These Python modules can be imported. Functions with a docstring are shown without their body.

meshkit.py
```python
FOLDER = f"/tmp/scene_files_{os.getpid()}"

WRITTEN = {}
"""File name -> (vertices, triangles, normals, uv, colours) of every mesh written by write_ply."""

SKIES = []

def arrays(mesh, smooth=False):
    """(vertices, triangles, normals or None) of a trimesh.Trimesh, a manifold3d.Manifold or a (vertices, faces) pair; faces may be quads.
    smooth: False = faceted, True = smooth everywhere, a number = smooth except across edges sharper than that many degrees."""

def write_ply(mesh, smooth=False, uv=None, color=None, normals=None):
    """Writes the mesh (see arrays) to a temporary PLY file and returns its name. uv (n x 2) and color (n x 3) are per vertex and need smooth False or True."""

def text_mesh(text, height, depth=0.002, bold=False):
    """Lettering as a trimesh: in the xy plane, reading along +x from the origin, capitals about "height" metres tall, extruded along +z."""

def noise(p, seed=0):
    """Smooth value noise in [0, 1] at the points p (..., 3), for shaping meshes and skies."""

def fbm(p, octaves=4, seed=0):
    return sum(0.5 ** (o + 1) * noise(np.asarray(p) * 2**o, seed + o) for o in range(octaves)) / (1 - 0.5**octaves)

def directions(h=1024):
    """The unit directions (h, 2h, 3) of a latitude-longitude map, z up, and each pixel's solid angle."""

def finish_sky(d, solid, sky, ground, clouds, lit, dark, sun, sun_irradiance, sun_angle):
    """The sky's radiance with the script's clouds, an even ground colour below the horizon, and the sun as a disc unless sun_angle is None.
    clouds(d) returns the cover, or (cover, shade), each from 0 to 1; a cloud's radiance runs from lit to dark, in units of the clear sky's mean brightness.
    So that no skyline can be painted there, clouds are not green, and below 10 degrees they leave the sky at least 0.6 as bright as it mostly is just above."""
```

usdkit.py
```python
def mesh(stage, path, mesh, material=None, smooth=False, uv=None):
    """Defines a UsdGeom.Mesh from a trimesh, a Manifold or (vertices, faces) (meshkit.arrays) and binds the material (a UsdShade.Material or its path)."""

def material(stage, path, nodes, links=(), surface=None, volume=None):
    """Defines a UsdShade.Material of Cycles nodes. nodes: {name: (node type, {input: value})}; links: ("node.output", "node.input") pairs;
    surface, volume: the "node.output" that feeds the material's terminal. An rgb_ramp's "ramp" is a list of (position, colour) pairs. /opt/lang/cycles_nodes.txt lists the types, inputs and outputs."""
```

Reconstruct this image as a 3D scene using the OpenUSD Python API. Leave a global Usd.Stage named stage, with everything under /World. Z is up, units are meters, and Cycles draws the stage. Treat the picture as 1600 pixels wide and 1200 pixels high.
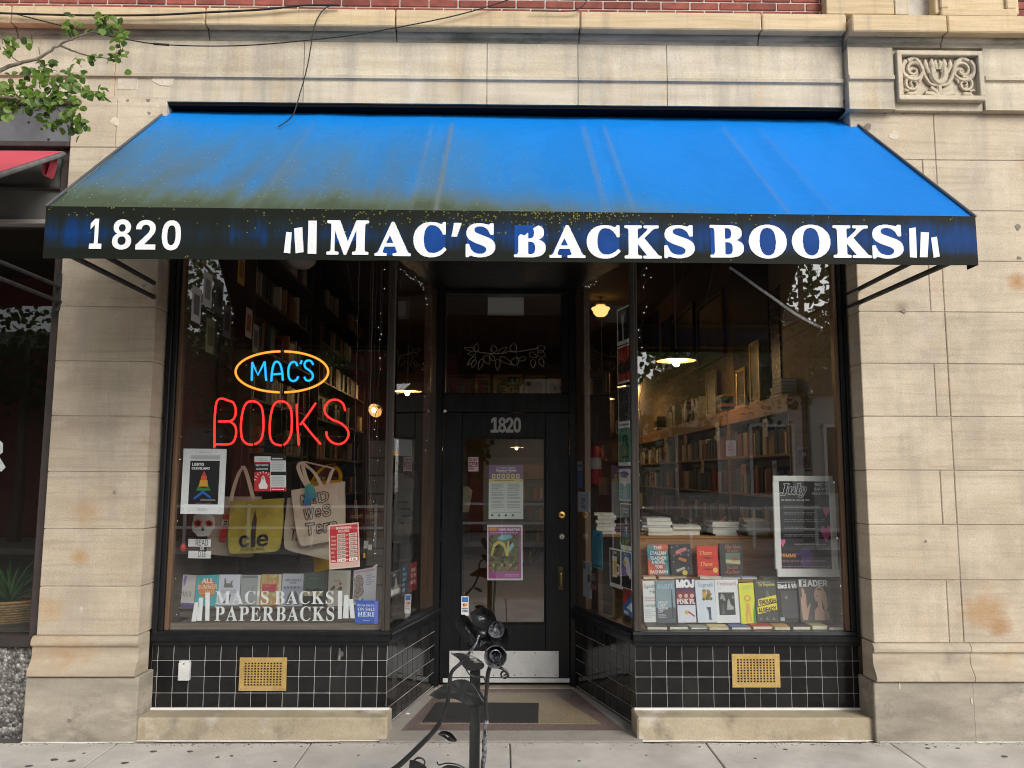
import glob, math, random
import numpy as np, trimesh, usdkit, meshkit
from functools import lru_cache
from pxr import Usd, UsdGeom, UsdLux, UsdShade, Sdf, Gf, Vt
from shapely import affinity, box as sbox, union_all
from shapely.geometry import Polygon, MultiPolygon, Point, LineString

stage = Usd.Stage.CreateInMemory()
UsdGeom.SetStageUpAxis(stage, UsdGeom.Tokens.z)
UsdGeom.SetStageMetersPerUnit(stage, 1.0)
stage.SetDefaultPrim(UsdGeom.Xform.Define(stage, '/World').GetPrim())
UsdGeom.Scope.Define(stage, '/World/Looks')

# ---------------------------------------------------------------- camera, sky, sun, exposure
CAM = np.array([0.0, -5.6, 1.71])
PITCH, YAW, ROLL, FPX = 0.11318, 0.01164, 0.00365, 1250.0
EXPOSURE = 0.90
SKY_STRENGTH, SUN_INTENSITY, SUN_ANGLE = 0.12, 0.36, 30.0
SUN_DIR = np.array([0.46, -0.70, 0.54]); SUN_DIR /= np.linalg.norm(SUN_DIR)
_cp, _sp, _cy, _sy, _cr, _sr = math.cos(PITCH), math.sin(PITCH), math.cos(YAW), math.sin(YAW), math.cos(ROLL), math.sin(ROLL)
FWD = np.array([_sy * _cp, _cy * _cp, _sp]); _r0 = np.array([_cy, -_sy, 0.0]); _u0 = np.cross(_r0, FWD)
RIGHT, UP = _cr * _r0 + _sr * _u0, -_sr * _r0 + _cr * _u0
cam = UsdGeom.Camera.Define(stage, '/World/camera')
m4 = np.eye(4); m4[0, :3], m4[1, :3], m4[2, :3], m4[3, :3] = RIGHT, UP, -FWD, CAM
cam.AddTransformOp().Set(Gf.Matrix4d(m4.tolist()))
cam.CreateHorizontalApertureAttr(36.0); cam.CreateVerticalApertureAttr(27.0)
cam.CreateFocalLengthAttr(36.0 * FPX / 1600); cam.CreateClippingRangeAttr(Gf.Vec2f(0.05, 500)); cam.CreateExposureAttr(EXPOSURE)

el, rot = math.asin(SUN_DIR[2]), math.atan2(SUN_DIR[0], SUN_DIR[1])
skymat = usdkit.material(stage, '/World/Looks/sky', {
    's': ('sky_texture', {'sky_type': 'single_scattering', 'sun_disc': False, 'sun_elevation': el, 'sun_rotation': rot, 'aerosol_density': 2.0}),
    'bw': ('rgb_to_bw', {}), 'mx': ('mix_color', {'fac': 0.86}), 'b': ('background_shader', {'strength': SKY_STRENGTH})},
    [('s.color', 'bw.color'), ('s.color', 'mx.a'), ('bw.val', 'mx.b'), ('mx.result', 'b.color')], surface='b.background')
dome = UsdLux.DomeLight.Define(stage, '/World/sky')
UsdShade.MaterialBindingAPI.Apply(dome.GetPrim()).Bind(skymat)
dome.GetPrim().SetCustomDataByKey('kind', 'structure')
dome.GetPrim().SetCustomDataByKey('label', 'pale overcast daylight sky over the street')
dome.GetPrim().SetCustomDataByKey('category', 'sky')
sun = UsdLux.DistantLight.Define(stage, '/World/sun')
sun.CreateIntensityAttr(SUN_INTENSITY); sun.CreateAngleAttr(SUN_ANGLE); sun.CreateColorAttr(Gf.Vec3f(1.0, 0.95, 0.88)); sun.CreateNormalizeAttr(True)
_z = SUN_DIR; _x = np.cross([0, 0, 1.0], _z); _x /= np.linalg.norm(_x); _y = np.cross(_z, _x)
m4 = np.eye(4); m4[0, :3], m4[1, :3], m4[2, :3] = _x, _y, _z
sun.AddTransformOp().Set(Gf.Matrix4d(m4.tolist()))

# ---------------------------------------------------------------- measuring: a pixel of the photograph on a plane of the place
def ray(px, py):
    return FWD + (px - 800) / FPX * RIGHT + (600 - py) / FPX * UP
def at(px, py, Y):
    d = ray(px, py); return CAM + d * (Y - CAM[1]) / d[1]
def at_x(px, py, X):
    d = ray(px, py); return CAM + d * (X - CAM[0]) / d[0]
def at_z(px, py, Z):
    d = ray(px, py); return CAM + d * (Z - CAM[2]) / d[2]
def at_p(px, py, P0, n):
    d = ray(px, py); return CAM + d * (np.dot(P0 - CAM, n) / np.dot(d, n))
def X_(px, Y, py=800): return at(px, py, Y)[0]
def Z_(py, Y, px=800): return at(px, py, Y)[2]

# ---------------------------------------------------------------- writing things and parts
COUNT, BASE = {}, {}
def numbered(parent, name):
    k = (parent, name); n = COUNT.get(k, 0); COUNT[k] = n + 1
    return name if n == 0 else f'{name}_{n:03d}'
def tag(p, label=None, cat=None, group=None, kind=None):
    for k, v in (('label', label), ('category', cat), ('group', group), ('kind', kind)):
        if v: p.SetCustomDataByKey(k, v)
    return p
def thing(name, label, cat, loc=(0, 0, 0), group=None, kind=None):
    path = '/World/' + numbered('/World', name)
    x = UsdGeom.Xform.Define(stage, path); loc = np.array(loc, float)
    x.AddTranslateOp().Set(Gf.Vec3d(*map(float, loc))); BASE[path] = loc
    tag(x.GetPrim(), label, cat, group, kind)
    return path
def arr(mesh): return meshkit.arrays(mesh)[:2]
def obj(parent, name, mesh, mat, smooth=False, label=None, kind=None):
    """One mesh, given in world coordinates, as a part of parent (or of the part parent)."""
    parent = parent or '/World'
    path = parent + '/' + numbered(parent, name)
    loc = BASE.get(parent, np.zeros(3)); BASE[path] = loc
    v, f = arr(mesh)
    g = usdkit.mesh(stage, path, (np.asarray(v) - loc, f), mat, smooth)
    if label: g.GetPrim().SetCustomDataByKey('label', label)
    if kind: g.GetPrim().SetCustomDataByKey('kind', kind)
    return path
def top(name, mesh, mat, label, cat=None, group=None, kind=None, smooth=False):
    path = obj('/World', name, mesh, mat, smooth)
    tag(stage.GetPrimAtPath(path), label, cat, group, kind)
    return path

# ---------------------------------------------------------------- shapes
_BF = np.array([[0, 2, 3, 1], [4, 5, 7, 6], [0, 1, 5, 4], [2, 6, 7, 3], [0, 4, 6, 2], [1, 3, 7, 5]])
def box(x0, x1, y0, y1, z0, z1):
    v = np.array([(x, y, z) for z in sorted((z0, z1)) for y in sorted((y0, y1)) for x in sorted((x0, x1))], float)
    f = _BF; return v, np.vstack([f[:, [0, 1, 2]], f[:, [0, 2, 3]]])
_CB = None
def cbox(x0, x1, y0, y1, z0, z1, c=0.004, jit=0.0, rng=None):
    """box with chamfered edges"""
    global _CB
    s = np.array([(x, y, z) for x in (-1, 1) for y in (-1, 1) for z in (-1, 1)], float)
    ctr = np.array([(x0 + x1) / 2, (y0 + y1) / 2, (z0 + z1) / 2]); h = np.abs(np.array([x1 - x0, y1 - y0, z1 - z0])) / 2
    c = min(c, h.min() * 0.45)
    P = np.vstack([s * (h - c * np.array(k)) for k in ((0, 1, 1), (1, 0, 1), (1, 1, 0))])
    if _CB is None:
        q = np.vstack([s * (1 - 0.2 * np.array(k)) for k in ((0, 1, 1), (1, 0, 1), (1, 1, 0))])
        hull = trimesh.Trimesh(q, trimesh.convex.convex_hull(q).faces, process=False)
        hv = trimesh.convex.convex_hull(q); d = np.linalg.norm(hv.vertices[:, None] - q[None], axis=2).argmin(1)
        _CB = d[hv.faces]
    if jit and rng is not None: P = P + rng.normal(0, jit, P.shape) * (P != 0)
    return P + ctr, _CB
def join(parts):
    vs, fs, n = [], [], 0
    for p in parts:
        v, f = arr(p); vs.append(v); fs.append(f + n); n += len(v)
    return np.vstack(vs), np.vstack(fs)
def prism(poly, O, U, V, N, d):
    """a shapely polygon in (u, v) metres laid out from O along U, V and thickened by d along N"""
    parts = []
    for g in getattr(poly, 'geoms', [poly]):
        if g.is_empty or g.area < 1e-9: continue
        m = trimesh.creation.extrude_polygon(g, 1.0, engine='earcut'); parts.append((np.array(m.vertices), np.array(m.faces)))
    v, f = join(parts); U, V, N = (np.asarray(a, float) for a in (U, V, N))
    if np.dot(np.cross(U, V), N) < 0: f = f[:, ::-1]
    return np.asarray(O) + v[:, :1] * U + v[:, 1:2] * V + v[:, 2:3] * d * N, f
def xprofile(pts, x0, x1, taper0=0.0, taper1=0.0):
    """a profile of (y, z) points (a closed outline) pulled along x"""
    p = Polygon(pts).buffer(0); p = max(getattr(p, 'geoms', [p]), key=lambda q: q.area); m = trimesh.creation.extrude_polygon(p, 1.0, engine='earcut'); v, f = np.array(m.vertices), np.array(m.faces)
    return np.c_[x0 + v[:, 2] * (x1 - x0), v[:, 0], v[:, 1]], f
def smooth_path(pts, n=8):
    P = np.asarray(pts, float)
    if len(P) < 3: return P
    Q = np.vstack([2 * P[0] - P[1], P, 2 * P[-1] - P[-2]]); out = []
    for i in range(1, len(Q) - 2):
        for t in np.linspace(0, 1, n, endpoint=False):
            a, b, c, d = Q[i - 1:i + 3]
            out.append(0.5 * (2 * b + (c - a) * t + (2 * a - 5 * b + 4 * c - d) * t * t + (3 * b - a - 3 * c + d) * t ** 3))
    out.append(P[-1]); return np.array(out)
def tube(path, r, k=8, flat=None):
    """a tube along path; r one radius or one per point; flat=(half width, half height) makes a strap"""
    P = np.asarray(path, float); n = len(P); r = np.broadcast_to(r, n)
    T = np.gradient(P, axis=0); T /= np.maximum(np.linalg.norm(T, axis=1, keepdims=True), 1e-9)
    a = np.array([0, 1.0, 0]) if abs(T[0][1]) < 0.9 else np.array([1.0, 0, 0])
    rings = []; A = a - T[0] * np.dot(a, T[0]); A /= np.linalg.norm(A)
    for i in range(n):
        A = A - T[i] * np.dot(A, T[i]); A /= np.linalg.norm(A); B = np.cross(T[i], A)
        th = np.arange(k) * 2 * math.pi / k + (math.pi / 4 if k == 4 else 0)
        rings.append(P[i] + r[i] * (np.cos(th)[:, None] * A + np.sin(th)[:, None] * B))
    v = np.vstack(rings + [P[:1], P[-1:]]); f = []
    for i in range(n - 1):
        for j in range(k):
            a0, a1, b0, b1 = i * k + j, i * k + (j + 1) % k, (i + 1) * k + j, (i + 1) * k + (j + 1) % k
            f += [(a0, a1, b1), (a0, b1, b0)]
    for j in range(k):
        f += [(n * k, (j + 1) % k, j), (n * k + 1, (n - 1) * k + j, (n - 1) * k + (j + 1) % k)]
    return v, np.array(f)
def strap(path, wdir, hw, t):
    """a flat band following path, hw half its width along wdir, t thick"""
    P = np.asarray(path, float); n = len(P); W = np.asarray(wdir, float); W = W / np.linalg.norm(W)
    T = np.gradient(P, axis=0); N = np.cross(T, W); N /= np.maximum(np.linalg.norm(N, axis=1, keepdims=True), 1e-9)
    v = np.vstack([P + W * hw + N * t / 2, P - W * hw + N * t / 2, P - W * hw - N * t / 2, P + W * hw - N * t / 2]).reshape(4, n, 3).transpose(1, 0, 2).reshape(-1, 3)
    f = [[0, 1, 2, 3], [4 * n - 4, 4 * n - 1, 4 * n - 2, 4 * n - 3]]
    for i in range(n - 1):
        for j in range(4): f.append([4 * i + j, 4 * i + 4 + j, 4 * i + 4 + (j + 1) % 4, 4 * i + (j + 1) % 4])
    f = np.array(f); return v, np.vstack([f[:, [0, 1, 2]], f[:, [0, 2, 3]]])
def lathe(prof, ctr, k=24, axis=(0, 0, 1)):
    """(radius, height) points turned about axis through ctr"""
    ax = np.asarray(axis, float); ax /= np.linalg.norm(ax); a = np.array([1.0, 0, 0]) if abs(ax[0]) < 0.9 else np.array([0, 1.0, 0])
    a = a - ax * np.dot(a, ax); a /= np.linalg.norm(a); b = np.cross(ax, a)
    v, f = [], []
    for r, h in prof:
        for j in range(k):
            t = 2 * math.pi * j / k; v.append(np.asarray(ctr) + ax * h + max(r, 1e-5) * (a * math.cos(t) + b * math.sin(t)))
    for i in range(len(prof) - 1):
        for j in range(k):
            p, q, r_, s = i * k + j, i * k + (j + 1) % k, (i + 1) * k + (j + 1) % k, (i + 1) * k + j
            f += [(p, q, r_), (p, r_, s)]
    return np.array(v), np.array(f)
def ball(c, r, n=1):
    m = trimesh.creation.icosphere(subdivisions=n, radius=1.0); return np.array(m.vertices) * np.asarray(r) + np.asarray(c), np.array(m.faces)

# ---------------------------------------------------------------- lettering
_SF = glob.glob('/opt/blender-*/*/datafiles/fonts/NotoSansMath*.woff2')
def _style(s, font):
    U_, L_ = {'serif': (0x1D400, 0x1D41A), 'ital': (0x1D434, 0x1D44E), 'bital': (0x1D468, 0x1D482)}[font]
    out = ''
    for c in s:
        if c.isascii() and c.isupper(): out += chr(U_ + ord(c) - 65)
        elif c.isascii() and c.islower(): out += '\u210e' if (c == 'h' and font == 'ital') else chr(L_ + ord(c) - 97)
        else: out += c
    return out
@lru_cache(None)
def _trace(s, font, bold, q):
    from PIL import Image, ImageDraw, ImageFont
    if font in ('sans', 'bold') or not _SF:
        fn = glob.glob('/opt/blender-*/*/datafiles/fonts/Inter.woff2')[0]; t = s
    else:
        fn = _SF[0]; t = _style(s, font)
    f = ImageFont.truetype(fn, q)
    if font == 'bold':
        try: f.set_variation_by_axes([14, 720])
        except Exception: pass
    sw = int(round(bold * q / 48))
    x0, y0, x1, y1 = f.getbbox(t, anchor='ls', stroke_width=sw)
    im = Image.new('L', (x1 - x0 + 8, y1 - y0 + 8)); ImageDraw.Draw(im).text((4 - x0, 4 - y0), t, 255, f, anchor='ls', stroke_width=sw)
    on = np.pad(np.asarray(im) > 127, ((0, 0), (1, 1))).astype(np.int8); d = np.diff(on, axis=1)
    rows, st = np.nonzero(d == 1); en = np.nonzero(d == -1)[1]
    g = union_all(sbox(st, -rows - 1, en, -rows)).buffer(0.6).buffer(-0.6).simplify(0.75 if q > 50 else 0.6)
    return affinity.translate(g, x0 - 4, 4 - y0), f.getlength(t)
def text_poly(s, h, font='sans', bold=0, q=64, wide=1.0, align='left'):
    g, adv = _trace(s, font, bold, q); k = h / (q * (0.728 if font in ('sans', 'bold') else 0.69))
    g = affinity.scale(g, k * wide, k, origin=(0, 0)); b = g.bounds
    return affinity.translate(g, {'left': 0, 'center': -(b[0] + b[2]) / 2, 'right': -b[2]}[align], 0)
def fit_poly(g, x0, y0, x1, y1):
    a = g.bounds; return affinity.translate(affinity.scale(affinity.translate(g, -a[0], -a[1]), (x1 - x0) / (a[2] - a[0]), (y1 - y0) / (a[3] - a[1]), origin=(0, 0)), x0, y0)

# ---------------------------------------------------------------- materials
LOOKS = {}
def look(name, nodes, links, surface='p.BSDF'):
    LOOKS[name] = usdkit.material(stage, '/World/Looks/' + name, nodes, links, surface=surface); return LOOKS[name]
def paint(c, rough=0.55, metal=0.0, spec=0.5):
    key = 'paint_%s_%d_%d_%d' % ('_'.join('%03d' % round(x * 999) for x in c), rough * 100, metal * 100, spec * 100)
    if key not in LOOKS: look(key, {'p': ('principled_bsdf', {'base_color': c, 'roughness': rough, 'metallic': metal, 'specular_ior_level': spec})}, [])
    return LOOKS[key]
def srgb(r, g, b):
    return tuple(((x / 255 / 12.92) if x / 255 <= 0.04045 else ((x / 255 + 0.055) / 1.055) ** 2.4) for x in (r, g, b))
def ink(r, g, b): return paint(tuple(min(1.02 * x, .84) for x in srgb(r, g, b)), 0.5)
def neon_glow(name, core, rim, s):
    return look(name, {'lw': ('layer_weight', {'blend': 0.5}), 'r': ('rgb_ramp', {'ramp': [(0, core), (.35, core), (.7, rim), (1, rim)]}), 'e': ('emission', {'strength': s})}, [('lw.facing', 'r.fac'), ('r.color', 'e.color')], 'e.emission')
def glow(name, c, s):
    if name not in LOOKS: look(name, {'e': ('emission', {'color': c, 'strength': s})}, [], 'e.emission')
    return LOOKS[name]
GP = ('geometry', {})
def noisy(name, c0, c1, scale=(1, 1, 1), ns=3.0, detail=6, rough=0.7, bump=0.3, bdist=0.004, extra=None, vary=0.12, bscale=60.0, spec=0.4, metal=0.0, lo=0.3, hi=0.7, rrough=0.0, spots=(), grain=0.05, orough=0.0):
    """a two-tone procedural surface in world space, each piece a little lighter or darker; extra = (colour, scale xyz, noise scale, from, to, strength) stains"""
    n = {'g': GP, 'm': ('mapping', {'scale': scale}), 'n': ('noise_texture', {'scale': ns, 'detail': detail, 'roughness': 0.6}),
         'r': ('rgb_ramp', {'ramp': [(lo, c0), (hi, c1)]}), 'o': ('object_info', {}), 'ov': ('map_range', {'to_min': 1 - vary, 'to_max': 1 + vary}),
         'h': ('hsv', {}), 'b': ('noise_texture', {'scale': bscale, 'detail': 4}), 'bm': ('math', {'math_type': 'multiply_add', 'value2': 0.7}), 'gm': ('map_range', {'from_min': .3, 'from_max': .7, 'to_min': 1 - grain, 'to_max': 1 + grain}), 'hg': ('math', {'math_type': 'multiply'}),
         'bu': ('bump', {'strength': bump, 'distance': bdist}), 'p': ('principled_bsdf', {'roughness': rough, 'specular_ior_level': spec, 'metallic': metal})}
    l = [('g.position', 'm.vector'), ('m.vector', 'n.vector'), ('n.fac', 'r.fac'), ('o.random', 'ov.value'), ('ov.result', 'hg.value1'), ('b.fac', 'gm.value'), ('gm.result', 'hg.value2'), ('hg.value', 'h.value'), ('g.position', 'b.vector'),
         ('b.fac', 'bm.value1'), ('n.fac', 'bm.value3'), ('bm.value', 'bu.height'), ('bu.normal', 'p.normal')]
    cur = 'r.color'
    for i, (c, sc, s, a, b, k) in enumerate(extra or []):
        n.update({f'm{i}': ('mapping', {'scale': sc, 'location': (3.1 * i, 1.7 * i, 0.9 * i)}), f'n{i}': ('noise_texture', {'scale': s, 'detail': 7, 'roughness': 0.62}),
                  f'k{i}': ('map_range', {'from_min': a, 'from_max': b, 'to_max': k, 'clamp': True}), f'x{i}': ('mix_color', {'b': c})})
        l += [('g.position', f'm{i}.vector'), (f'm{i}.vector', f'n{i}.vector'), (f'n{i}.fac', f'k{i}.value'), (f'k{i}.result', f'x{i}.fac'), (cur, f'x{i}.a')]
        cur = f'x{i}.result'
    for i, (ctr, rad, c, k) in enumerate(spots):
        n.update({f'd{i}': ('vector_math', {'math_type': 'distance', 'vector2': ctr}), f'e{i}': ('map_range', {'from_min': 0, 'from_max': rad, 'to_min': .62, 'to_max': -.30}), f'w{i}': ('noise_texture', {'scale': 4.2, 'detail': 8, 'roughness': .68}),
                  f'j{i}': ('mapping', {'scale': (1, 1, 2.8)}), f's{i}': ('math', {'math_type': 'add'}), f'f{i}': ('map_range', {'from_min': .62, 'from_max': 1.08, 'to_max': k, 'clamp': True}), f'y{i}': ('mix_color', {'b': c})})
        l += [('g.position', f'd{i}.vector1'), (f'd{i}.value', f'e{i}.value'), ('g.position', f'j{i}.vector'), (f'j{i}.vector', f'w{i}.vector'), (f'e{i}.result', f's{i}.value1'), (f'w{i}.fac', f's{i}.value2'), (f's{i}.value', f'f{i}.value'), (f'f{i}.result', f'y{i}.fac'), (cur, f'y{i}.a')]
        cur = f'y{i}.result'
    l += [(cur, 'h.color'), ('h.color', 'p.base_color')]
    if orough:
        n['rr'] = ('map_range', {'to_min': max(rough - orough, 0.03), 'to_max': rough + orough}); l += [('o.random', 'rr.value'), ('rr.result', 'p.roughness')]
    if rrough:
        n['rr'] = ('map_range', {'to_min': max(rough - rrough, 0.02), 'to_max': rough + rrough}); l += [('n.fac', 'rr.value'), ('rr.result', 'p.roughness')]
    return look(name, n, l)

STONE = noisy('limestone', (0.395, 0.322, 0.235), (0.55, 0.468, 0.358), (1.0, 1.0, 4), 1.1, 8, 0.85, 0.6, 0.006, [
    ((0.31, 0.255, 0.19), (1, 1, 22), 1.6, 0.50, 0.66, 0.45), ((0.60, 0.53, 0.43), (1.6, 1.6, 1.2), 6.0, 0.54, 0.70, 0.30), ((0.27, 0.24, 0.20), (5, 5, 0.5), 1.0, 0.54, 0.74, 0.5),
    ((0.37, 0.21, 0.08), (1, 1, 1.3), 1.7, 0.60, 0.80, 0.75), ((0.31, 0.275, 0.23), (2.4, 2.4, 0.8), 1.3, 0.48, 0.70, 0.6), ((0.58, 0.50, 0.40), (1, 1, 1.6), 2.1, 0.56, 0.72, 0.6), ((0.44, 0.30, 0.16), (1, 1, 2.5), 2.9, 0.60, 0.78, 0.5), ((0.72, 0.67, 0.58), (1, 1, 1), 9.0, 0.70, 0.78, 0.5),
    ((0.16, 0.13, 0.10), (1, 1, 1), 23.0, 0.745, 0.79, 0.6)], 0.06, 110, grain=0.10,
    spots=[(at(px, py, -.2), r, col, k) for px, py, r, col, k in ((1545, 955, .34, (.38, .21, .08), .6), (1560, 975, .20, (.32, .15, .045), .6), (135, 800, .26, (.42, .25, .10), .5), (75, 955, .24, (.42, .25, .09), .5), (1408, 480, .10, (.14, .115, .09), .5), (1590, 440, .16, (.34, .17, .06), .9), (1325, 855, .20, (.40, .27, .12), .6), (125, 870, .14, (.40, .24, .09), .8))])
STONE_PALE = noisy('pale_limestone', (0.44, 0.375, 0.275), (0.58, 0.51, 0.40), (1.0, 1.0, 9), 1.5, 8, 0.85, 0.35, 0.004, [
    ((0.40, 0.25, 0.11), (3, 3, 0.55), 1.5, 0.56, 0.80, 0.6), ((0.27, 0.25, 0.215), (5, 5, 0.5), 1.2, 0.47, 0.68, 0.65), ((0.62, 0.57, 0.48), (2, 2, 1), 2.2, 0.58, 0.72, 0.5), ((0.20, 0.18, 0.14), (1, 1, 1), 19.0, 0.75, 0.8, 0.6)], 0.05, 110, grain=0.10)
STONE_WARM = noisy('warm_limestone', (0.47, 0.35, 0.20), (0.62, 0.49, 0.32), (1.4, 1.4, 22), 1.9, 8, 0.85, 0.35, 0.004, [
    ((0.33, 0.27, 0.2), (7, 7, 0.4), 1.5, 0.52, 0.7, 0.55), ((0.40, 0.24, 0.10), (1, 1, 3), 2.2, 0.6, 0.75, 0.5)], 0.06, 90)
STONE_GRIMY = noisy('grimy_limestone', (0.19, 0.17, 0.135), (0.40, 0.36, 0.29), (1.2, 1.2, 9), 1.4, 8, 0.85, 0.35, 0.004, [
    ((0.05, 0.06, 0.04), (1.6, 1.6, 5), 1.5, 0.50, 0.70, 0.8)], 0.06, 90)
STONE_GREY = noisy('grey_plinth_stone', (0.22, 0.195, 0.155), (0.40, 0.355, 0.285), (1.3, 1.3, 4), 1.5, 8, 0.82, 0.4, 0.005, [
    ((0.50, 0.43, 0.34), (1, 1, 2.6), 2.4, 0.56, 0.66, 0.6), ((0.10, 0.09, 0.075), (1, 1, 1.2), 2.9, 0.58, 0.72, 0.65), ((0.74, 0.71, 0.66), (1, 1, 14), 7.0, 0.72, 0.74, 0.8)], 0.06, 80)
STONE_BASE = noisy('base_moulding_stone', (0.33, 0.27, 0.20), (0.50, 0.43, 0.33), (1.3, 1.3, 9), 1.6, 8, 0.85, 0.35, 0.004, [
    ((0.38, 0.22, 0.09), (1, 1, 1), 1.9, 0.55, 0.78, 0.7), ((0.22, 0.2, 0.17), (2, 2, 1), 3.0, 0.55, 0.7, 0.6)], 0.05, 90)
JOINT = noisy('mortar_joint', (0.20, 0.18, 0.15), (0.42, 0.38, 0.32), ns=6.0, rough=0.95)
MORTAR = noisy('brick_mortar', (0.42, 0.38, 0.33), (0.58, 0.53, 0.47), ns=9.0, rough=0.95)
BRICK = noisy('red_brick', (0.16, 0.042, 0.033), (0.27, 0.075, 0.055), ns=14.0, rough=0.85, bump=0.6, vary=0.25, bscale=140)
BLACK = noisy('black_gloss_paint', (0.0055, 0.006, 0.007), (0.010, 0.010, 0.011), (6, 6, 1), 3.0, 6, 0.34, 0.15, 0.002, [((0.04, 0.036, 0.033), (2, 2, 0.6), 6.0, 0.66, 0.76, 0.35)], 0.1, 50, 0.28, rrough=0.12)
BROWN = noisy('brown_black_metal', (0.030, 0.024, 0.020), (0.052, 0.042, 0.034), (5, 5, 0.7), 3.0, 6, 0.42, 0.1, 0.001, None, 0.06, 60, 0.5)
TILE = noisy('black_glazed_tile', (0.0065, 0.0065, 0.007), (0.013, 0.0125, 0.012), ns=5.0, rough=0.12, bump=0.05, bdist=0.002, vary=0.5, bscale=14, spec=0.3, orough=0.09, grain=0.0, extra=[((0.07, 0.066, 0.06), (1, 1, 0.7), 5.0, 0.62, 0.8, 0.3)])
GROUT = noisy('pale_grout', (0.42, 0.41, 0.39), (0.66, 0.65, 0.62), ns=11.0, rough=0.9, extra=[((0.10, 0.09, 0.08), (1, 1, 1), 3.5, 0.48, 0.72, 0.8)])
CONCRETE = noisy('pavement_concrete', (0.40, 0.375, 0.345), (0.56, 0.53, 0.49), ns=2.2, detail=9, rough=0.9, bump=0.5, bdist=0.004, vary=0.05, bscale=150, grain=0.12, lo=0.32, hi=0.66, extra=[
    ((0.26, 0.235, 0.205), (1, 1, 1), 1.3, 0.50, 0.72, 0.55), ((0.16, 0.145, 0.13), (1, 2.4, 1), 9.0, 0.74, 0.80, 0.5), ((0.70, 0.67, 0.62), (1, 1, 1), 17.0, 0.62, 0.8, 0.35)])
LEDGE = noisy('cast_stone_ledge', (0.33, 0.27, 0.18), (0.47, 0.40, 0.285), (1, 1, 2), 2.4, 8, 0.85, 0.5, 0.005, [
    ((0.62, 0.58, 0.52), (1, 1, 1.3), 3.1, 0.57, 0.70, 0.75), ((0.15, 0.125, 0.09), (1.5, 1.5, 1), 3.5, 0.55, 0.72, 0.65), ((0.22, 0.20, 0.17), (1, 1, 1), 1.4, 0.5, 0.7, 0.5)], 0.04, 120, grain=0.10)
TERRAZZO = noisy('tan_terrazzo', (0.15, 0.112, 0.07), (0.29, 0.23, 0.155), ns=75.0, detail=2, rough=0.35, bump=0.05, vary=0.0, extra=[((0.16, 0.12, 0.08), (1, 1, 1), 3.0, 0.5, 0.75, 0.6)])
TERRAZZO_RED = noisy('red_terrazzo', (0.085, 0.056, 0.052), (0.20, 0.15, 0.135), ns=70.0, detail=2, rough=0.35, bump=0.05, vary=0.0, extra=[((0.16, 0.14, 0.125), (1, 1, 1), 3.5, 0.5, 0.72, 0.65)])
RUBBER = noisy('black_rubber', (0.018, 0.018, 0.018), (0.035, 0.034, 0.032), ns=80.0, rough=0.85, bump=0.6, bscale=200)
STEEL = noisy('worn_white_steel', (0.46, 0.46, 0.45), (0.62, 0.62, 0.61), ns=4.0, rough=0.45, bump=0.1, extra=[((0.2, 0.19, 0.18), (1, 1, 1), 5.0, 0.6, 0.8, 0.5)], vary=0.0)
BRASS = noisy('brass_paint', (0.44, 0.29, 0.095), (0.58, 0.40, 0.15), ns=9.0, rough=0.40, bump=0.15, vary=0.02, spec=0.6, metal=0.35, extra=[((0.20, 0.14, 0.06), (1, 1, 1), 14.0, 0.56, 0.74, 0.6)])
POLBRASS = paint((0.75, 0.50, 0.14), 0.22, 1.0)
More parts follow.
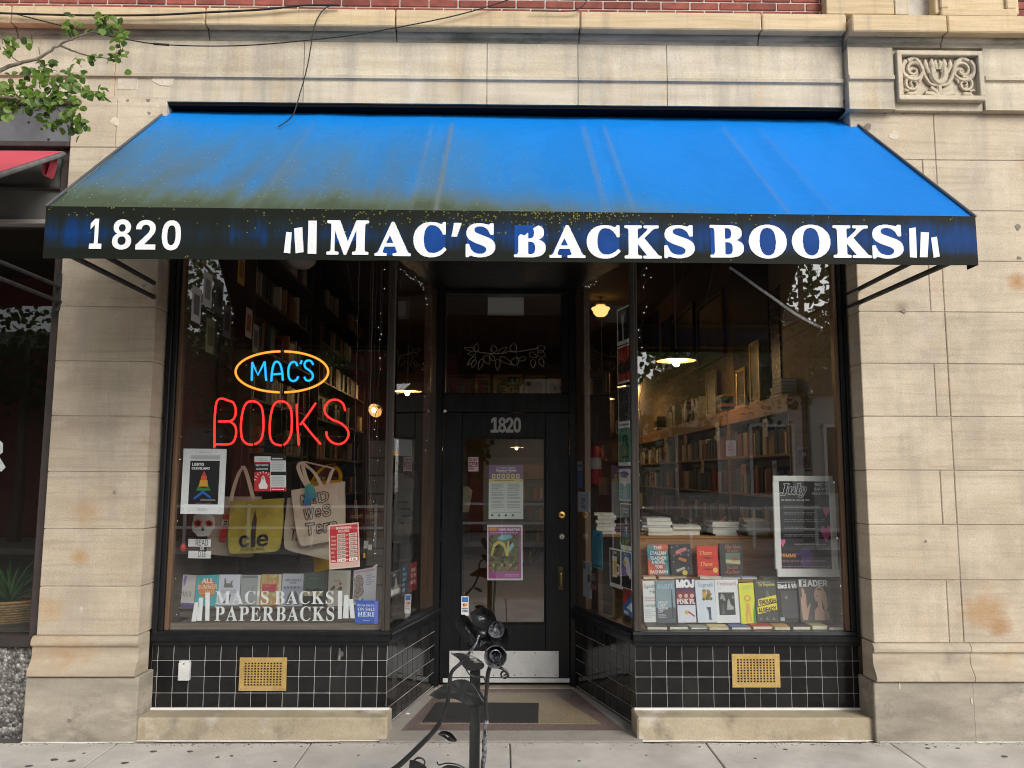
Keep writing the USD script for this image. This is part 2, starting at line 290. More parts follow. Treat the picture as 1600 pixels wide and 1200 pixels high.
IRON = noisy('black_painted_iron', (0.006, 0.006, 0.0065), (0.014, 0.014, 0.015), ns=9.0, rough=0.27, bump=0.8, bdist=0.004, bscale=60, spec=0.6, rrough=0.12)
IRON_BRIGHT = noisy('worn_bright_iron', (0.05, 0.052, 0.058), (0.34, 0.35, 0.39), ns=42.0, rough=0.30, bump=0.6, bdist=0.003, bscale=90, metal=0.7, lo=0.42, hi=0.62)
IRON_GREY = noisy('grey_painted_iron', (0.012, 0.0125, 0.013), (0.028, 0.029, 0.03), ns=14.0, rough=0.55, bump=0.5, bdist=0.002, bscale=160)
PIPE = noisy('dark_awning_pipe', (0.012, 0.012, 0.013), (0.045, 0.045, 0.047), ns=22.0, rough=0.55, bump=0.4)
WOOD = noisy('orange_pine', (0.25, 0.115, 0.042), (0.40, 0.205, 0.085), (2, 2, 18), 2.2, 6, 0.5, 0.2, 0.002, None, 0.1, 60)
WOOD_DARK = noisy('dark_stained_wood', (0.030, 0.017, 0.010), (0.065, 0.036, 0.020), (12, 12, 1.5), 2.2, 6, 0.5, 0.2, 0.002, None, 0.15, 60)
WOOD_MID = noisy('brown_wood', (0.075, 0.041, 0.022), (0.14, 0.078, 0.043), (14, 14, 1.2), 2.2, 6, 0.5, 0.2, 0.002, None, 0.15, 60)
PLANK = noisy('grey_brown_plank', (0.09, 0.075, 0.06), (0.16, 0.135, 0.11), (1.5, 1.5, 30), 2.2, 6, 0.6, 0.2, 0.002, None, 0.12, 60)
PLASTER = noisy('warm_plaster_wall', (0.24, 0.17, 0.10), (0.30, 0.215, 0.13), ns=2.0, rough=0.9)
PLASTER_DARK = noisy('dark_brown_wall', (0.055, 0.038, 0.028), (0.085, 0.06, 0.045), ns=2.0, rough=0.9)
CEIL = noisy('old_ceiling', (0.20, 0.155, 0.11), (0.26, 0.20, 0.145), ns=1.5, rough=0.9)
CANVAS = noisy('natural_canvas', (0.52, 0.43, 0.335), (0.62, 0.53, 0.42), ns=5.0, rough=0.95, bump=0.5, bscale=380, bdist=0.002, spec=0.1)
CANVAS_YELLOW = noisy('yellow_cloth', (0.30, 0.25, 0.045), (0.40, 0.33, 0.07), ns=5.0, rough=0.95, bump=0.5, bscale=300, bdist=0.002, spec=0.1)
CANVAS_GOLD = noisy('golden_cloth', (0.55, 0.30, 0.01), (0.65, 0.38, 0.02), ns=5.0, rough=0.95, bump=0.4, bscale=300, spec=0.1)
PAPER = noisy('white_paper', (0.74, 0.75, 0.77), (0.80, 0.81, 0.83), ns=3.0, rough=0.75, vary=0.03, bump=0.05)
PAGES = noisy('page_edges', (0.58, 0.54, 0.46), (0.72, 0.69, 0.62), (1, 1, 90), 6.0, 3, 0.85, 0.3, 0.001, None, 0.08)
VINYL = noisy('white_vinyl_letter', (0.72, 0.73, 0.75), (0.80, 0.81, 0.82), (1, 1, 1), 5.0, 5, 0.45, 0.1, 0.001, [((0.45, 0.44, 0.42), (1, 1, 1), 7.0, 0.66, 0.8, 0.4)], 0.0)
WHITE = paint((0.78, 0.79, 0.80), 0.5)
GREYMETAL = paint((0.33, 0.33, 0.31), 0.45, 0.6)
BARK = noisy('tree_bark', (0.10, 0.08, 0.06), (0.24, 0.20, 0.155), (8, 8, 1.5), 6.0, rough=0.9, bump=0.8)
PEBBLE = look('pebble_dash', {'g': GP, 'v': ('voronoi_texture', {'scale': 48.0}), 's': ('separate_color', {}), 'r': ('rgb_ramp', {'ramp': [(0.0, (0.10, 0.095, 0.09)), (0.45, (0.24, 0.225, 0.205)), (0.75, (0.38, 0.35, 0.32)), (1.0, (0.62, 0.60, 0.57))]}),
    'e': ('map_range', {'from_max': 0.7, 'to_min': 1.0, 'to_max': 0.25, 'clamp': True}), 'x': ('mix_color', {'blend_type': 'multiply', 'fac': 0.7}),
    'bu': ('bump', {'strength': 1.0, 'distance': 0.012, 'invert': True}), 'p': ('principled_bsdf', {'roughness': 0.8})},
    [('g.position', 'v.vector'), ('v.color', 's.color'), ('s.r', 'r.fac'), ('v.distance', 'e.value'), ('r.color', 'x.a'), ('e.result', 'x.b'), ('x.result', 'p.base_color'), ('v.distance', 'bu.height'), ('bu.normal', 'p.normal')])
def glass(name, tint, base=0.165):
    return look(name, {'lw': ('layer_weight', {'blend': 0.5}), 'pw': ('math', {'math_type': 'power', 'value2': 4.0}), 'ma': ('math', {'math_type': 'multiply_add', 'value2': 0.9, 'value3': base}),
        't': ('transparent_bsdf', {'color': tint}), 'g': ('glossy_bsdf', {'color': (1, 1, 1), 'roughness': 0.0}), 'x': ('mix_closure', {})},
        [('lw.facing', 'pw.value1'), ('pw.value', 'ma.value1'), ('ma.value', 'x.fac'), ('t.BSDF', 'x.closure1'), ('g.BSDF', 'x.closure2')], 'x.closure')
GLASS = glass('window_glass', (0.90, 0.92, 0.91))
GLASS_DARK = glass('neighbour_glass', (0.80, 0.84, 0.82), 0.085)
def leafmat(name, c):
    return look(name, {'o': ('object_info', {}), 'g': GP, 'n': ('noise_texture', {'scale': 4.0}), 'a': ('math', {'math_type': 'add'}), 'v': ('map_range', {'from_min': 0.2, 'from_max': 1.6, 'to_min': 0.55, 'to_max': 1.45}), 'h': ('hsv', {'color': c}),
        'd': ('principled_bsdf', {'roughness': 0.45}), 't': ('translucent_bsdf', {}), 'x': ('mix_closure', {'fac': 0.4})},
        [('g.position', 'n.vector'), ('o.random', 'a.value1'), ('n.fac', 'a.value2'), ('a.value', 'v.value'), ('v.result', 'h.value'), ('h.color', 'd.base_color'), ('h.color', 't.color'), ('d.BSDF', 'x.closure1'), ('t.BSDF', 'x.closure2')], 'x.closure')
LEAF = leafmat('tree_leaf', (0.115, 0.19, 0.028))
LEAF_DARK = leafmat('dark_leaf', (0.045, 0.085, 0.02))
PLANT = leafmat('house_plant_leaf', (0.05, 0.10, 0.035))
# ---------------------------------------------------------------- the stone building
rng = np.random.default_rng(5)
YS = -0.2                                                    # face of the stone; the shopfront stands at y = 0
XL0, XL1 = (X_(97, YS, 480) + X_(50, YS, 1000)) / 2, (X_(247, YS, 440) + X_(206, YS, 1155)) / 2
XR0 = (X_(1333, YS, 440) + X_(1351, YS, 736) + X_(1378, YS, 1110)) / 3
bld = thing('stone_building', 'tan limestone ground storey with moulded cornice and a red brick wall above', 'building', (0, YS, 0))
def stone(x0, x1, z0, z1, mat=STONE, y=YS, depth=0.22, name='stone_block', gap=0.0022, c=0.004):
    j = rng.normal(0, 0.0008)
    return obj(bld, name, cbox(x0 + gap, x1 - gap, y + j, y + depth, z0 + gap, z1 - gap, c), mat)
# backing, set behind the faces so that the joints read as recessed mortar
ZT = Z_(150, YS)
obj(bld, 'backing_wall', join([box(XL0 + .01, XL1 - .012, YS + .006, YS + .2, -0.1, ZT), box(XR0 + .012, 6.5, YS + .006, YS + .2, -0.1, ZT),
                               box(-6.5, 6.5, YS + .006, YS + .3, ZT - 0.002, Z_(20, YS) + .02)]), JOINT)
# left pilaster
zl = [Z_(p, YS, 150) for p in (149.5, 230, 313, 396, 479, 564, 650, 737, 826.5, 916.5, 993)]
XV = X_(181, YS, 200)
for i, (a, b) in enumerate(zip(zl[:-1], zl[1:])):
    if i == 0: stone(XL0, XV, b, a); stone(XV, XL1, b, a)
    else: stone(XL0, XL1, b, a)
# right wall
zr = [Z_(p, YS, 1480) for p in (171.5, 250, 329, 408, 487.5, 568.5, 651, 735, 820, 906.5, 1004.5)]
XJ, XK = X_(1492, YS, 760), X_(1471, YS, 780)
for i, (a, b) in enumerate(zip(zr[:-1], zr[1:])):
    if i % 2 == 1: stone(XR0, XK, b, a); stone(XK, XJ, b, a)
    else: stone(XR0, XJ, b, a)
    stone(XJ, XJ + 1.25 + 0.3 * (i % 2), b, a); stone(XJ + 1.25 + 0.3 * (i % 2), 6.4, b, a)
# moulded base and plinth on both sides
def base_course(x0, x1, py_top, py_a, py_bot, pxm):
    z0, za, z1 = Z_(py_bot, YS, pxm), Z_(py_a, YS, pxm), Z_(py_top, YS, pxm)
    h = za - z0; k = z1 - za
    pr = [(YS + .15, z1 - .002), (YS - .006, z1 - .002), (YS - .014, z1 - k * .12), (YS - .026, z1 - k * .35), (YS - .032, z1 - k * .62), (YS - .028, za + k * .12), (YS - .018, za),
          (YS - .006, za - h * .04), (YS - .005, za - h * .22), (YS - .008, za - h * .40), (YS - .018, za - h * .52), (YS - .026, za - h * .56), (YS - .028, za - h * .60), (YS - .044, za - h * .70), (YS - .054, za - h * .84), (YS - .052, za - h * .95), (YS - .044, z0 + .003), (YS + .15, z0 + .003)]
    return xprofile(pr, x0, x1), z0
m, zp = base_course(XL0 - .015, XL1 + .012, 993, 1009, 1056, 140); obj(bld, 'base_moulding', m, STONE_BASE, 40)
obj(bld, 'plinth_stone', cbox(XL0 - .03, XL1 + .03, YS - .03, YS + .2, -0.12, zp - .002, .006), STONE_GREY)
for x0, x1 in ((XR0 - .012, XJ + .03), (XJ + .034, XJ + 1.5), (XJ + 1.504, 6.4)):
    m, zp = base_course(x0, x1, 1004.5, 1019, 1064, 1480); obj(bld, 'base_moulding', m, STONE_BASE, 40)
    obj(bld, 'plinth_stone', cbox(x0 - .014, x1 - .002 + .0, YS - .03, YS + .2, -0.12, zp - .002, .006), STONE_GREY)
# frieze: each stone carries two bands with a small fillet between them
zf0, zf1, zf2, zf3 = Z_(163.5, YS), Z_(127, YS), Z_(120.5, YS), Z_(69, YS)
def frieze(x0, x1, y=YS, z0=zf0):
    pr = [(y + .25, z0 + .002), (y, z0 + .002), (y, zf1 - .004), (y - .006, zf1), (y - .02, zf1 + .003), (y - .022, zf2 - .004), (y - .006, zf2 + .006), (y - .006, zf3), (y + .25, zf3)]
    obj(bld, 'frieze_stone', xprofile(pr, x0 + .0025, x1 - .0025), STONE_PALE)
XB = X_(1316, YS, 110)                                       # where the right-hand bay steps forward
fx = [-6.4] + [X_(p, YS, 110) for p in (-330, 181, 475, 761, 903, 1042)] + [XB]
for a, b in zip(fx[:-1], fx[1:]): frieze(a, b)
YB = YS - 0.06
zfr = Z_(171, YB, 1400)
frieze(XB + .012, X_(1396, YB, 110), YB, zfr)
frieze(X_(1536, YB, 110), 6.4, YB, zfr)
# carved relief panel between them
pan = obj(bld, 'carved_panel', cbox(X_(1397, YB, 110) + .002, X_(1535.5, YB, 110) - .002, YB + .02, YB + .25, zfr + .003, Z_(74, YB, 1466), .003), STONE_PALE)
px0, px1, pz0, pz1 = X_(1400, YB, 120), X_(1534, YB, 120), Z_(159, YB, 1466), Z_(82, YB, 1466); bw = .034
obj(pan, 'frame', join([cbox(px0, px1, YB - .03, YB + .03, pz1 - bw, pz1, .004), cbox(px0, px1, YB - .032, YB + .03, pz0, pz0 + bw, .004),
                        cbox(px0, px0 + bw, YB - .031, YB + .03, pz0 + bw * .9, pz1 - bw * .9, .004), cbox(px1 - bw, px1, YB - .031, YB + .03, pz0 + bw * .9, pz1 - bw * .9, .004)]), STONE_PALE)
pcx, pw_, ph = (px0 + px1) / 2, (px1 - px0) / 2 - bw, (pz1 - pz0) - 2 * bw
def PP(u, v, d=0.012): return np.array([pcx + u * pw_, YB + .02 - d, pz0 + bw + v * ph])
def spiral(cu, cv, r0, turns, a0, sgn, k=26):
    t = np.linspace(0, 1, k); a = a0 + sgn * t * turns * 2 * math.pi; r = r0 * (1 - t) ** 0.8 + .012
    return np.array([PP(cu + r_ / pw_ * math.cos(a_) * .14, cv + r_ / ph * math.sin(a_) * .14) for r_, a_ in zip(r * 1.0, a)])
for s in (-1, 1):
    st = smooth_path([PP(s * .02, .30), PP(s * .22, .33), PP(s * .36, .52), PP(s * .46, .80), PP(s * .62, .97), PP(s * .80, .90)], 6)
    sp = spiral(s * .64, .68, 0.62, 1.9, math.pi * (.28 if s > 0 else .72), -s)
    obj(pan, 'scroll', join([tube(st, np.linspace(.012, .02, len(st)), 7), tube(sp, np.linspace(.019, .008, len(sp)), 7)]), STONE_PALE, 50)
    sp = spiral(s * .69, .33, 0.40, 1.5, math.pi * (.6 if s > 0 else .4), -s)
    obj(pan, 'scroll', join([tube(sp, np.linspace(.014, .006, len(sp)), 7), tube(smooth_path([PP(s * .93, .62), PP(s * .82, .52), PP(s * .78, .44)], 5), .012, 6)]), STONE_PALE, 50)
    for (u0, v0, u1, v1, r) in ((.10, .62, .16, .98, .022), (.24, .6, .33, .96, .018), (.03, .7, .05, .94, .018), (.52, .36, .40, .52, .012), (.62, .10, .88, .05, .02), (.80, .16, .94, .20, .014), (.36, .6, .46, .93, .012)):
        obj(pan, 'leaf', tube(smooth_path([PP(s * u0, v0), PP(s * (u0 + u1) / 2 + s * .03, (v0 + v1) / 2), PP(s * u1, v1)], 5), np.r_[.006, np.full(9, r), .008][:11] if False else np.interp(np.linspace(0, 1, 11), [0, .6, 1], [r * .6, r, r * .3]), 7), STONE_PALE, 50)
for k in range(5):
    a = math.pi * (k + .5) / 5
    obj(pan, 'shell_lobe', tube(np.array([PP(0, .02), PP(.18 * math.cos(a), .02 + .16 * math.sin(a)), PP(.40 * math.cos(a), .02 + .27 * math.sin(a))]), [.012, .022, .018], 7), STONE_PALE, 50)
obj(pan, 'cup', tube(smooth_path([PP(-.17, .72), PP(-.14, .48), PP(0, .36), PP(.14, .48), PP(.17, .72)], 6), .024, 7), STONE_PALE, 50)
# cornice: a cyma moulding under a plain fascia, stone by stone
def cornice(x0, x1, y):
    za, zb, zc, zd = Z_(69, y), Z_(60, y), Z_(44.5, y - .1), Z_(16.5, y - .11)
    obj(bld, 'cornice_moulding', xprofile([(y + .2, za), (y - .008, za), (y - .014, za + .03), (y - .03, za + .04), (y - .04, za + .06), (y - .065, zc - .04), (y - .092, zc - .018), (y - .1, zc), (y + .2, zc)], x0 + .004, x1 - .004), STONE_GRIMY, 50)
    obj(bld, 'cornice_fascia', cbox(x0 + .004, x1 - .004, y - .112, y + .2, zc + .002, zd, .008), STONE_WARM)
cx = [-6.4, -4.2] + [X_(p, YS, 30) for p in (32, 330, 621, 904, 1182)] + [XB]
for a, b in zip(cx[:-1], cx[1:]): cornice(a, b, YS)
cx = [XB + .006] + [X_(1466, YB, 30), X_(1640, YB, 30), 6.4]
for a, b in zip(cx[:-1], cx[1:]): cornice(a, b, YB)
ZC = Z_(16.5, YS - .11)
# brick wall above, and the stone bay at the right
YK = YS - .03
xb0, xb1 = -6.4, XB + .01
obj(bld, 'brick_backing', box(xb0, xb1, YK + .008, YK + .15, ZC - .03, ZC + 2.6), MORTAR)
BL, BH = 0.2075, 0.0635
rows_in_view = 4
for r in range(rows_in_view):
    x = -4.17 - (r % 2) * BL / 2
    while x < xb1 - .03:
        w = min(BL, xb1 - x); z = ZC + .004 + r * BH
        if w > .04: obj(bld, 'brick', cbox(x + .005, x + w - .005, YK + rng.normal(0, .0012), YK + .09, z + .005, z + BH - .005, .004), BRICK)
        x += BL
rest = []
for r in range(rows_in_view, 40):
    for k in range(22): rest.append(box(-2.72 + k * BL - (r % 2) * BL / 2 + .005, -2.72 + (k + 1) * BL - (r % 2) * BL / 2 - .005, YK, YK + .09, ZC + .004 + r * BH + .005, ZC + .004 + (r + 1) * BH - .005))
obj(bld, 'upper_bricks', join(rest), BRICK, kind='stuff')
zz = ZC + .002
for x0, x1, m in ((X_(1320, YB), X_(1434, YB), STONE_WARM), (X_(1434, YB), X_(1459, YB), STONE_PALE)):
    obj(bld, 'upper_stone', cbox(x0 + .003, x1 - .003, YB - .05, YB + .2, zz, zz + .6, .005), m)
q0, q1 = X_(1461, YB - .09, 8), X_(1592, YB - .09, 8)
obj(bld, 'window_apron', cbox(q0, q1, YB - .09, YB + .2, zz - .015, zz + .6, .006), STONE_WARM)
zq = Z_(14, YB - .1, 1520)
for a, b, c_, d in ((q0 + .03, q0 + .085, zq, zz + .6), (q1 - .1, q1 - .03, zq, zz + .6), (q0 + .03, q1 - .03, zq - .06, zq - .001)):
    obj(bld, 'apron_frame', cbox(a, b, YB - .112, YB - .08, c_, d, .008), STONE_WARM)
for r in range(4):
    for k in range(5):
        x = q1 + .012 + k * BL - (r % 2) * BL / 2
        obj(bld, 'brick', cbox(max(x, q1 + .006) + .003, x + BL - .005, YB - .02, YB + .09, zz + r * BH + .005, zz + (r + 1) * BH - .005, .004), BRICK)
obj(bld, 'bay_backing', box(XB + .012, 6.4, YB - .008, YB + .21, zz - .01, zz + .62), MORTAR)
# repair patch, chips and spalls on the stone
def chip(px, py, r, mat, y=YS, sx=1.3):
    c = at(px, py, y); a = np.linspace(0, 2 * math.pi, 11)[:-1]
    pts = [(r * sx * (1 + .3 * math.sin(3 * t + px)) * math.cos(t), r * (1 + .25 * math.cos(2 * t + py)) * math.sin(t)) for t in a]
    obj(bld, 'chip', prism(Polygon(pts).buffer(0), c + [0, -.0035, 0], (1, 0, 0), (0, 0, 1), (0, 1, 0), .004), mat)
PATCH = noisy('pale_repair_patch', (0.46, 0.40, 0.31), (0.62, 0.55, 0.45), ns=22.0, rough=0.9, bump=.8)
DARKCHIP = noisy('dark_chip', (0.16, 0.14, 0.115), (0.26, 0.23, 0.19), ns=20.0, rough=0.95)
obj(bld, 'repair_patch', cbox(X_(184, YS, 130), X_(215, YS, 130), YS - .0035, YS + .01, Z_(146, YS), Z_(118, YS), .002), PATCH)
for a in ((257, 126, .05, PATCH, YS, 1.5), (180, 190, .03, PATCH, YS, 1.0), (1398, 211, .03, PATCH, YS, 1.4), (1356, 198, .022, DARKCHIP, YS, 1.2), (232, 157, .014, DARKCHIP, YS, 1), (233, 177, .012, DARKCHIP, YS, 1),
          (200, 157, .01, DARKCHIP, YS, 1), (1412, 486, .016, DARKCHIP, YS, 1), (1590, 355, .02, DARKCHIP, YS, 1), (1592, 403, .012, DARKCHIP, YS, 1.4), (225, 446, .011, DARKCHIP, YS, 1), (179, 769, .012, DARKCHIP, YS, 1), (108, 1126, .014, DARKCHIP, YS - .03, 1),
          (1382, 177, .008, DARKCHIP, YS, 1), (1412, 177, .007, DARKCHIP, YS, 1), (1446, 846, .010, DARKCHIP, YS, .8), (1405, 1072, .02, PATCH, YS - .03, .35), (1518, 1095, .02, PATCH, YS - .03, .3)): chip(*a)

# ---------------------------------------------------------------- the ground
z0, y0 = 0.0, YS - .035
sw = thing('pavement', 'pale concrete pavement slabs with dark joints and old gum spots', 'pavement', (0, -1.5, 0), kind='structure')
jx = [at_z(p, q, 0)[0] for p, q in ((160, 1178), (474, 1178), (797, 1178), (1116, 1178), (1415, 1178))]
stp = (jx[-1] - jx[0]) / 4; edges = [jx[0] - 2 * stp, jx[0] - stp] + jx + [jx[-1] + stp, jx[-1] + 2 * stp]
obj(sw, 'bedding', box(-9, 9, -3.62, .05, -.14, -.012), paint((0.09, 0.08, 0.07), .95))
ys_ = [y0 + .0, y0 - 1.15, y0 - 2.30, y0 - 3.36]
for i, (a, b) in enumerate(zip([-9] + edges, edges + [9])):
    for c_, d in zip(ys_[:-1], ys_[1:]):
        obj(sw, 'slab', cbox(a + .004, b - .004, d + .004, c_ - .002, -.1, rng.uniform(-.0015, .0015), .005), CONCRETE)
obj(sw, 'kerb_stone', cbox(-9, 9, y0 - 3.55, y0 - 3.365, -.14, 0.002, .012), LEDGE)
road = obj('/World', 'road', box(-14, 14, -13.2, y0 - 3.551, -.16, -.13), noisy('worn_concrete_road', (.24, .23, .215), (.36, .345, .32), ns=3.0, rough=.9, extra=[((.11, .105, .1), (1, 1, 1), 1.0, .5, .75, .5)]))
tag(stage.GetPrimAtPath(road), 'worn pale concrete road between the two pavements', 'road', kind='structure')
g_ = obj('/World', 'ground', box(-60, 60, -70, 40, -.30, -.2), noisy('earth', (.10, .09, .07), (.16, .15, .12), ns=1.0, rough=.95)); tag(stage.GetPrimAtPath(g_), 'ground under the street', 'ground', kind='structure')
p2 = obj('/World', 'pavement', box(-14, 14, -16.5, -13.2, -.18, 0), CONCRETE); tag(stage.GetPrimAtPath(p2), 'concrete pavement on the far side of the road', 'pavement', kind='structure')
# white sealant line where wall and pavement meet, worn here and there
for nm, xa, xb in (('a', XL0 - .03, XL1 + .02), ('b', XL1 + .02, X_(604, YS)), ('c', X_(996, YS), XR0), ('d', XR0, 6)):
    n = int((xb - xa) / .012); xs = np.linspace(xa, xb, n); w = np.abs(.010 + .007 * (meshkit.fbm(np.c_[xs * 6, xs * 0, xs * 0 + 3]) - .5) * 4) * (meshkit.noise(np.c_[xs * 5, xs * 0 + 7, xs * 0]) > .17) + .0008
    yy = YS - (.03 if nm in 'ad' else .002)
    obj(sw, 'sealant_line', prism(Polygon(np.r_[np.c_[xs, 0 * xs + .004], np.c_[xs, -w][::-1]]).buffer(0), (0, yy, .0015), (1, 0, 0), (0, 1, 0), (0, 0, 1), .004), paint((.74, .73, .70), .8))
r_d = np.random.default_rng(77); flakes = []
for _ in range(420):
    x = r_d.uniform(XL0 - .4, XR0 + 1.6); y = YS - .035 - abs(r_d.normal(0, .035)) if not X_(604, YS) < x < X_(996, YS) else YS - .02 - abs(r_d.normal(0, .05)); r = r_d.uniform(.0015, .006) * (1.8 if r_d.random() < .08 else 1); an = np.sort(r_d.uniform(0, 2 * math.pi, 5))
    flakes.append(prism(Polygon(np.c_[r * np.cos(an), .6 * r * np.sin(an)]).convex_hull.buffer(.0004), (x, y, .0016), (1, 0, 0), (0, 1, 0), (0, 0, 1), .002))
obj(sw, 'grit', join(flakes), paint((.10, .075, .05), .9), kind='stuff')
SPOT = paint((.085, .078, .07), .85)
for px, py, r in ((85, 1187, .024), (112, 1189, .024), (240, 1174, .018), (297, 1174, .016), (1227, 1171, .013), (1271, 1163, .009), (1093, 1167, .01), (1450, 1169, .015), (1570, 1182, .02), (905, 1189, .01), (45, 1197, .02), (195, 1192, .02), (340, 1183, .011), (362, 1181, .012), (131, 1177, .011), (1462, 1167, .009), (1497, 1169, .011), (560, 1180, .008), (430, 1190, .012), (1010, 1180, .008), (1180, 1185, .01), (700, 1180, .007)):
    c = at_z(px, py, .002); a = np.linspace(0, 2 * math.pi, 13)[:-1]
    obj(sw, 'gum_spot', prism(Polygon([(r * (1 + .2 * math.sin(2 * t + px)) * math.cos(t), .8 * r * (1 + .2 * math.cos(3 * t + py)) * math.sin(t)) for t in a]), c, (1, 0, 0), (0, 1, 0), (0, 0, 1), .0015), SPOT)

# ---------------------------------------------------------------- the shopfront: black joinery, plate glass, black tiles
YD = 1.08                                                     # the door stands this far back
ZH = 3.27                                                     # soffit of the recessed entry
sf = thing('bookshop', 'black shopfront with two display windows and black tiled base below the blue awning', 'shopfront', (0, 0, 0))
xl, xr = XL1 + .012, XR0 - .012
zs0, zs1 = Z_(1107, 0, 420), Z_(1008, 0, 420)                 # tiles from the ledge up to the sill
XA, XC = (X_(609, 0, 700) + X_(607, 0, 1050)) / 2, (X_(990, 0, 700) + X_(992, 0, 1050)) / 2
XDA, XDC = X_(687, YD, 800), X_(892, YD, 800)
sill_t = Z_(986, 0, 420)
# ledge
for x0, x1, nm in ((XL1 + .006, X_(604, YS, 1140), 0), (X_(996, YS, 1140), XR0 - .006, 1)):
    ch = .05
    poly = Polygon([(x0, .0), (x0, YS + .004), (x1, YS + .004), (x1, 0)]) if False else Polygon([(x0, .05), (x0, YS), (x1 - (0 if nm else .0), YS), (x1 - (.0 if nm else .0), .05)])
    obj(sf, 'stone_ledge', cbox(x0, x1, YS + .004, .05, -.1, zs0 - .004, .010), LEDGE)
    obj(sf, 'ledge_caulk', cbox(x0 + .01, x1 - .01, -.024, -.001, zs0 - .006, zs0 + .008, .004), paint((.72, .71, .68), .8))
TP = 0.1058
def tiled(P0, P1, zb, zt, first=None, nrm=None):
    """a wall of black tiles from P0 to P1 (x, y), with recessed grout; zt may be cut tiles at the top or bottom"""
    P0, P1 = np.array(P0, float), np.array(P1, float); L = np.linalg.norm(P1 - P0); U = np.r_[(P1 - P0) / L, 0]; N = np.array([U[1], -U[0], 0])
    n, h = 0, zt
    zrow = [zt - TP * .93 * k for k in range(20)]
    edges = [0.0] + list(np.arange((first or TP) , L - .012, TP)) + [L]
    rows = [(max(zt - .101 - TP * k, zb), zt - .101 - TP * (k - 1)) for k in range(0, 12)]
    rows = [(a, min(b, zt)) for a, b in rows if min(b, zt) - a > .012]
    gp = join([box(0, L, 0.004, .03, zb, zt)]); v = gp[0]
    obj(sf, 'grout', (np.c_[P0[0] + v[:, 0] * U[0] - v[:, 1] * N[0], P0[1] + v[:, 0] * U[1] - v[:, 1] * N[1], v[:, 2]], gp[1]), GROUT)
    for a, b in zip(edges[:-1], edges[1:]):
        for c_, d in rows:
            v, f = cbox(a + .0021, b - .0021, 0, .012, c_ + .0021, d - .0021, .0016)
            v = v.copy(); cu, cz = (a + b) / 2, (c_ + d) / 2
            v[:, 1] += (v[:, 0] - cu) * rng.normal(0, .006) + (v[:, 2] - cz) * rng.normal(0, .006)
            obj(sf, 'tile', (np.c_[P0[0] + v[:, 0] * U[0] - v[:, 1] * N[0], P0[1] + v[:, 0] * U[1] - v[:, 1] * N[1], v[:, 2]], f), TILE)
tiled((xl, 0), (XA, 0), zs0, zs1, .04)
tiled((XC, 0), (xr, 0), zs0, zs1, TP)
zfl = 0.03
tiled((XA, .004), (XDA - .01, YD), zfl, zs1, TP * .9)
tiled((XDC + .01, YD), (XC, .004), zfl, zs1, TP * .8)
obj(sf, 'corner_stone', cbox(X_(604, YS) + .002, XA - .001, -.005, .05, -.05, zs0, .004), STONE_GREY)
# sills: a moulded rail over the tiles
def rail(P0, P1, z0, z1, out, m=BLACK, name='sill', inn=.08):
    P0, P1 = np.array(P0, float), np.array(P1, float); L = np.linalg.norm(P1 - P0); U = (P1 - P0) / L; N = np.array([U[1], -U[0]])
    h = z1 - z0; pr = [(inn, z0), (-out * .55, z0), (-out * .62, z0 + h * .30), (-out, z0 + h * .34), (-out, z0 + h * .62), (-out * .8, z0 + h * .70), (-out * .35, z0 + h * .78), (-out * .2, z1), (inn, z1)]
    v, f = xprofile(pr, 0, L); obj(sf, name, (np.c_[P0[0] + v[:, 0] * U[0] - v[:, 1] * N[0], P0[1] + v[:, 0] * U[1] - v[:, 1] * N[1], v[:, 2]], f), m)
rail((xl, 0), (XA + .016, 0), zs1 + .001, sill_t, .035); rail((XC - .016, 0), (xr, 0), zs1 + .001, sill_t, .035)
rail((XA, .03), (XDA, YD), zs1 + .001, sill_t + .01, .03); rail((XDC, YD), (XC, .03), zs1 + .001, sill_t + .01, .03)
# posts and heads
WT = 3.42
jl, jr = X_(281, 0, 550), X_(1307, 0, 550)
def post(x0, x1, ya, yb, za, zb, m=BLACK, nm='post', c=.006): obj(sf, nm, cbox(x0, x1, ya, yb, za, zb, c), m)
post(xl, jl - .05, -.03, .12, sill_t - .05, 4.40); post(jl - .052, jl - .018, -.012, .10, sill_t + .001, 4.40); post(jl - .017, jl + .012, .006, .07, sill_t + .001, WT, WOOD_MID, 'window_bead')
post(jr + .05, xr, -.03, .12, sill_t - .05, 4.40); post(jr + .02, jr + .052, -.012, .10, sill_t + .001, 4.40); post(jr - .012, jr + .019, .006, .07, sill_t + .001, WT, WOOD_MID, 'window_bead')
for x, s in ((XA, 1), (XC, -1)):
    post(x - .024 if s > 0 else x - .010, x + .010 if s > 0 else x + .024, -.012, .05, sill_t + .001, WT, BROWN, 'corner_post')
    obj(sf, 'corner_post_face', cbox(x - s * .032 - .010, x - s * .032 + .010, -.006, .04, sill_t + .001, WT, .004), BROWN)
for x0, x1 in ((jl - .02, XA), (XC, jr + .02)): obj(sf, 'transom_panel', cbox(x0, x1, .0, .06, WT, 4.44, .006), paint((.006, .006, .007), .95, 0, .1))
obj(sf, 'sign_band', cbox(XA + .001, XC - .001, .02, .10, ZH + .02, 4.44, .006), paint((.006, .006, .007), .95, 0, .1))
obj(sf, 'awning_pocket', join([box(XL1 + .004, XR0 - .004, .05, .12, 4.36, Z_(156, -.05) + .12), box(XL1 + .004, XR0 - .004, YS + .012, .12, zf0 - .022, zf0 - .004)]), paint((.006, .006, .007), .95, 0, .1))
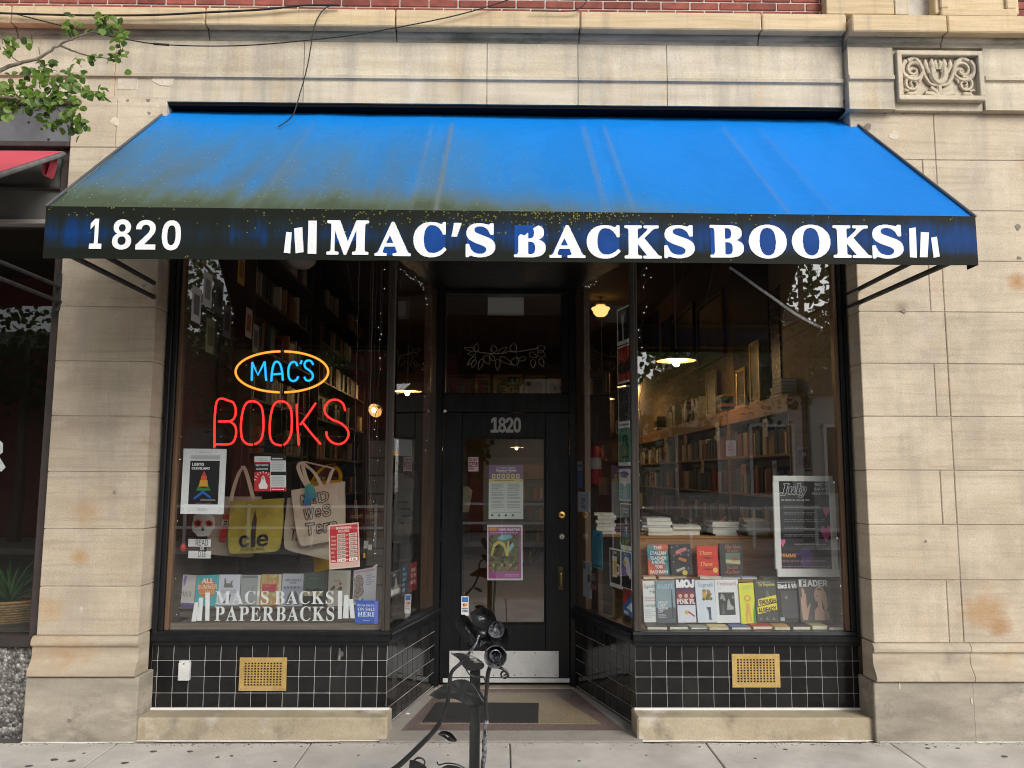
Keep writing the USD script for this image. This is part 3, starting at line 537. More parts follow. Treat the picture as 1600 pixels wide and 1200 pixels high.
# plate glass
def pane(P0, P1, za, zb, m=GLASS, nm='glass_pane', par=None):
    v = np.array([(P0[0], P0[1], za), (P1[0], P1[1], za), (P1[0], P1[1], zb), (P0[0], P0[1], zb)]); return obj(par or sf, nm, (v, np.array([[0, 1, 2], [0, 2, 3]])), m)
pane((jl - .005, .03), (XA - .01, .03), sill_t - .01, WT + .01); pane((XC + .01, .03), (jr + .005, .03), sill_t - .01, WT + .01)
DA, DC = (XA + .02, .06), (XC - .02, .06)
EA, EC = (XDA - .03, YD - .03), (XDC + .03, YD - .03)
pane(DA, EA, sill_t - .005, ZH); pane(EC, DC, sill_t - .005, ZH)
for P, Q in ((DA, EA), (DC, EC)):                               # brown wooden linings at the inner ends of the splayed windows
    P, Q = np.array(P), np.array(Q); d = (Q - P); t0, t1 = .80, 1.0
    a, b = P + d * t0, P + d * t1; n = np.array([d[1], -d[0]]) / np.linalg.norm(d) * (.02 if P[0] < 0 else -.02)
    v, f = prism(Polygon([a - n * 0, b - n * 0, b - n * 2.4, a - n * 2.4]), (0, 0, sill_t), (1, 0, 0), (0, 1, 0), (0, 0, 1), ZH - sill_t - .01)
    obj(sf, 'window_lining', (v - np.r_[n * .4, 0], f), WOOD_MID)
# recess soffit, door frame and transom light
obj(sf, 'recess_soffit', prism(Polygon([(XA - .02, .03), (XC + .02, .03), (XDC + .02, YD + .1), (XDA - .02, YD + .1)]), (0, 0, ZH), (1, 0, 0), (0, 1, 0), (0, 0, 1), .05), BLACK)
zdt = Z_(645, YD, 790); zth, zt0, zt1 = Z_(620, YD, 790), Z_(615, YD, 790), Z_(461, YD, 790)
zdb = Z_(1066, YD, 790)
obj(sf, 'door_frame', cbox(XDA - .06, XDA + .012, YD - .05, YD + .12, zdb - .05, ZH - .001, .006), BLACK)
obj(sf, 'door_frame', cbox(XDC - .012, XDC + .06, YD - .05, YD + .12, zdb - .05, ZH - .001, .006), BLACK)
obj(sf, 'transom_bar', cbox(XDA + .013, XDC - .013, YD - .045, YD + .1, zdt + .004, zt0, .006), BLACK)
obj(sf, 'transom_head', cbox(XDA + .013, XDC - .013, YD - .04, YD + .1, zt1, ZH - .001, .006), BLACK)
obj(sf, 'transom_head_moulding', cbox(XDA + .013, XDC - .013, YD - .06, YD - .041, Z_(436, YD), Z_(430, YD), .004), BLACK)
xt0, xt1 = X_(697, YD, 540), X_(877, YD, 540)
obj(sf, 'transom_stile', cbox(XDA + .0135, xt0, YD - .035, YD + .08, zt0 + .001, zt1 - .001, .006), BLACK); obj(sf, 'transom_stile', cbox(xt1, XDC - .0135, YD - .035, YD + .08, zt0 + .001, zt1 - .001, .006), BLACK)
pane((xt0 - .01, YD), (xt1 + .01, YD), zt0 - .01, zt1 + .01)
obj(sf, 'bolt', ball(at(695, 642, YD - .055), .014, 2), WHITE, True)
# entry floor: tan terrazzo with a red border, rising to the door
def floor_z(y): return .012 + (zdb - .03 - .012) * max(0, y + .2) / (YD + .2)
def floor_poly(poly, dz, m, nm):
    n = 8; parts = []
    v, f = prism(poly, (0, 0, 0), (1, 0, 0), (0, 1, 0), (0, 0, 1), .02); v = v.copy(); v[:, 2] += np.array([floor_z(y) for y in v[:, 1]]) - .02 + dz
    return obj(ef, nm, (v, f), m)
ef = thing('entry_floor', 'terrazzo entry floor sloping up to the bookshop door', 'floor', (0, .4, 0), kind='structure')
floor_poly(Polygon([(X_(604, YS) - .01, YS - .03), (X_(996, YS) + .01, YS - .03), (XC + .02, 0), (XDC + .02, YD), (XDA - .02, YD), (XA - .02, 0)]), 0, noisy('grey_entry_cement', (.26, .235, .21), (.40, .37, .335), ns=3.0, rough=.8, extra=[((.15, .13, .11), (1, 1, 1), 3.0, .5, .75, .6)]), 'cement_border')
XA2, XC2 = XA + .05, XC - .07
floor_poly(Polygon([(XA2 + .06, -.03), (XC2 - .02, -.03), (XDC - .03, YD - .02), (XDA + .05, YD - .02)]), .004, TERRAZZO_RED, 'red_border')
floor_poly(Polygon([(XA2 + .16, .10), (XC2 - .16, .10), (XDC - .17, .86), (XDA + .17, .86)]), .008, TERRAZZO, 'tan_field')
obj(ef, 'threshold', cbox(XDA - .02, XDC + .02, YD - .10, YD + .05, zdb - .10, zdb - .022, .01), STONE_GREY)
mat_ = thing('door_mat', 'black ribbed rubber mat on the terrazzo before the door', 'doormat', (-.05, .3, floor_z(.3)))
mq = [(660, 1128), (841, 1129), (842, 1099), (682, 1098)]
mp = []
for a in mq:
    zc_ = .06
    for _ in range(6): p_ = at_z(a[0], a[1], zc_ + .012); zc_ = floor_z(p_[1])
    mp.append(p_)
mpoly = Polygon([(p_[0], p_[1]) for p_ in mp])
for po, dz, nm in ((mpoly, .014, 'mat_edge'), (mpoly.buffer(-.022, join_style=2), .020, 'mat_field')):
    v, f = prism(po, (0, 0, 0), (1, 0, 0), (0, 1, 0), (0, 0, 1), .008); v = v.copy(); v[:, 2] += np.array([floor_z(y) for y in v[:, 1]]) + dz - .006; obj(mat_, nm, (v, f), RUBBER)

# the door
dr = thing('shop_door', 'black glazed shop door with metal 1820 numerals and a white kick plate', 'door', ((XDA + XDC) / 2, YD, zdb))
dx0, dx1 = XDA + .016, XDC - .016; gx0, gx1, gz0, gz1 = X_(720.5, YD, 830), X_(852, YD, 830), Z_(974, YD), Z_(684, YD)
yf = YD - .03
obj(dr, 'door_stile', cbox(dx0, gx0, yf, YD + .02, zdb, zdt, .005), BLACK); obj(dr, 'door_stile', cbox(gx1, dx1, yf, YD + .02, zdb, zdt, .005), BLACK)
obj(dr, 'door_rail', cbox(gx0 + .001, gx1 - .001, yf + .002, YD + .02, gz1, zdt, .004), BLACK); obj(dr, 'door_rail', cbox(gx0 + .001, gx1 - .001, yf + .002, YD + .02, zdb, gz0, .004), BLACK)
pane((gx0, YD - .004), (gx1, YD - .004), gz0, gz1, GLASS, 'glass_pane', dr)
obj(dr, 'glazing_bead', join([cbox(gx0, gx1, YD - .02, YD - .006, gz0 + .0005, gz0 + .012, .003), cbox(gx0, gx1, YD - .02, YD - .006, gz1 - .012, gz1, .003), cbox(gx0, gx0 + .012, YD - .019, YD - .006, gz0, gz1, .003), cbox(gx1 - .012, gx1, YD - .019, YD - .006, gz0, gz1, .003)]), BLACK)
kp = obj(dr, 'kick_plate', cbox(X_(702, yf, 1040), X_(873, yf, 1040), yf - .004, yf - .0005, Z_(1058, yf), Z_(1017, yf), .001), STEEL)
for i in range(6):
    for p in (1020, 1055): obj(kp, 'screw', ball(at(706 + i * 32.6, p, yf - .005), (.005, .002, .005)), paint((.08, .08, .08), .4, .8))
obj(dr, 'door_sweep', cbox(X_(692, yf, 1062), X_(890, yf, 1062), yf - .014, yf - .001, Z_(1066, yf), Z_(1059.5, yf), .003), STEEL)
for ch, a, b in (('1', 767, 780), ('8', 779, 791.5), ('2', 790.5, 803), ('0', 802.5, 815)):
    g = text_poly(ch, .1, 'bold', 0, 96); g = fit_poly(g, 0, 0, X_(b - 1.2, yf, 664) - X_(a, yf, 664), Z_(652.5, yf) - Z_(675.5, yf)).buffer(.0018)
    obj(dr, 'numeral', prism(g, at(a, 675.5, yf - .007), (1, 0, 0), (0, 0, 1), (0, 1, 0), .0065), GREYMETAL)
c = at(878, 804.5, yf); lk = obj(dr, 'lock', lathe([(0, .012), (.012, .012), (.026, .008), (.031, 0)], c, 24, (0, -1, 0)), POLBRASS, 30); obj(lk, 'keyhole', lathe([(0, .014), (.009, .013), (.010, .010)], c, 16, (0, -1, 0)), paint((.05, .03, .01), .5), 30)
c = at(878, 838.5, yf); lk = obj(dr, 'lock', lathe([(0, .012), (.018, .011), (.024, 0)], c, 24, (0, -1, 0)), paint((.62, .58, .47), .3, .8), 30); obj(lk, 'keyhole', box(c[0] - .003, c[0] + .003, c[1] - .014, c[1] - .01, c[2] - .012, c[2] + .008), paint((.02, .02, .02), .5))
h0, h1 = at(876, 885, yf), at(876, 922, yf)
hd = obj(dr, 'door_handle', cbox(h0[0] - .02, h0[0] + .02, yf - .007, yf - .0006, h1[2], h0[2], .004), paint((.10, .075, .04), .35, .8))
obj(hd, 'grip', tube(smooth_path([(h0[0], yf - .006, h0[2] - .03), (h0[0], yf - .05, h0[2] - .045), (h0[0], yf - .055, h0[2] - .10), (h0[0], yf - .04, h1[2] + .035), (h0[0], yf - .006, h1[2] + .03)], 6), .009, 8), paint((.30, .22, .09), .3, .9), True)
obj(dr, 'hinge', cbox(dx0 - .012, dx0 + .012, yf - .012, yf - .001, Z_(848, yf), Z_(826, yf), .004), BLACK)

# vents, box and tap on the tiles
def vent(px0, px1, py0, py1, label):
    a, b = at(px0, py1, -.002), at(px1, py0, -.002); x0, x1, z0_, z1_ = a[0], b[0], a[2], b[2]
    t = thing('vent_grille', label, 'vent', ((x0 + x1) / 2, 0, z0_))
    outer = sbox(0, 0, x1 - x0, z1_ - z0_); W, H = x1 - x0, z1_ - z0_; mx, mz = .030, .030; nx, nz = 12, 9; px_, pz_ = (W - 2 * mx) / nx, (H - 2 * mz) / nz
    holes = [sbox(mx + i * px_ + px_ * .19, mz + j * pz_ + pz_ * .19, mx + i * px_ + px_ * .81, mz + j * pz_ + pz_ * .81) for i in range(nx) for j in range(nz)]
    obj(t, 'plate', prism(outer.difference(union_all(holes)), (x0, -.012, z0_), (1, 0, 0), (0, 0, 1), (0, 1, 0), .008), BRASS)
    obj(t, 'duct', box(x0 + .012, x1 - .012, -.004, -.0025, z0_ + .012, z1_ - .012), paint((.006, .006, .006), .9))
    for u in (.012, W - .012):
        for w_ in (.012, H - .012): obj(t, 'screw', ball((x0 + u, -.0125, z0_ + w_), (.005, .002, .005)), POLBRASS)
vent(373.5, 449, 1027, 1079, 'square-holed brass vent grille in the tiles under the neon sign window')
vent(1144, 1217, 1021.5, 1073.5, 'square-holed brass vent grille in the tiles under the chalkboard window')
a, b = at(280.5, 1062, 0), at(299.5, 1031, 0)
eb = thing('socket_box', 'small pale metal box fixed to the black tiles beside the brass vent', 'electrical box', ((a[0] + b[0]) / 2, 0, a[2]))
obj(eb, 'cover', cbox(a[0], b[0], -.035, -.001, a[2], b[2] - .012, .004), STEEL); obj(eb, 'lid_hinge', cbox(a[0] + .002, b[0] - .002, -.030, -.001, b[2] - .0115, b[2], .003), STEEL); obj(eb, 'catch', ball(((a[0] + b[0]) / 2, -.036, b[2] - .018), .005), paint((.05, .05, .05)))
c = at(532, 1022, -.002)
tp = thing('wall_tap', 'small dull metal tap sticking out of the black tiles near the corner', 'tap', c)
obj(tp, 'flange', lathe([(0, .01), (.018, .01), (.022, 0)], c, 16, (0, -1, 0)), paint((.14, .14, .135), .5, .5), 30); obj(tp, 'spout', tube([c + [0, -.008, 0], c + [0, -.035, 0], c + [0, -.045, -.012], c + [0, -.045, -.028]], [.012, .012, .011, .012], 10), paint((.16, .155, .15), .5, .5), 40); obj(tp, 'stem', tube([c + [0, -.03, .005], c + [0, -.03, .045]], [.008, .006], 8), paint((.12, .12, .12), .5, .5), 40)
c = at_p(632, 1117, np.array([XA, 0, 0]), np.array([YD, -(XDA - XA), 0]))
ds = thing('door_stop', 'short door stop with a white tip at the foot of the entry tiles', 'door stop', c)
dn = np.array([.9, -.25, 0]); obj(ds, 'bracket', tube([c - dn * .01 + [0, 0, -.05], c - dn * .005, c + dn * .02], .006, 8), paint((.10, .1, .1), .4, .6), 40); obj(ds, 'tip', lathe([(0, .028), (.014, .026), (.016, .01), (.012, 0)], c + dn * .012, 14, dn), WHITE, 40)
# ---------------------------------------------------------------- the blue awning
YBk = -.06
aL, aR = at(262, 168, YBk), at(1322, 184, YBk)
YF = -1.5
for _ in range(30):
    f_ = (at(1530.5, 338, YF)[0] - at(79, 322, YF)[0]) / (aR[0] - aL[0]); YF = CAM[1] + (YF - CAM[1]) / f_ if False else YF - (f_ - 1) * (-(YF - CAM[1])) * .5 * -1 if f_ < 1 else YF - (f_ - 1) * (YF - CAM[1]) * .5
fL, fR = at(79, 322, YF), at(1530.5, 338, YF); bL, bR = at(73, 403, YF), at(1533, 414.5, YF)
zf_t, zf_b, zb_t = (fL[2] + fR[2]) / 2, (bL[2] + bR[2]) / 2, (aL[2] + aR[2]) / 2
xa, xb = (aL[0] + fL[0]) / 2, (aR[0] + fR[0]) / 2
def sepnodes():
    return ({'g': GP, 's': ('separate_xyz', {}), 't': ('map_range', {'from_min': zf_t, 'from_max': zb_t, 'clamp': True}), 'x': ('map_range', {'from_min': xa, 'from_max': xb, 'clamp': True})},
            [('g.position', 's.vector'), ('s.z', 't.value'), ('s.x', 'x.value')])
n, l = sepnodes()
stripes = [(p - xa) / (xb - xa) for p in [X_(q, YF, 335) for q in (395, 640, 680, 950, 993, 1237, 1312)]]
strg = [.3, .35, .7, .55, .4, .35, .15]
rp = [(0, (0, 0, 0))]
for s_, k in zip(stripes, strg): rp += [(s_ - .0045, (0, 0, 0)), (s_ - .0005, (k, k, k)), (s_ + .0005, (k, k, k)), (s_ + .0045, (0, 0, 0))]
rp.append((1, (0, 0, 0)))
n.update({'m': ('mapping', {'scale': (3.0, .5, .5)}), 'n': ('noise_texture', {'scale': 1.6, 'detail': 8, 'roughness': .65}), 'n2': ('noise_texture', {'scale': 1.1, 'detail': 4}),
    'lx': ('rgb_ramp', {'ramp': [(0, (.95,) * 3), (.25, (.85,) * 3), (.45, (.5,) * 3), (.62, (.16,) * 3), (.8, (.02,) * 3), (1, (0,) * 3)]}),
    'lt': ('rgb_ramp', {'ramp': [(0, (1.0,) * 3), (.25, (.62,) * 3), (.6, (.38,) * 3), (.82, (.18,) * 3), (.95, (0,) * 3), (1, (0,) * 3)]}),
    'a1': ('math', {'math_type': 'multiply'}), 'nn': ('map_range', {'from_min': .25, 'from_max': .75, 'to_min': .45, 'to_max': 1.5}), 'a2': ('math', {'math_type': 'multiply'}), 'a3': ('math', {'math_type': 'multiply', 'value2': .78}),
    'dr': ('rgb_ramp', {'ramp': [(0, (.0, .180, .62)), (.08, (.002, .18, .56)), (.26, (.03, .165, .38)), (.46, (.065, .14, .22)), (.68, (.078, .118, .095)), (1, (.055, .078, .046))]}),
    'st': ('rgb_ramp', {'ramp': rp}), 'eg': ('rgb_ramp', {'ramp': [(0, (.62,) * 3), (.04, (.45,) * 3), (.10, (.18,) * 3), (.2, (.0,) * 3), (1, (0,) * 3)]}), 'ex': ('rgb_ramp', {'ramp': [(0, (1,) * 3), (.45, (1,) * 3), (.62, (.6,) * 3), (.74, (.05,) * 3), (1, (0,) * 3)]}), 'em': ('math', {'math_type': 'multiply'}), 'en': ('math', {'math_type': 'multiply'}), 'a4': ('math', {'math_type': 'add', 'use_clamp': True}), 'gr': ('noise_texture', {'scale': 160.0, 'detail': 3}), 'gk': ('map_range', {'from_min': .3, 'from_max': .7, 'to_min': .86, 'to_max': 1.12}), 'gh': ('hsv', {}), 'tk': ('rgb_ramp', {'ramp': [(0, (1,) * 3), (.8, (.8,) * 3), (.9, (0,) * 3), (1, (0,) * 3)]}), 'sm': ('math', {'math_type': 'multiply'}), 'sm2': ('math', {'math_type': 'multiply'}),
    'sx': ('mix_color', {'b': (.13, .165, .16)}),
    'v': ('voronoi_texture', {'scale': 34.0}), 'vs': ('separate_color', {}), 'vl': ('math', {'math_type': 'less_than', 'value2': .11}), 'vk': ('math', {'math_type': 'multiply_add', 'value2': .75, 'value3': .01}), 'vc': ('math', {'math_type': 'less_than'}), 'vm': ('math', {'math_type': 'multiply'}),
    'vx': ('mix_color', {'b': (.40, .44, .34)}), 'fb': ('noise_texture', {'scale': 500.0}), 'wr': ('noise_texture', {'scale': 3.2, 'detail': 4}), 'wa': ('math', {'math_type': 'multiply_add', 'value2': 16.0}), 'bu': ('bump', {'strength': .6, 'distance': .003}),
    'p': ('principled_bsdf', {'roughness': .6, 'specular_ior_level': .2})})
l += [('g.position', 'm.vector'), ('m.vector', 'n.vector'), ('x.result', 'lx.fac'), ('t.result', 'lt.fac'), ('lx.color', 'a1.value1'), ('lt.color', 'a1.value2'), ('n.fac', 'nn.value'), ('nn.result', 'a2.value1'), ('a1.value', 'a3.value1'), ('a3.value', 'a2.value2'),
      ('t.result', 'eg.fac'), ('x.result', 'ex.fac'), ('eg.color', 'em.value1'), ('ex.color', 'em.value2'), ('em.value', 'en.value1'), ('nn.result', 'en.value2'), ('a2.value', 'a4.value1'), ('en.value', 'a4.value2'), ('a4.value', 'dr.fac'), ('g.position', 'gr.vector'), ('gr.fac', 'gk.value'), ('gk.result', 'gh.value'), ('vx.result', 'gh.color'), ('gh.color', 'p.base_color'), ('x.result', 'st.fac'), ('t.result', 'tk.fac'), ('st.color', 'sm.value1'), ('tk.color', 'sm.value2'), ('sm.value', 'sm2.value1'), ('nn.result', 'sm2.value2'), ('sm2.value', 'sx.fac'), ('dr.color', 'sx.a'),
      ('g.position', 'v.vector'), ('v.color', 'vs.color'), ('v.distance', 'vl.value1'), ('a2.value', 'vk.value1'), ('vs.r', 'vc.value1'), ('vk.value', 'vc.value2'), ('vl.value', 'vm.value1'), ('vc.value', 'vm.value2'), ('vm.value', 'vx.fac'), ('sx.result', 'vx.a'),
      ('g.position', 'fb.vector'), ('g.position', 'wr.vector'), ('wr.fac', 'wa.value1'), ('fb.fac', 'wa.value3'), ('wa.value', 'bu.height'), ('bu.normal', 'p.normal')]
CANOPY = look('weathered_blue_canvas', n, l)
n, l = sepnodes()
n['t'] = ('map_range', {'from_min': zf_b, 'from_max': zf_t, 'clamp': True})
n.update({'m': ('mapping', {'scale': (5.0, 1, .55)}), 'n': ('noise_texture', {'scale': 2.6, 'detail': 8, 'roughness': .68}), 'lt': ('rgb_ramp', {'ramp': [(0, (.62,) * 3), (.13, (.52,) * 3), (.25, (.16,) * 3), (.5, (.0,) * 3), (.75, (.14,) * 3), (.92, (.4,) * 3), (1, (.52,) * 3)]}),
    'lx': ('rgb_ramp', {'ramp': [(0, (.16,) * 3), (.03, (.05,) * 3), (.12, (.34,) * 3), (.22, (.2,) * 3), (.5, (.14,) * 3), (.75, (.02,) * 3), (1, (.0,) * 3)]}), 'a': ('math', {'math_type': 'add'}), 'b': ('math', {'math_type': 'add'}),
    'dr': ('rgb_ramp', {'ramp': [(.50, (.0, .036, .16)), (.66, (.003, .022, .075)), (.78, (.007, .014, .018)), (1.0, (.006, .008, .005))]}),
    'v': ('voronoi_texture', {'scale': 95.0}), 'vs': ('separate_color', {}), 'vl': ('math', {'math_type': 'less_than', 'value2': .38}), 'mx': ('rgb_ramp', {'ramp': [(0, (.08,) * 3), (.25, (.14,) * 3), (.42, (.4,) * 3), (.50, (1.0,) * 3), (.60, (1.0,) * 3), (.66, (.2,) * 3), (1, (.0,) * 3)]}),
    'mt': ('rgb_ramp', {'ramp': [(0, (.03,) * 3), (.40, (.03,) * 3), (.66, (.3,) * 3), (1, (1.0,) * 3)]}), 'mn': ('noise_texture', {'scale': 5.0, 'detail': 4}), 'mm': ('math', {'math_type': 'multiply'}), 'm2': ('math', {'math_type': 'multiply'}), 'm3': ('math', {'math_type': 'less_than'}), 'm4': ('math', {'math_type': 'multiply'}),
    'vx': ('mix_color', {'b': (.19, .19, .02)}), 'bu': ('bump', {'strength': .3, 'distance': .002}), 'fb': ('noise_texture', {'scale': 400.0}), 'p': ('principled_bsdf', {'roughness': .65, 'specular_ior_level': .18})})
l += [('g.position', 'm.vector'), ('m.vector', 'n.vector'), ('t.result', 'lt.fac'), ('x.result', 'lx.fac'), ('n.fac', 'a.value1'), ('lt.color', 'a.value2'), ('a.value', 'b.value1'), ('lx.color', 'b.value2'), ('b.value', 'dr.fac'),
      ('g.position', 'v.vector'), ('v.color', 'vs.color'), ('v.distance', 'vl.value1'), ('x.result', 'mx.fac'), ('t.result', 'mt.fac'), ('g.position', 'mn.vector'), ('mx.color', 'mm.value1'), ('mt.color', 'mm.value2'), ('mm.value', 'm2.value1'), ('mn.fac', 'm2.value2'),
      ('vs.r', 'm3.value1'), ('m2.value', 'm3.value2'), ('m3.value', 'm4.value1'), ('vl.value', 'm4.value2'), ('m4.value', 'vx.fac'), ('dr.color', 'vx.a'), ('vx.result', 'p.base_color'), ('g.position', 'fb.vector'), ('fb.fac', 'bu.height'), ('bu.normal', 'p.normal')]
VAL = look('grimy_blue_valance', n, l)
CLEANBLUE = noisy('cleaner_blue_canvas', (.0, .036, .19), (.002, .058, .28), ns=7.0, rough=.65, spec=.2, vary=.15)
aw = thing('shop_awning', 'weathered blue canvas awning with white shop lettering and black grime on its valance', 'awning', ((xa + xb) / 2, YBk, zb_t))
nu, nv = 120, 26; V_ = []
for j in range(nv + 1):
    t = j / nv
    for i in range(nu + 1):
        u = i / nu; L = aL * (1 - u) + aR * u; F_ = fL * (1 - u) + fR * u
        L = np.array([xa + (xb - xa) * u, YBk, L[2]]); F_ = np.array([xa + (xb - xa) * u, YF, F_[2]])
        p = L * (1 - t) + F_ * t; near = min(abs(u - s_) for s_ in [0, 1] + stripes)
        sag = .030 * min(1, near / .07) ** .7 * math.sin(math.pi * t) + .016 * meshkit.noise(np.array([u * 12, t * 2.5, 0.5])) + .006 * meshkit.noise(np.array([u * 40, t * 5 + u * 20, 2.5]))
        crease = .008 * math.exp(-((t - .10 - .02 * math.sin(u * 9)) / .02) ** 2) * (1 if u < .4 else .3)
        p = p + np.array([0, .7, -.7]) * (sag - crease); V_.append(p)
V_ = np.array(V_); F4 = []
for j in range(nv):
    for i in range(nu): a_ = j * (nu + 1) + i; F4.append([a_, a_ + 1, a_ + nu + 2, a_ + nu + 1])
F4 = np.array(F4); n0 = len(V_); V2 = V_ + np.array([0, .0022, -.0022]); rim = [i for i in range(nu + 1)] + [(j + 1) * (nu + 1) - 1 for j in range(1, nu + 1) if j <= nv]
tri = lambda q: np.vstack([q[:, [0, 1, 2]], q[:, [0, 2, 3]]])
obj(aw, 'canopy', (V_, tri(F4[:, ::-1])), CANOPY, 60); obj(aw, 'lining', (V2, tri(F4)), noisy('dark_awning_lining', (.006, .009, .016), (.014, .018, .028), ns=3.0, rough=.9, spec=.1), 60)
def valance_poly():
    xs = np.linspace(0, 1, 90); topz = fL[2] + (fR[2] - fL[2]) * xs; botz = bL[2] + (bR[2] - bL[2]) * xs + .004 * (meshkit.noise(np.c_[xs * 30, xs * 0, xs * 0]) - .5)
    X = xa + (xb - xa) * xs; return Polygon(np.r_[np.c_[X, topz], np.c_[X, botz][::-1]])
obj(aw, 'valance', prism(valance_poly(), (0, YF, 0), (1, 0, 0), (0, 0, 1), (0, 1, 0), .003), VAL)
for x, L_, B_ in ((xa, fL, bL), (xb, fR, bR)):
    obj(aw, 'valance_return', cbox(x - .003, x + .003, YF + .004, YF + .10, B_[2] + .002, L_[2] - .002, .001), VAL)
for x, L_, F_ in ((xa, aL, fL), (xb, aR, fR)):                   # welted edges
    obj(aw, 'edge_welt', tube(np.array([[x, YBk, L_[2]], [x, YF, F_[2]]]), .008, 8), paint((.075, .085, .095), .6), True)
obj(aw, 'front_bar', join([tube(np.array([[xa + .01, YF + .03, zf_b + .04], [xb - .01, YF + .03, zf_b + .04]]), .016, 8), tube(np.array([[xa + .01, YF + .03, fL[2] - .03], [xb - .01, YF + .03, fR[2] - .03]]), .016, 8)]), PIPE, True)
for s_ in [0.003, .997] + stripes:
    x = xa + (xb - xa) * s_; obj(aw, 'rafter', tube(np.array([[x, YBk + .02, zb_t - .06], [x, YF + .03, (fL[2] + fR[2]) / 2 - .04]]), .011, 8), PIPE, True)
for (p0, p1, r) in (((250, 469), (120, 404), .016), ((250, 447.5), (172, 404), .016), ((1333, 477), (1480, 412), .016), ((1333, 456), (1420, 412), .016)):
    P0 = at(*p0, -.10); P1 = np.array([P0[0], YF + .04, P0[2] + (0.012 if r else 0)])
    d1 = ray(*p1); t1 = (P0[0] - CAM[0]) / d1[0]; Q = CAM + d1 * t1; k = (YF + .04 - P0[1]) / (Q[1] - P0[1]); P1 = P0 + (Q - P0) * k
    obj(aw, 'side_arm', tube(np.array([P0 + [0, .08, (P0[2] - P1[2]) * .04], P1]), r, 10), PIPE, True)
def letter(ch, x0, y0, x1, y1, font, bold, cut=None, rnd=.0, halo=True):
    g = text_poly(ch, .2, font, bold, 150); a, b = at(x0, y1, YF), at(x1, y0, YF); g = fit_poly(g, 0, 0, b[0] - a[0], b[2] - a[2])
    if rnd: g = g.buffer(.0012).buffer(-.0056).buffer(.0056); g = fit_poly(g, 0, 0, b[0] - a[0], b[2] - a[2])
    hull = g.convex_hull.buffer(-.004) if ch in 'CBOSA' else g.buffer(.014).buffer(-.016)
    if cut:
        pc = Polygon([((at(px, py, YF) - a)[0], (at(px, py, YF) - a)[2]) for px, py in cut]); g = g.difference(pc); g = g.buffer(-.001).buffer(.001)
    O = np.array([a[0], YF, a[2]])
    if halo: hd_ = hull.difference(g.buffer(-.002)); [obj(aw, 'clean_canvas', prism(q_, O + [0, -.0012, 0], (1, 0, 0), (0, 0, 1), (0, 1, 0), .0008), CLEANBLUE) for q_ in getattr(hd_, 'geoms', [hd_]) if q_.area > 2e-5]
    obj(aw, 'letter', prism(g, O + [0, -.0025, 0], (1, 0, 0), (0, 0, 1), (0, 1, 0), .0021), VINYL, label=('torn letter missing its upper left corner' if cut else None))
BCUT = [(798, 346), (843, 346), (840, 353), (833, 357), (834, 366), (824, 364), (820, 368), (813, 366), (809, 371), (806, 365), (798, 367)]
for r in (('M', 510, 344.5, 577, 398), ('A', 585, 347, 643, 400), ('C', 645.5, 347, 698, 402), ('\u2019', 705.5, 348.5, 721.5, 370), ('S', 727.5, 349, 774, 402), ('B', 802.5, 351, 852.5, 402, BCUT), ('A', 858.5, 352, 914.5, 403), ('C', 917, 352, 969, 404),
          ('K', 976, 352.5, 1033, 404), ('S', 1038, 352, 1084.5, 403.5), ('B', 1109.5, 352, 1161, 402.5), ('O', 1170.5, 351.5, 1228, 404), ('O', 1238, 351.5, 1296, 404), ('K', 1302.5, 352.5, 1359.5, 403), ('S', 1363.5, 351.5, 1409.5, 404)):
    letter(r[0], r[1], r[2], r[3], r[4], 'serif' if r[0] != '\u2019' else 'bold', .7 if r[0] != '\u2019' else 0, r[5] if len(r) > 5 else None, (.010 if r[0] != '\u2019' else 0), r[0] not in '\u2019')
for ch, x0, y0, x1, y1 in (('1', 139, 342, 161, 389), ('8', 174.5, 343, 207, 390), ('2', 211, 344, 245, 390), ('0', 252, 344.5, 284, 391)): letter(ch, x0, y0, x1, y1, 'bold', 0, halo=False)
def quads(parent, name, Y, qs, mat, t=.0021, off=.0025):
    for q in qs:
        P = [at(px, py, Y) for px, py in q]; obj(parent, name, prism(Polygon([(p[0], p[2]) for p in P]), (0, Y - off, 0), (1, 0, 0), (0, 0, 1), (0, 1, 0), t), mat)
quads(aw, 'book_emblem', YF, [[(447.5, 362.5), (456, 363), (453.5, 396), (443.5, 395)], [(459.5, 357), (472.5, 355), (474.5, 394), (462, 396)], [(482, 345), (495.3, 345), (494.3, 397), (480.7, 396.5)],
                             [(1420, 357), (1430.5, 355.5), (1432.5, 403), (1421.5, 402)], [(1438.5, 362.5), (1451.3, 363.5), (1449, 402), (1437, 402)], [(1454.5, 371.5), (1463.5, 370), (1468, 401), (1458.5, 403)]], VINYL)

# ---------------------------------------------------------------- cables on the cornice
CABLE = paint((.010, .010, .011), .6)
def cable(label, pts, r, Y=-.345):
    P = smooth_path([at(px, py, y if y is not None else Y) for px, py, y in [(q + (None,))[:3] for q in pts]], 7)
    top('cable', tube(P, r, 7), CABLE, label, 'cable', smooth=True)
cable('thick black cable lying along the cornice up to the bricks', [(-60, 17), (0, 20.5), (100, 23.3), (180, 24), (250, 23), (330, 19), (400, 15.5), (440, 12), (475, 8.5), (530, 8)], .0075)
cable('thin black cable sagging across the frieze through the tree leaves', [(25, 22), (60, 31), (100, 41), (150, 52), (200, 62), (250, 69.3), (330, 72), (400, 70), (470, 64), (550, 55), (620, 43), (700, 27), (760, 11), (810, -6)], .0042)
yend = YBk + (YF - YBk) * .20
cable('thin black cable hanging from the cornice down onto the blue awning', [(530, 8), (517, 8.5), (505, 16), (495.5, 30), (490, 46), (487, 64), (482, 95), (475, 125), (469, 145), (466, 156, -.35), (459, 177, -.36), (450, 188, yend), (435, 198, yend - .02)], .0042)
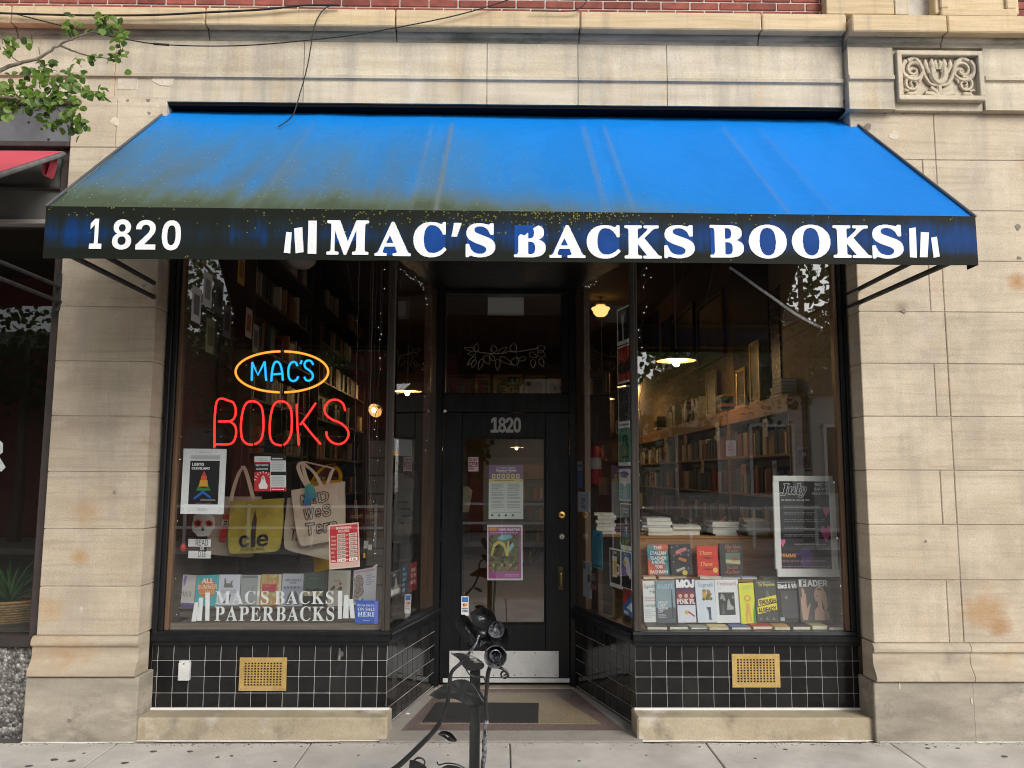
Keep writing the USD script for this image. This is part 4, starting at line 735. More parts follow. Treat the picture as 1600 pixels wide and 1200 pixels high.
cable('short black cable curling down from the bricks to the cornice top', [(917, -8), (916, 2), (911, 9), (900, 15.5), (885, 17.5), (830, 17)], .004)
top('cable_splice', tube(np.array([at(240, 68.5, -.345), at(264, 70.2, -.345)]), .008, 8), CABLE, 'dark taped splice on the thin cable over the frieze', 'splice', smooth=True)

# ---------------------------------------------------------------- the shop next door, cut by the frame
ne = thing('neighbouring_shop', 'neighbouring shopfront with brown frame, grey fascia and pebble-dashed base', 'shopfront', (-4, 0, 0))
xn = XL0 - .008; yn = -.1
def nz(py, y=yn, px=50): return Z_(py, y, px)
NB = noisy('brown_aluminium', (.034, .026, .024), (.055, .044, .040), ns=5.0, rough=.5)
FASC = noisy('grey_fascia_metal', (.10, .105, .115), (.17, .175, .185), ns=3.0, rough=.45, extra=[((.05, .05, .052), (1, 1, 1), 4.0, .5, .75, .6)])
obj(ne, 'fascia', cbox(-6.4, xn - .02, yn - .05, yn + .1, nz(227), nz(170), .006), FASC)
obj(ne, 'fascia_lip', cbox(-6.4, xn - .004, yn - .09, yn + .1, nz(236), nz(228), .004), NB)
for px, py in ((44, 177.5), (61, 185), (45, 191), (65.5, 201), (76, 218)): obj(ne, 'screw_hole', lathe([(0, .004), (.009, .003), (.010, 0)], at(px, py, yn - .05), 10, (0, -1, 0)), paint((.01, .01, .01)), 30)
obj(ne, 'mullion', cbox(xn - .075, xn - .004, yn - .04, yn + .1, nz(1000), nz(237), .006), NB)
obj(ne, 'soffit_board', cbox(-6.4, xn - .08, yn, yn + .05, nz(345), nz(237), .004), noisy('taupe_board', (.085, .083, .076), (.12, .118, .108), ns=2.0, rough=.7))
obj(ne, 'batten', cbox(-6.4, xn - .08, yn - .03, yn - .001, nz(297), nz(293), .002), NB)
obj(ne, 'head_rail', cbox(-6.4, xn - .08, yn - .04, yn + .05, nz(352), nz(345), .004), paint((.30, .28, .26), .6))
pane((-6.4, yn + .03), (xn - .05, yn + .03), nz(1000), nz(352), GLASS_DARK, 'glass_pane', ne)
obj(ne, 'sill', cbox(-6.4, xn - .004, yn - .05, yn + .1, nz(1009), nz(992), .006), NB)
obj(ne, 'pebble_panel', cbox(-6.4, xn - .002, yn - .01, yn + .1, -.1, nz(1010), .006), PEBBLE)
obj(ne, 'corner_shadow_strip', cbox(xn - .003, xn + .006, yn - .03, yn + .05, nz(1000), nz(172), .002), NB)
for y0_, g in ((697, [(-14, 690), (-2, 688), (4, 693), (4, 706), (-3, 712), (8, 730), (2, 736), (-14, 716)]),):
    P = [at(px, py, yn + .036) for px, py in g]; obj(ne, 'sign_letter', prism(Polygon([(p[0], p[2]) for p in P]).buffer(.004), (0, yn + .033, 0), (1, 0, 0), (0, 0, 1), (0, 1, 0), .002), VINYL)
obj(ne, 'interior_shell', join([box(-6.4, xn - .01, 2.4, 2.5, .5, 4.2), box(xn - .01, xn + .01, yn + .12, 2.5, .5, 4.2), box(-6.4, xn, yn + .1, 2.5, 3.5, 3.55), box(-6.4, xn, yn + .1, 2.5, .62, .66), box(-6.45, -6.38, yn, 2.5, .5, 4.2)]), noisy('dark_interior', (.03, .022, .017), (.06, .045, .035), ns=1.5, rough=.9))
ra = thing('red_awning', 'small red awning with a grey pipe edge over the neighbouring shop', 'awning', (-4, yn, 3.9))
e0 = at(100, 236, yn - .09); e1 = at_x(-2, 269, e0[0]); e2 = e0 + (e1 - e0) * 1.45
REDC = noisy('faded_red_canvas', (.44, .055, .08), (.56, .08, .11), ns=2.0, rough=.7, bump=.2, bscale=400)
obj(ra, 'canopy', join([(np.array([e0, e2, e2 + [-3.4, 0, 0], e0 + [-3.4, 0, 0]]), np.array([[0, 1, 2], [0, 2, 3]]))]), REDC); obj(ra, 'lining', (np.array([e0, e2, e2 + [-3.4, 0, 0], e0 + [-3.4, 0, 0]]) - [0, 0, .004], np.array([[0, 2, 1], [0, 3, 2]])), noisy('dark_red_lining', (.03, .016, .016), (.05, .026, .026), ns=3.0, rough=.9, spec=.1))
obj(ra, 'edge_pipe', tube(np.array([e0, e2]) - [0, 0, .022], .017, 10), noisy('galvanised_pipe', (.10, .10, .105), (.19, .19, .195), ns=12.0, rough=.5), True)
obj(ra, 'valance', cbox(e2[0] - 3.4, e2[0], e2[1] - .004, e2[1] + .004, e2[2] - .24, e2[2], .002), REDC)
fl = smooth_path([at(84, 246, yn - .12), at(83, 258, yn - .13), at(79, 272, yn - .12), at(75, 277, yn - .12), at(71, 270, yn - .13), at(74, 256, yn - .13), at(78, 247, yn - .12)], 5)
obj(ra, 'red_tie', strap(fl, (.3, 1, 0), .03, .003), REDC)
br = obj(ra, 'bracket', cbox(X_(93, yn - .05, 460), X_(102, yn - .05, 460), yn - .11, yn - .041, nz(490), nz(432), .004), PIPE)
for p0, p1 in (((94, 448), (0, 409)), ((94, 472), (0, 435))):
    P0 = at(*p0, yn - .1); Q = at_x(*p1, P0[0] - .0); obj(ra, 'arm', tube(np.array([P0, P0 + (Q - P0) * 1.4]), .014, 8), PIPE, True)
# plant and basket in that window
pl = at(14, 955, .32); zsl = nz(1000) + .02
bk = thing('wicker_basket', 'woven straw basket standing in the neighbouring shop window', 'basket', (pl[0], .32, zsl))
top_z = Z_(938, .32, 14)
obj(bk, 'rim', tube(np.array([pl + [.19 * math.cos(a), .15 * math.sin(a), top_z - pl[2]] for a in np.linspace(0, 2 * math.pi, 25)]), .012, 6), WOOD, True)
STRAW = noisy('woven_straw', (.12, .07, .03), (.34, .22, .10), (14, 14, 60), 2.0, 3, .85, 1.0, .006, None, .1, 90)
for k in range(9):
    z_ = zsl + .012 + k * (top_z - zsl - .02) / 9; r_ = .15 + .04 * k / 9
    obj(bk, 'coil', tube(np.array([[pl[0] + (r_ + .004 * (i % 2)) * math.cos(a), .32 + (r_ * .8 + .004 * (i % 2)) * math.sin(a), z_] for i, a in enumerate(np.linspace(0, 2 * math.pi, 41))]), .0125, 5), STRAW)
pt = thing('spiky_house_plant', 'spiky green house plant growing from the straw basket', 'plant', (pl[0], .32, top_z))
r3 = np.random.default_rng(8)
for k in range(44):
    a, u, L_ = r3.uniform(0, 6.28), r3.uniform(.2, 1.0), r3.uniform(.25, .55)
    d = np.array([math.cos(a) * u, math.sin(a) * u * .6, 1.1 - .5 * u]); d /= np.linalg.norm(d); P = [np.array([pl[0], .32, top_z - .02]) + d * L_ * t + np.array([0, 0, -.30 * L_ * t * t]) + np.array([math.cos(a), math.sin(a) * .5, 0]) * .25 * L_ * t * t for t in np.linspace(0, 1, 6)]
    obj(pt, 'leaf', tube(np.array(P), [.010, .012, .011, .009, .006, .001], 4), PLANT)

# ---------------------------------------------------------------- the tree over the pavement at the left
tr = thing('street_tree', 'street tree reaching a twiggy green-leaved branch in front of the frieze', 'tree', (-3.9, -2.6, 0))
r4 = np.random.default_rng(21)
obj(tr, 'trunk', tube(smooth_path([(-3.9, -2.6, -.05), (-3.88, -2.58, 1.2), (-3.95, -2.5, 2.4), (-3.85, -2.4, 3.4), (-3.9, -2.3, 4.6)], 6), np.linspace(.13, .06, 25), 10), BARK, True)
YT = -1.35
def tp_(px, py, y=YT): return at(px, py, y)
limbs = [([(-3.86, -2.42, 3.3), tp_(-120, 170, -1.9), tp_(-40, 140, -1.5), tp_(0, 110), tp_(30, 99), tp_(60, 91), tp_(90, 72), tp_(112, 61), tp_(140, 51)], .017, .003),
         ([tp_(95, 71), tp_(120, 82, -1.3), tp_(150, 89, -1.3), tp_(178, 93, -1.28)], .006, .002), ([tp_(-40, 141, -1.5), tp_(0, 151, -1.4), (tp_(35, 155, -1.38)), tp_(60, 148), tp_(100, 130), tp_(110, 118)], .010, .002),
         ([tp_(60, 148), tp_(85, 165), tp_(105, 185), tp_(122, 198)], .005, .002), ([tp_(140, 51), tp_(165, 40), tp_(185, 62), tp_(190, 92)], .004, .0015), ([tp_(30, 99), tp_(20, 88), tp_(14, 72)], .004, .0015),
         ([tp_(55, 92), tp_(70, 105), tp_(90, 112)], .004, .0015), ([tp_(35, 155, -1.38), tp_(20, 170), tp_(-10, 178)], .005, .002), ([tp_(100, 130), tp_(130, 140), tp_(160, 146)], .004, .0015), ([tp_(62, 85), tp_(60, 72)], .003, .0015)]
for P, ra_, rb_ in limbs:
    S_ = smooth_path(P, 6); S_ = S_ + r4.normal(0, .002, S_.shape); obj(tr, 'branch', tube(S_, np.linspace(ra_, rb_, len(S_)), 6), BARK, True)
LS = np.array([(0, 0), (.26, .16), (.42, .40), (.40, .62), (.22, .86), (0, 1.0), (-.22, .86), (-.40, .62), (-.42, .40), (-.26, .16)])
def leaf(c, L_, d, nrm, fold=.25):
    d = d / np.linalg.norm(d); s_ = np.cross(d, nrm); s_ /= np.linalg.norm(s_); n_ = np.cross(s_, d)
    v = np.array([c + L_ * (p[1] * d + p[0] * s_ + n_ * (abs(p[0]) * fold - .18 * p[1] ** 2)) for p in LS] + [c + L_ * (.5 * d - .05 * n_)])
    return v, np.array([[10, i, (i + 1) % 10] for i in range(10)])
clus = [(165, 38, 20, 12, 20), (112, 42, 16, 8, 9), (190, 60, 12, 16, 12), (180, 86, 12, 14, 11), (100, 128, 28, 20, 32), (60, 116, 26, 16, 20), (18, 142, 24, 18, 26), (42, 160, 28, 14, 26), (75, 160, 24, 18, 26), (110, 166, 16, 18, 22), (122, 194, 14, 12, 12),
        (85, 194, 14, 10, 10), (140, 142, 16, 8, 7), (157, 146, 8, 6, 6), (12, 80, 14, 12, 8), (4, 58, 8, 8, 5), (45, 62, 8, 7, 3), (207, 110, 4, 6, 1), (75, 98, 10, 6, 5), (120, 96, 8, 5, 5), (0, 172, 16, 14, 12), (110, 25, 6, 3, 2), (150, 90, 20, 6, 5)]
lfs = []
for cx_, cy_, rx, ry, k in clus:
    for _ in range(int(k * 1.9)):
        px, py = cx_ + r4.normal(0, rx * .55), cy_ + r4.normal(0, ry * .55)
        c = at(px, py, YT + r4.normal(0, .05)); d = np.array([r4.normal(0, .8), r4.normal(0, .5), r4.normal(-.35, .6)]); nr = np.array([r4.normal(0, .5), -1 + r4.normal(0, .35), r4.normal(.45, .4)])
        lfs.append((leaf(c, r4.uniform(.028, .052), d, nr), LEAF if r4.random() < .8 else LEAF_DARK, r4.random()))
lfs.sort(key=lambda q: -np.ptp(q[0][0][:, 2]) - .03 * q[2])
for m_, mt_, _ in lfs[:300]: obj(tr, 'leaf', m_, mt_)
for mt_ in (LEAF, LEAF_DARK): obj(tr, 'small_leaves', join([m_ for m_, t_, _ in lfs[300:] if t_ is mt_]), mt_, kind='stuff')
more = []
for _ in range(1500):
    b = np.array([-4.3, -2.7, 5.0]) + r4.normal(0, 1, 3) * [.55, .6, .55]
    more.append(leaf(b, r4.uniform(.05, .08), r4.normal(0, 1, 3), r4.normal(0, 1, 3) + [0, 0, .6]))
obj(tr, 'crown', join(more), LEAF, kind='stuff')

# ---------------------------------------------------------------- the wrought-iron flower in front of the entry
YI = -1.4
fw = thing('iron_flower_post', 'black wrought-iron flower with leaves and a bud on a square post before the door', 'sculpture', (X_(742, YI), YI, 0))
def I(px, py, d=0.0): return at(px, py, YI + d)
r5 = np.random.default_rng(3)
pp = I(742.5, 1060, .05); hw = (X_(751, YI + .05, 1100) - X_(735, YI + .05, 1100)) / 2
obj(fw, 'post', cbox(pp[0] - hw, pp[0] + hw, YI + .05 - hw, YI + .05 + hw, -.02, Z_(1047, YI + .05, 742), .004), IRON_GREY)
def rod(nm, pts, r, m=IRON, k=10, twist=0):
    S_ = smooth_path(pts, 8); r = np.interp(np.linspace(0, 1, len(S_)), np.linspace(0, 1, len(np.atleast_1d(r))), np.atleast_1d(r))
    r = r * (1 + .06 * (meshkit.noise(S_ * 40) - .5)); return obj(fw, nm, tube(S_, r, k), m, 50)
rod('stem', [I(560, 1245, -.05), I(600, 1213, -.05), I(622, 1197, -.05), I(650, 1171, -.05), I(682, 1137, -.05), I(697, 1105, -.05), I(702, 1080, -.05), I(703.5, 1058, -.05), I(708, 1047, -.05), I(719, 1037, -.04), I(732, 1022, -.03)], [.016, .014, .0125, .0115, .0105, .009, .008])
rod('bright_stem', [I(731, 1023, -.03), I(738, 1014, -.03), I(744, 1005, -.02), (I(748, 993, 0))], [.0075, .007, .008], IRON_BRIGHT)
z_b = np.array([I(756.5, 1255, -.03)])
S_ = smooth_path([I(754, 1262, -.03), I(755, 1200, -.03), I(758, 1150, -.03), I(760, 1122, -.03)], 10)
S2 = np.array([s_ + .0025 * np.array([math.cos(i * .9), math.sin(i * .9), 0]) for i, s_ in enumerate(S_)]); obj(fw, 'twisted_stem', tube(S2, .0115 * (1 + .12 * np.cos(np.arange(len(S2)) * 2.1)), 8), IRON_BRIGHT)
rod('upper_stem', [I(760, 1124, -.03), I(759, 1095, -.03), I(761, 1072, -.03), I(763, 1050, -.03), I(769, 1036, -.03), I(773, 1028, -.03)], [.011, .0095, .010, .0115, .010, .009])
rod('fork', [I(761, 1074, -.03), I(759, 1064, -.03), I(755, 1058, -.03), I(746, 1058, -.03), I(735, 1055, -.03), I(728, 1046, -.035)], [.0075, .006, .0045, .003])
rod('fork', [I(759, 1098, -.03), I(753, 1094, -.03), I(747, 1084, -.02), I(741, 1074, -.02), I(736, 1068, -.02)], [.007, .0055, .004, .003])
cu = [I(771, 1042, -.03), I(779, 1042.5, -.035), I(787, 1046, -.04), I(793, 1052, -.04), (I(794, 1057, -.04))]
sp = [I(788 + (7.0 - t * 5.6) * math.cos(.35 + t * 8.2), 1053 + (7.0 - t * 5.6) * math.sin(.35 + t * 8.2), -.04) for t in np.linspace(0.05, 1, 14)]
rod('tendril', cu + sp, [.008, .0065, .005, .0045, .004, .0035])
rod('bud_stem', [I(770, 1036, -.03), I(773, 1030, -.02)], .009)
# bud: a cup that opens towards the street, with a second ring inside
bc = I(774, 1024, -.05); ax = np.array([.05, -1, -.10]); ax /= np.linalg.norm(ax)
obj(fw, 'bud_cup', lathe([(.012, -.075), (.030, -.05), (.046, -.02), (.055, .012), (.058, .022), (.053, .022), (.047, .0), (.036, -.03), (.015, -.055), (0, -.056)], bc, 28, ax), IRON_BRIGHT, 40)
obj(fw, 'bud_ring', lathe([(.020, -.05), (.027, -.02), (.030, .004), (.026, .006), (.019, -.02), (.008, -.035), (0, -.036)], bc, 20, ax), IRON_BRIGHT, 40)
obj(fw, 'bud_heart', ball(bc - ax * .03, .011), IRON, True)
def blade(nm, outline, mid, Y0, depth, mat, ser=0.0, cup=0.0, vein=True):
    """a hammered leaf or petal: an outline in pixels about its mid point, given thickness, cupping and a rough face"""
    P = np.array([I(px, py, Y0) for px, py in outline]); 
    Q = smooth_path(np.vstack([P, P[:1]]), 6)[:-1]
    c = I(mid[0], mid[1], Y0); 
    if ser:
        for i in range(len(Q)): Q[i] = Q[i] + (Q[i] - c) / np.linalg.norm(Q[i] - c) * ser * (1 if i % 2 else -.3)
    rings = [c + (Q - c) * k for k in (0.33, .66, .9, 1.0)]; V_ = [c + [0, cup, 0]]; Rm = np.linalg.norm(Q - c, axis=1).max()
    for k, R_ in zip((.33, .66, .9, 1.0), rings):
        w = (meshkit.noise(R_ * 38) - .5) * .6 + (meshkit.noise(R_ * 95 + 7) - .5) * (.55 if nm == 'petal' else .12); R_ = R_ + np.c_[0 * w, cup * (1 - k * k) + .020 * w * (1 if k < 1 else 1.1) + depth * k * k, 0 * w]; V_ += list(R_)
    V_ = np.array(V_); m = len(Q); f = [[0, 1 + (i + 1) % m, 1 + i] for i in range(m)]
    for r_ in range(3):
        for i in range(m): a, b = 1 + r_ * m + i, 1 + r_ * m + (i + 1) % m; f += [[a, b, b + m], [a, b + m, a + m]]
    f = np.array(f); V2 = V_ + [0, .004, 0]; f2 = f[:, ::-1] + len(V_); k0 = 1 + 3 * m
    e = [[k0 + i, k0 + len(V_) + i, k0 + (i + 1) % m] for i in range(m)] + [[k0 + (i + 1) % m, k0 + len(V_) + i, k0 + len(V_) + (i + 1) % m] for i in range(m)]
    return obj(fw, nm, (np.vstack([V_, V2]), np.vstack([f, f2, np.array(e)])), mat, 50)
blade('petal', [(716.3, 958.1), (728.7, 960.4), (740.0, 974.0), (750.2, 997.7), (748.0, 1009.0), (736.6, 1005.6), (720.8, 990.9), (711.8, 971.7)], (731, 983), .02, -.035, IRON, .0016, cup=.02)
blade('petal', [(734.7, 956.0), (751.6, 948.0), (767.4, 952.6), (775.3, 966.1), (772.0, 977.4), (757.3, 979.7), (740.3, 972.9)], (755, 965), .03, -.03, IRON, .0016, cup=.02)
blade('petal', [(771.1, 967.4), (782.4, 970.8), (793.7, 985.5), (793.7, 1001.3), (784.6, 1011.5), (773.4, 1005.8), (764.3, 990.0), (766.6, 974.2)], (779, 990), .035, -.03, IRON, .0016, cup=.025)
blade('petal', [(729.8, 1001.9), (744.4, 990.6), (764.8, 986.0), (782.9, 997.4), (789.6, 1009.8), (771.6, 1015.4), (749.0, 1015.4), (735.4, 1010.9)], (758, 1003), .045, -.02, IRON, .0016, cup=.02)
blade('petal', [(764.8, 977.6), (775.0, 968.6), (787.4, 977.6), (785.2, 991.2), (773.9, 995.7), (763.7, 988.9)], (775, 981), .012, -.02, IRON_BRIGHT, .0014, cup=.02)
obj(fw, 'flower_heart', ball(I(752, 990, .015), (.030, .022, .022), 2), IRON, True)
blade('leaf', [(704, 1023), (714, 1022), (722, 1022), (735, 1025), (747, 1031), (756, 1039), (754, 1046), (742, 1049), (731, 1049), (722, 1041), (716, 1031)], (734, 1035), -.06, .02, IRON, .0014, .012)
blade('leaf', [(670, 1088), (679, 1081), (690, 1074), (702, 1067), (718, 1063), (734, 1066), (747, 1076), (757, 1093), (757, 1101), (741, 1104), (726, 1100), (712, 1094), (700, 1093), (684, 1093)], (722, 1083), .0, .015, IRON_GREY, .0016, .012)
blade('leaf', [(684, 1147), (690, 1142), (700, 1142), (708, 1147), (714, 1155), (711, 1158), (702, 1157), (693, 1151)], (700, 1149), -.06, -.01, IRON, 0, .006)
blade('leaf', [(640, 1189), (650, 1190), (662, 1196), (668, 1206), (660, 1216), (646, 1216), (639, 1204)], (653, 1204), -.05, .01, IRON, .001, .006)
rod('tendril', [I(645, 1190, -.05), I(652, 1184.5, -.06), I(660, 1185.5, -.06), I(664, 1191, -.06), I(661, 1196, -.06), I(657.5, 1193, -.06)], [.005, .004, .003])
rod('tendril', [I(682.5, 1190, -.03), I(686, 1195, -.03), I(698, 1192.5, -.03), I(712, 1194, -.03), I(724, 1199, -.03), I(735, 1207, -.03), I(752, 1215, -.03)], [.0035, .0035, .004, .005])
blade('leaf', [(686, 1203), (700, 1197), (716, 1199), (728, 1208), (716, 1216), (698, 1214)], (708, 1207), -.02, .01, IRON_GREY, .001, .006)
rod('foot_bar', [I(756.5, 1250, -.03), I(757, 1258, .02)], .012)
# ---------------------------------------------------------------- flat printed things
class Sheet:
    """a flat printed piece: corner pixels (bottom left, bottom right, top left) on the plane through P0 with normal n; print is laid on it in fractions of its width and height"""
    def __init__(s, t, O, BR, TL, N, mat, thick=.0012, name='sheet', curl=0.0):
        s.t, s.O = t, np.asarray(O, float); s.U, s.V = BR - s.O, TL - s.O; s.w, s.h = np.linalg.norm(s.U), np.linalg.norm(s.V); s.U, s.V = s.U / s.w, s.V / s.w * s.w / s.h
        n = np.cross(s.U, s.V); n /= np.linalg.norm(n); s.N = n if np.dot(n, N) > 0 else -n; s.k = 0; s.curl = curl
        obj(t, name, prism(sbox(0, 0, s.w, s.h), s.O - s.N * thick, s.U, s.V, s.N, thick), mat)
    def put(s, g, mat, name='print'):
        if g.is_empty: return
        s.k += 1; return obj(s.t, name, prism(g, s.O + s.N * (.0004 + .00035 * (s.k - 1) * .5), s.U, s.V, s.N, .0003), mat)
    def rect(s, x0, y0, x1, y1, m, name='print'): return s.put(sbox(x0 * s.w, y0 * s.h, x1 * s.w, y1 * s.h), m, name)
    def poly(s, pts, m, name='print', b=0): return s.put(Polygon([(x * s.w, y * s.h) for x, y in pts]).buffer(b), m, name)
    def disc(s, x, y, r, m, name='print', sx=1.0): return s.put(affinity.translate(affinity.scale(Point(0, 0).buffer(r * s.w, 12), sx, 1), x * s.w, y * s.h), m, name)
    def text(s, txt, x, y, h, m, font='sans', bold=0, align='left', maxw=None, wide=1.0, name='lettering', q=40, rot=0):
        g = text_poly(txt, h * s.h, font, bold, q, wide, align); b = g.bounds
        if maxw and b[2] - b[0] > maxw * s.w: g = affinity.scale(g, maxw * s.w / (b[2] - b[0]), 1, origin=((b[0] + b[2]) / 2 if align == 'center' else (b[0] if align == 'left' else b[2]), 0))
        if rot: g = affinity.rotate(g, rot, origin=(0, 0))
        return s.put(affinity.translate(g, x * s.w, y * s.h), m, name)
    def lines(s, x0, y0, x1, y1, n, m, seed=0, fill=.5, name='small_print'):
        r = np.random.default_rng(seed + 1); bs = []; dh = (y1 - y0) / n
        for i in range(n):
            x, e = x0, x1 - (x1 - x0) * r.choice([0, .05, .15, .4], p=[.5, .2, .2, .1])
            while x < e:
                w = r.uniform(.03, .12) * (x1 - x0) * 1.3; bs.append(sbox(x * s.w, (y1 - (i + .5 + fill / 2) * dh) * s.h, min(x + w, e) * s.w, (y1 - (i + .5 - fill / 2) * dh) * s.h)); x += w + .02 * (x1 - x0)
        return s.put(MultiPolygon(bs), m, name)
NF = np.array([0, -1.0, 0])
def hung(nm, label, cat, px, Y, mat, thick=.0012, group=None, tilt=0.0, name='sheet'):
    """px = (x0, top, x1, bottom) or three corners BL, BR, TL, on the plane y = Y"""
    if len(px) == 4 and np.ndim(px[0]) == 0: px = [(px[0], px[3]), (px[2], px[3]), (px[0], px[1])]
    O, BR, TL = (at(x, y, Y) for x, y in px)
    if tilt: TL = TL + np.array([0, tilt * (TL[2] - O[2]), 0])
    t = thing(nm, label, cat, O, group); return Sheet(t, O, BR, TL, NF, mat, thick, name)
def splayed(nm, label, cat, px, side, mat, off=.006):
    P0 = np.array([*(DA if side < 0 else DC), 0]); P1 = np.array([*(EA if side < 0 else EC), 0]); d = P1 - P0; n = np.array([-d[1], d[0], 0]); n /= np.linalg.norm(n)
    if n[1] < 0: n = -n
    P0 = P0 + n * off
    if len(px) == 4 and np.ndim(px[0]) == 0: px = [(px[0], px[3]), (px[2], px[3]), (px[0], px[1])]
    O, BR, TL = (at_p(x, y, P0, n) for x, y in px); TL = np.array([O[0], O[1], TL[2]]); BR = np.array([BR[0], BR[1], O[2]])
    t = thing(nm, label, cat, O); return Sheet(t, O, BR, TL, -n, mat)
K, W_, RED = ink(28, 27, 30), ink(236, 236, 236), ink(196, 45, 52)
GREY, LGREY, DKBLUE, TEAL, YEL, ORG = ink(120, 120, 122), ink(190, 190, 192), ink(34, 58, 120), ink(60, 160, 170), ink(235, 215, 60), ink(235, 120, 50)
YG = .037                                                     # just behind the plate glass

# neon sign
nn_ = thing('neon_sign', 'lit neon shop sign, amber oval over tall red letters, hung in the left window', 'neon sign', at(440, 660, .12))
RN, BN, AN = neon_glow('red_neon', (1.0, .035, .03), (.85, .005, .010), 1.2), neon_glow('blue_neon', (.02, .42, .95), (.0, .20, .75), 1.0), neon_glow('amber_neon', (1.0, .36, .045), (.9, .20, .01), 1.0)
def neon(name, pts, m, r, n=6, Y=.12): obj(nn_, name, tube(smooth_path([at(x, y, Y) for x, y in pts], n) if n else np.array([at(x, y, Y) for x, y in pts]), r, 8), m, True)
for a0, a1 in ((93, 268), (273, 447)):
    neon('amber_tube', [(440.5 + 72.3 * math.cos(math.radians(a)) , 581 + 32.0 * math.sin(math.radians(a))) for a in np.linspace(a0, a1, 30)], AN, .0085, 2)
for pts in ([(393.5, 595), (394, 566)], [(394, 566), (403, 586), (413.5, 565)], [(413.5, 565), (416, 595)], [(424, 596), (425.5, 578), (429, 567), (434, 565.5), (438, 570), (441, 582), (442, 595)], [(425.5, 585), (441, 584)],
            [(465, 572), (461.5, 566), (455.5, 566.5), (451.5, 573), (450.5, 583), (452.5, 592), (458, 595.5), (463.5, 593), (466, 588)], [(471.5, 563), (469.5, 569)],
            [(489.5, 570), (486, 564.5), (480, 563.5), (476, 568), (477.5, 574.5), (483, 578.5), (488, 583.5), (488.5, 590), (484, 594.5), (478.5, 594), (475.5, 589)]):
    neon('blue_tube', pts, BN, .0085, 6 if len(pts) > 3 else 0)
for pts in ([(336.5, 694), (335, 694), (338.5, 628), (360, 627), (366, 632), (368.5, 642), (366, 653), (359, 658), (341, 658.5)], [(359, 658), (367, 665), (369, 676), (366, 688), (358, 694), (336, 694)],
            [(395, 695), (385, 693), (378, 684), (376.5, 663), (379.5, 642), (385, 630), (393, 627), (402, 629), (409, 637), (411.5, 655), (411, 675), (407, 688), (398, 694.5)],
            [(440, 696), (429, 693.5), (422.5, 684), (421.5, 664), (424.5, 642), (430, 630), (438, 627), (447, 629), (454, 638), (456, 655), (455, 676), (450, 689), (443, 695.5)],
            [(463.5, 631), (464.5, 662), (467, 696)], [(493.5, 629.5), (481, 648), (469, 664)], [(472, 659), (487, 678), (501, 694)],
            [(539.5, 642), (536, 631), (527, 625), (516, 626), (508, 635), (508.5, 646), (518, 655), (532, 661), (542, 670), (544.5, 680), (539, 690), (529, 694), (518, 690.5), (511, 682), (510, 674)]):
    neon('red_tube', pts, RN, .0082, 6 if len(pts) > 3 else 0)
obj(nn_, 'backing_frame', join([tube(np.array([at(a[0], a[1], .15), at(b[0], b[1], .15)]), .003, 5) for a, b in (((345, 640), (540, 640)), ((345, 682), (540, 682)), ((400, 575), (482, 575)), ((440, 520), (440, 682)))]), K)
obj(nn_, 'blacked_out_section', join([tube(np.array([at(x, y, .135), at(x2, y2, .135)]), .007, 7) for x, y, x2, y2 in ((372, 694, 381, 692), (412, 686, 424, 686), (457, 686, 467, 694), (501, 693, 512, 684), (416, 594, 424, 595), (442, 594, 452, 591))]), K, True); obj(nn_, 'standoff', join([tube(np.array([at(x, y, .12), at(x, y, .155)]), .005, 6) for x, y in ((345, 640), (345, 682), (396, 640), (440, 640), (466, 682), (530, 682), (400, 575), (480, 575))]), LGREY, True)
neon_cord = [at(440, 612, .14), at(447, 640, .16), at(446, 700, .2), at(430, 760, .4)]; obj(nn_, 'cord', tube(smooth_path(neon_cord, 5), .004, 6), K, True)

# things on and behind the left window
s = hung('poster', 'white-bordered poster of a rainbow coloured tower on black', 'poster', [(281.5, 803), (349.5, 803.5), (287, 701)], YG, PAPER)
s.rect(.17, .148, .855, .815, K); s.text('LGBTQ', .21, .74, .04, W_, bold=2); s.text('CLEVELAND', .21, .683, .034, W_, bold=2, maxw=.56); s.rect(.18, .84, .86, .90, LGREY); s.lines(.36, .93, .66, .96, 2, LGREY, 3); s.lines(.40, .05, .64, .09, 3, LGREY, 4)
for pts, c in (([(.50, .655), (.505, .68), (.51, .655), (.56, .58), (.45, .58)], (205, 70, 60)), ([(.44, .58), (.57, .58), (.575, .52), (.435, .52)], (220, 100, 60)), ([(.42, .52), (.59, .52), (.60, .47), (.62, .42), (.39, .42), (.41, .47)], (215, 160, 60)), ([(.38, .42), (.50, .395), (.63, .41), (.68, .36), (.50, .35), (.34, .36)], (60, 130, 70)), ([(.29, .25), (.48, .355), (.50, .36), (.68, .27), (.69, .23), (.50, .31), (.30, .215)], (50, 100, 190)), ([(.35, .17), (.45, .175), (.5, .16), (.7, .18), (.7, .15), (.35, .15)], (120, 60, 110))): s.poly(pts, ink(*c), 'tower_picture')
s.lines(.45, .195, .8, .23, 2, LGREY, 6, .4)
s = hung('flyer', 'small red and white four-panel flyer with a praying hooded figure', 'flyer', (397.5, 713, 447, 767.5), YG, PAPER)
s.rect(0, 0, .5, .84, RED); s.rect(.0, .55, .5, .80, K); s.rect(.52, .88, 1, 1, K); s.rect(.52, .46, 1, .56, K); s.rect(.52, 0, 1, .11, RED)
s.poly([(.16, .07), (.40, .07), (.42, .17), (.36, .26), (.33, .40), (.28, .45), (.23, .40), (.20, .26), (.13, .17)], W_, 'figure_picture'); s.disc(.28, .37, .045, ink(180, 180, 180))
for k in range(9): a = math.radians(20 * k + 10); s.poly([(.28 + .20 * math.cos(a), .28 + .22 * math.sin(a)), (.28 + .29 * math.cos(a - .07), .28 + .29 * math.sin(a - .07)), (.28 + .29 * math.cos(a + .07), .28 + .29 * math.sin(a + .07))], W_, 'ray')
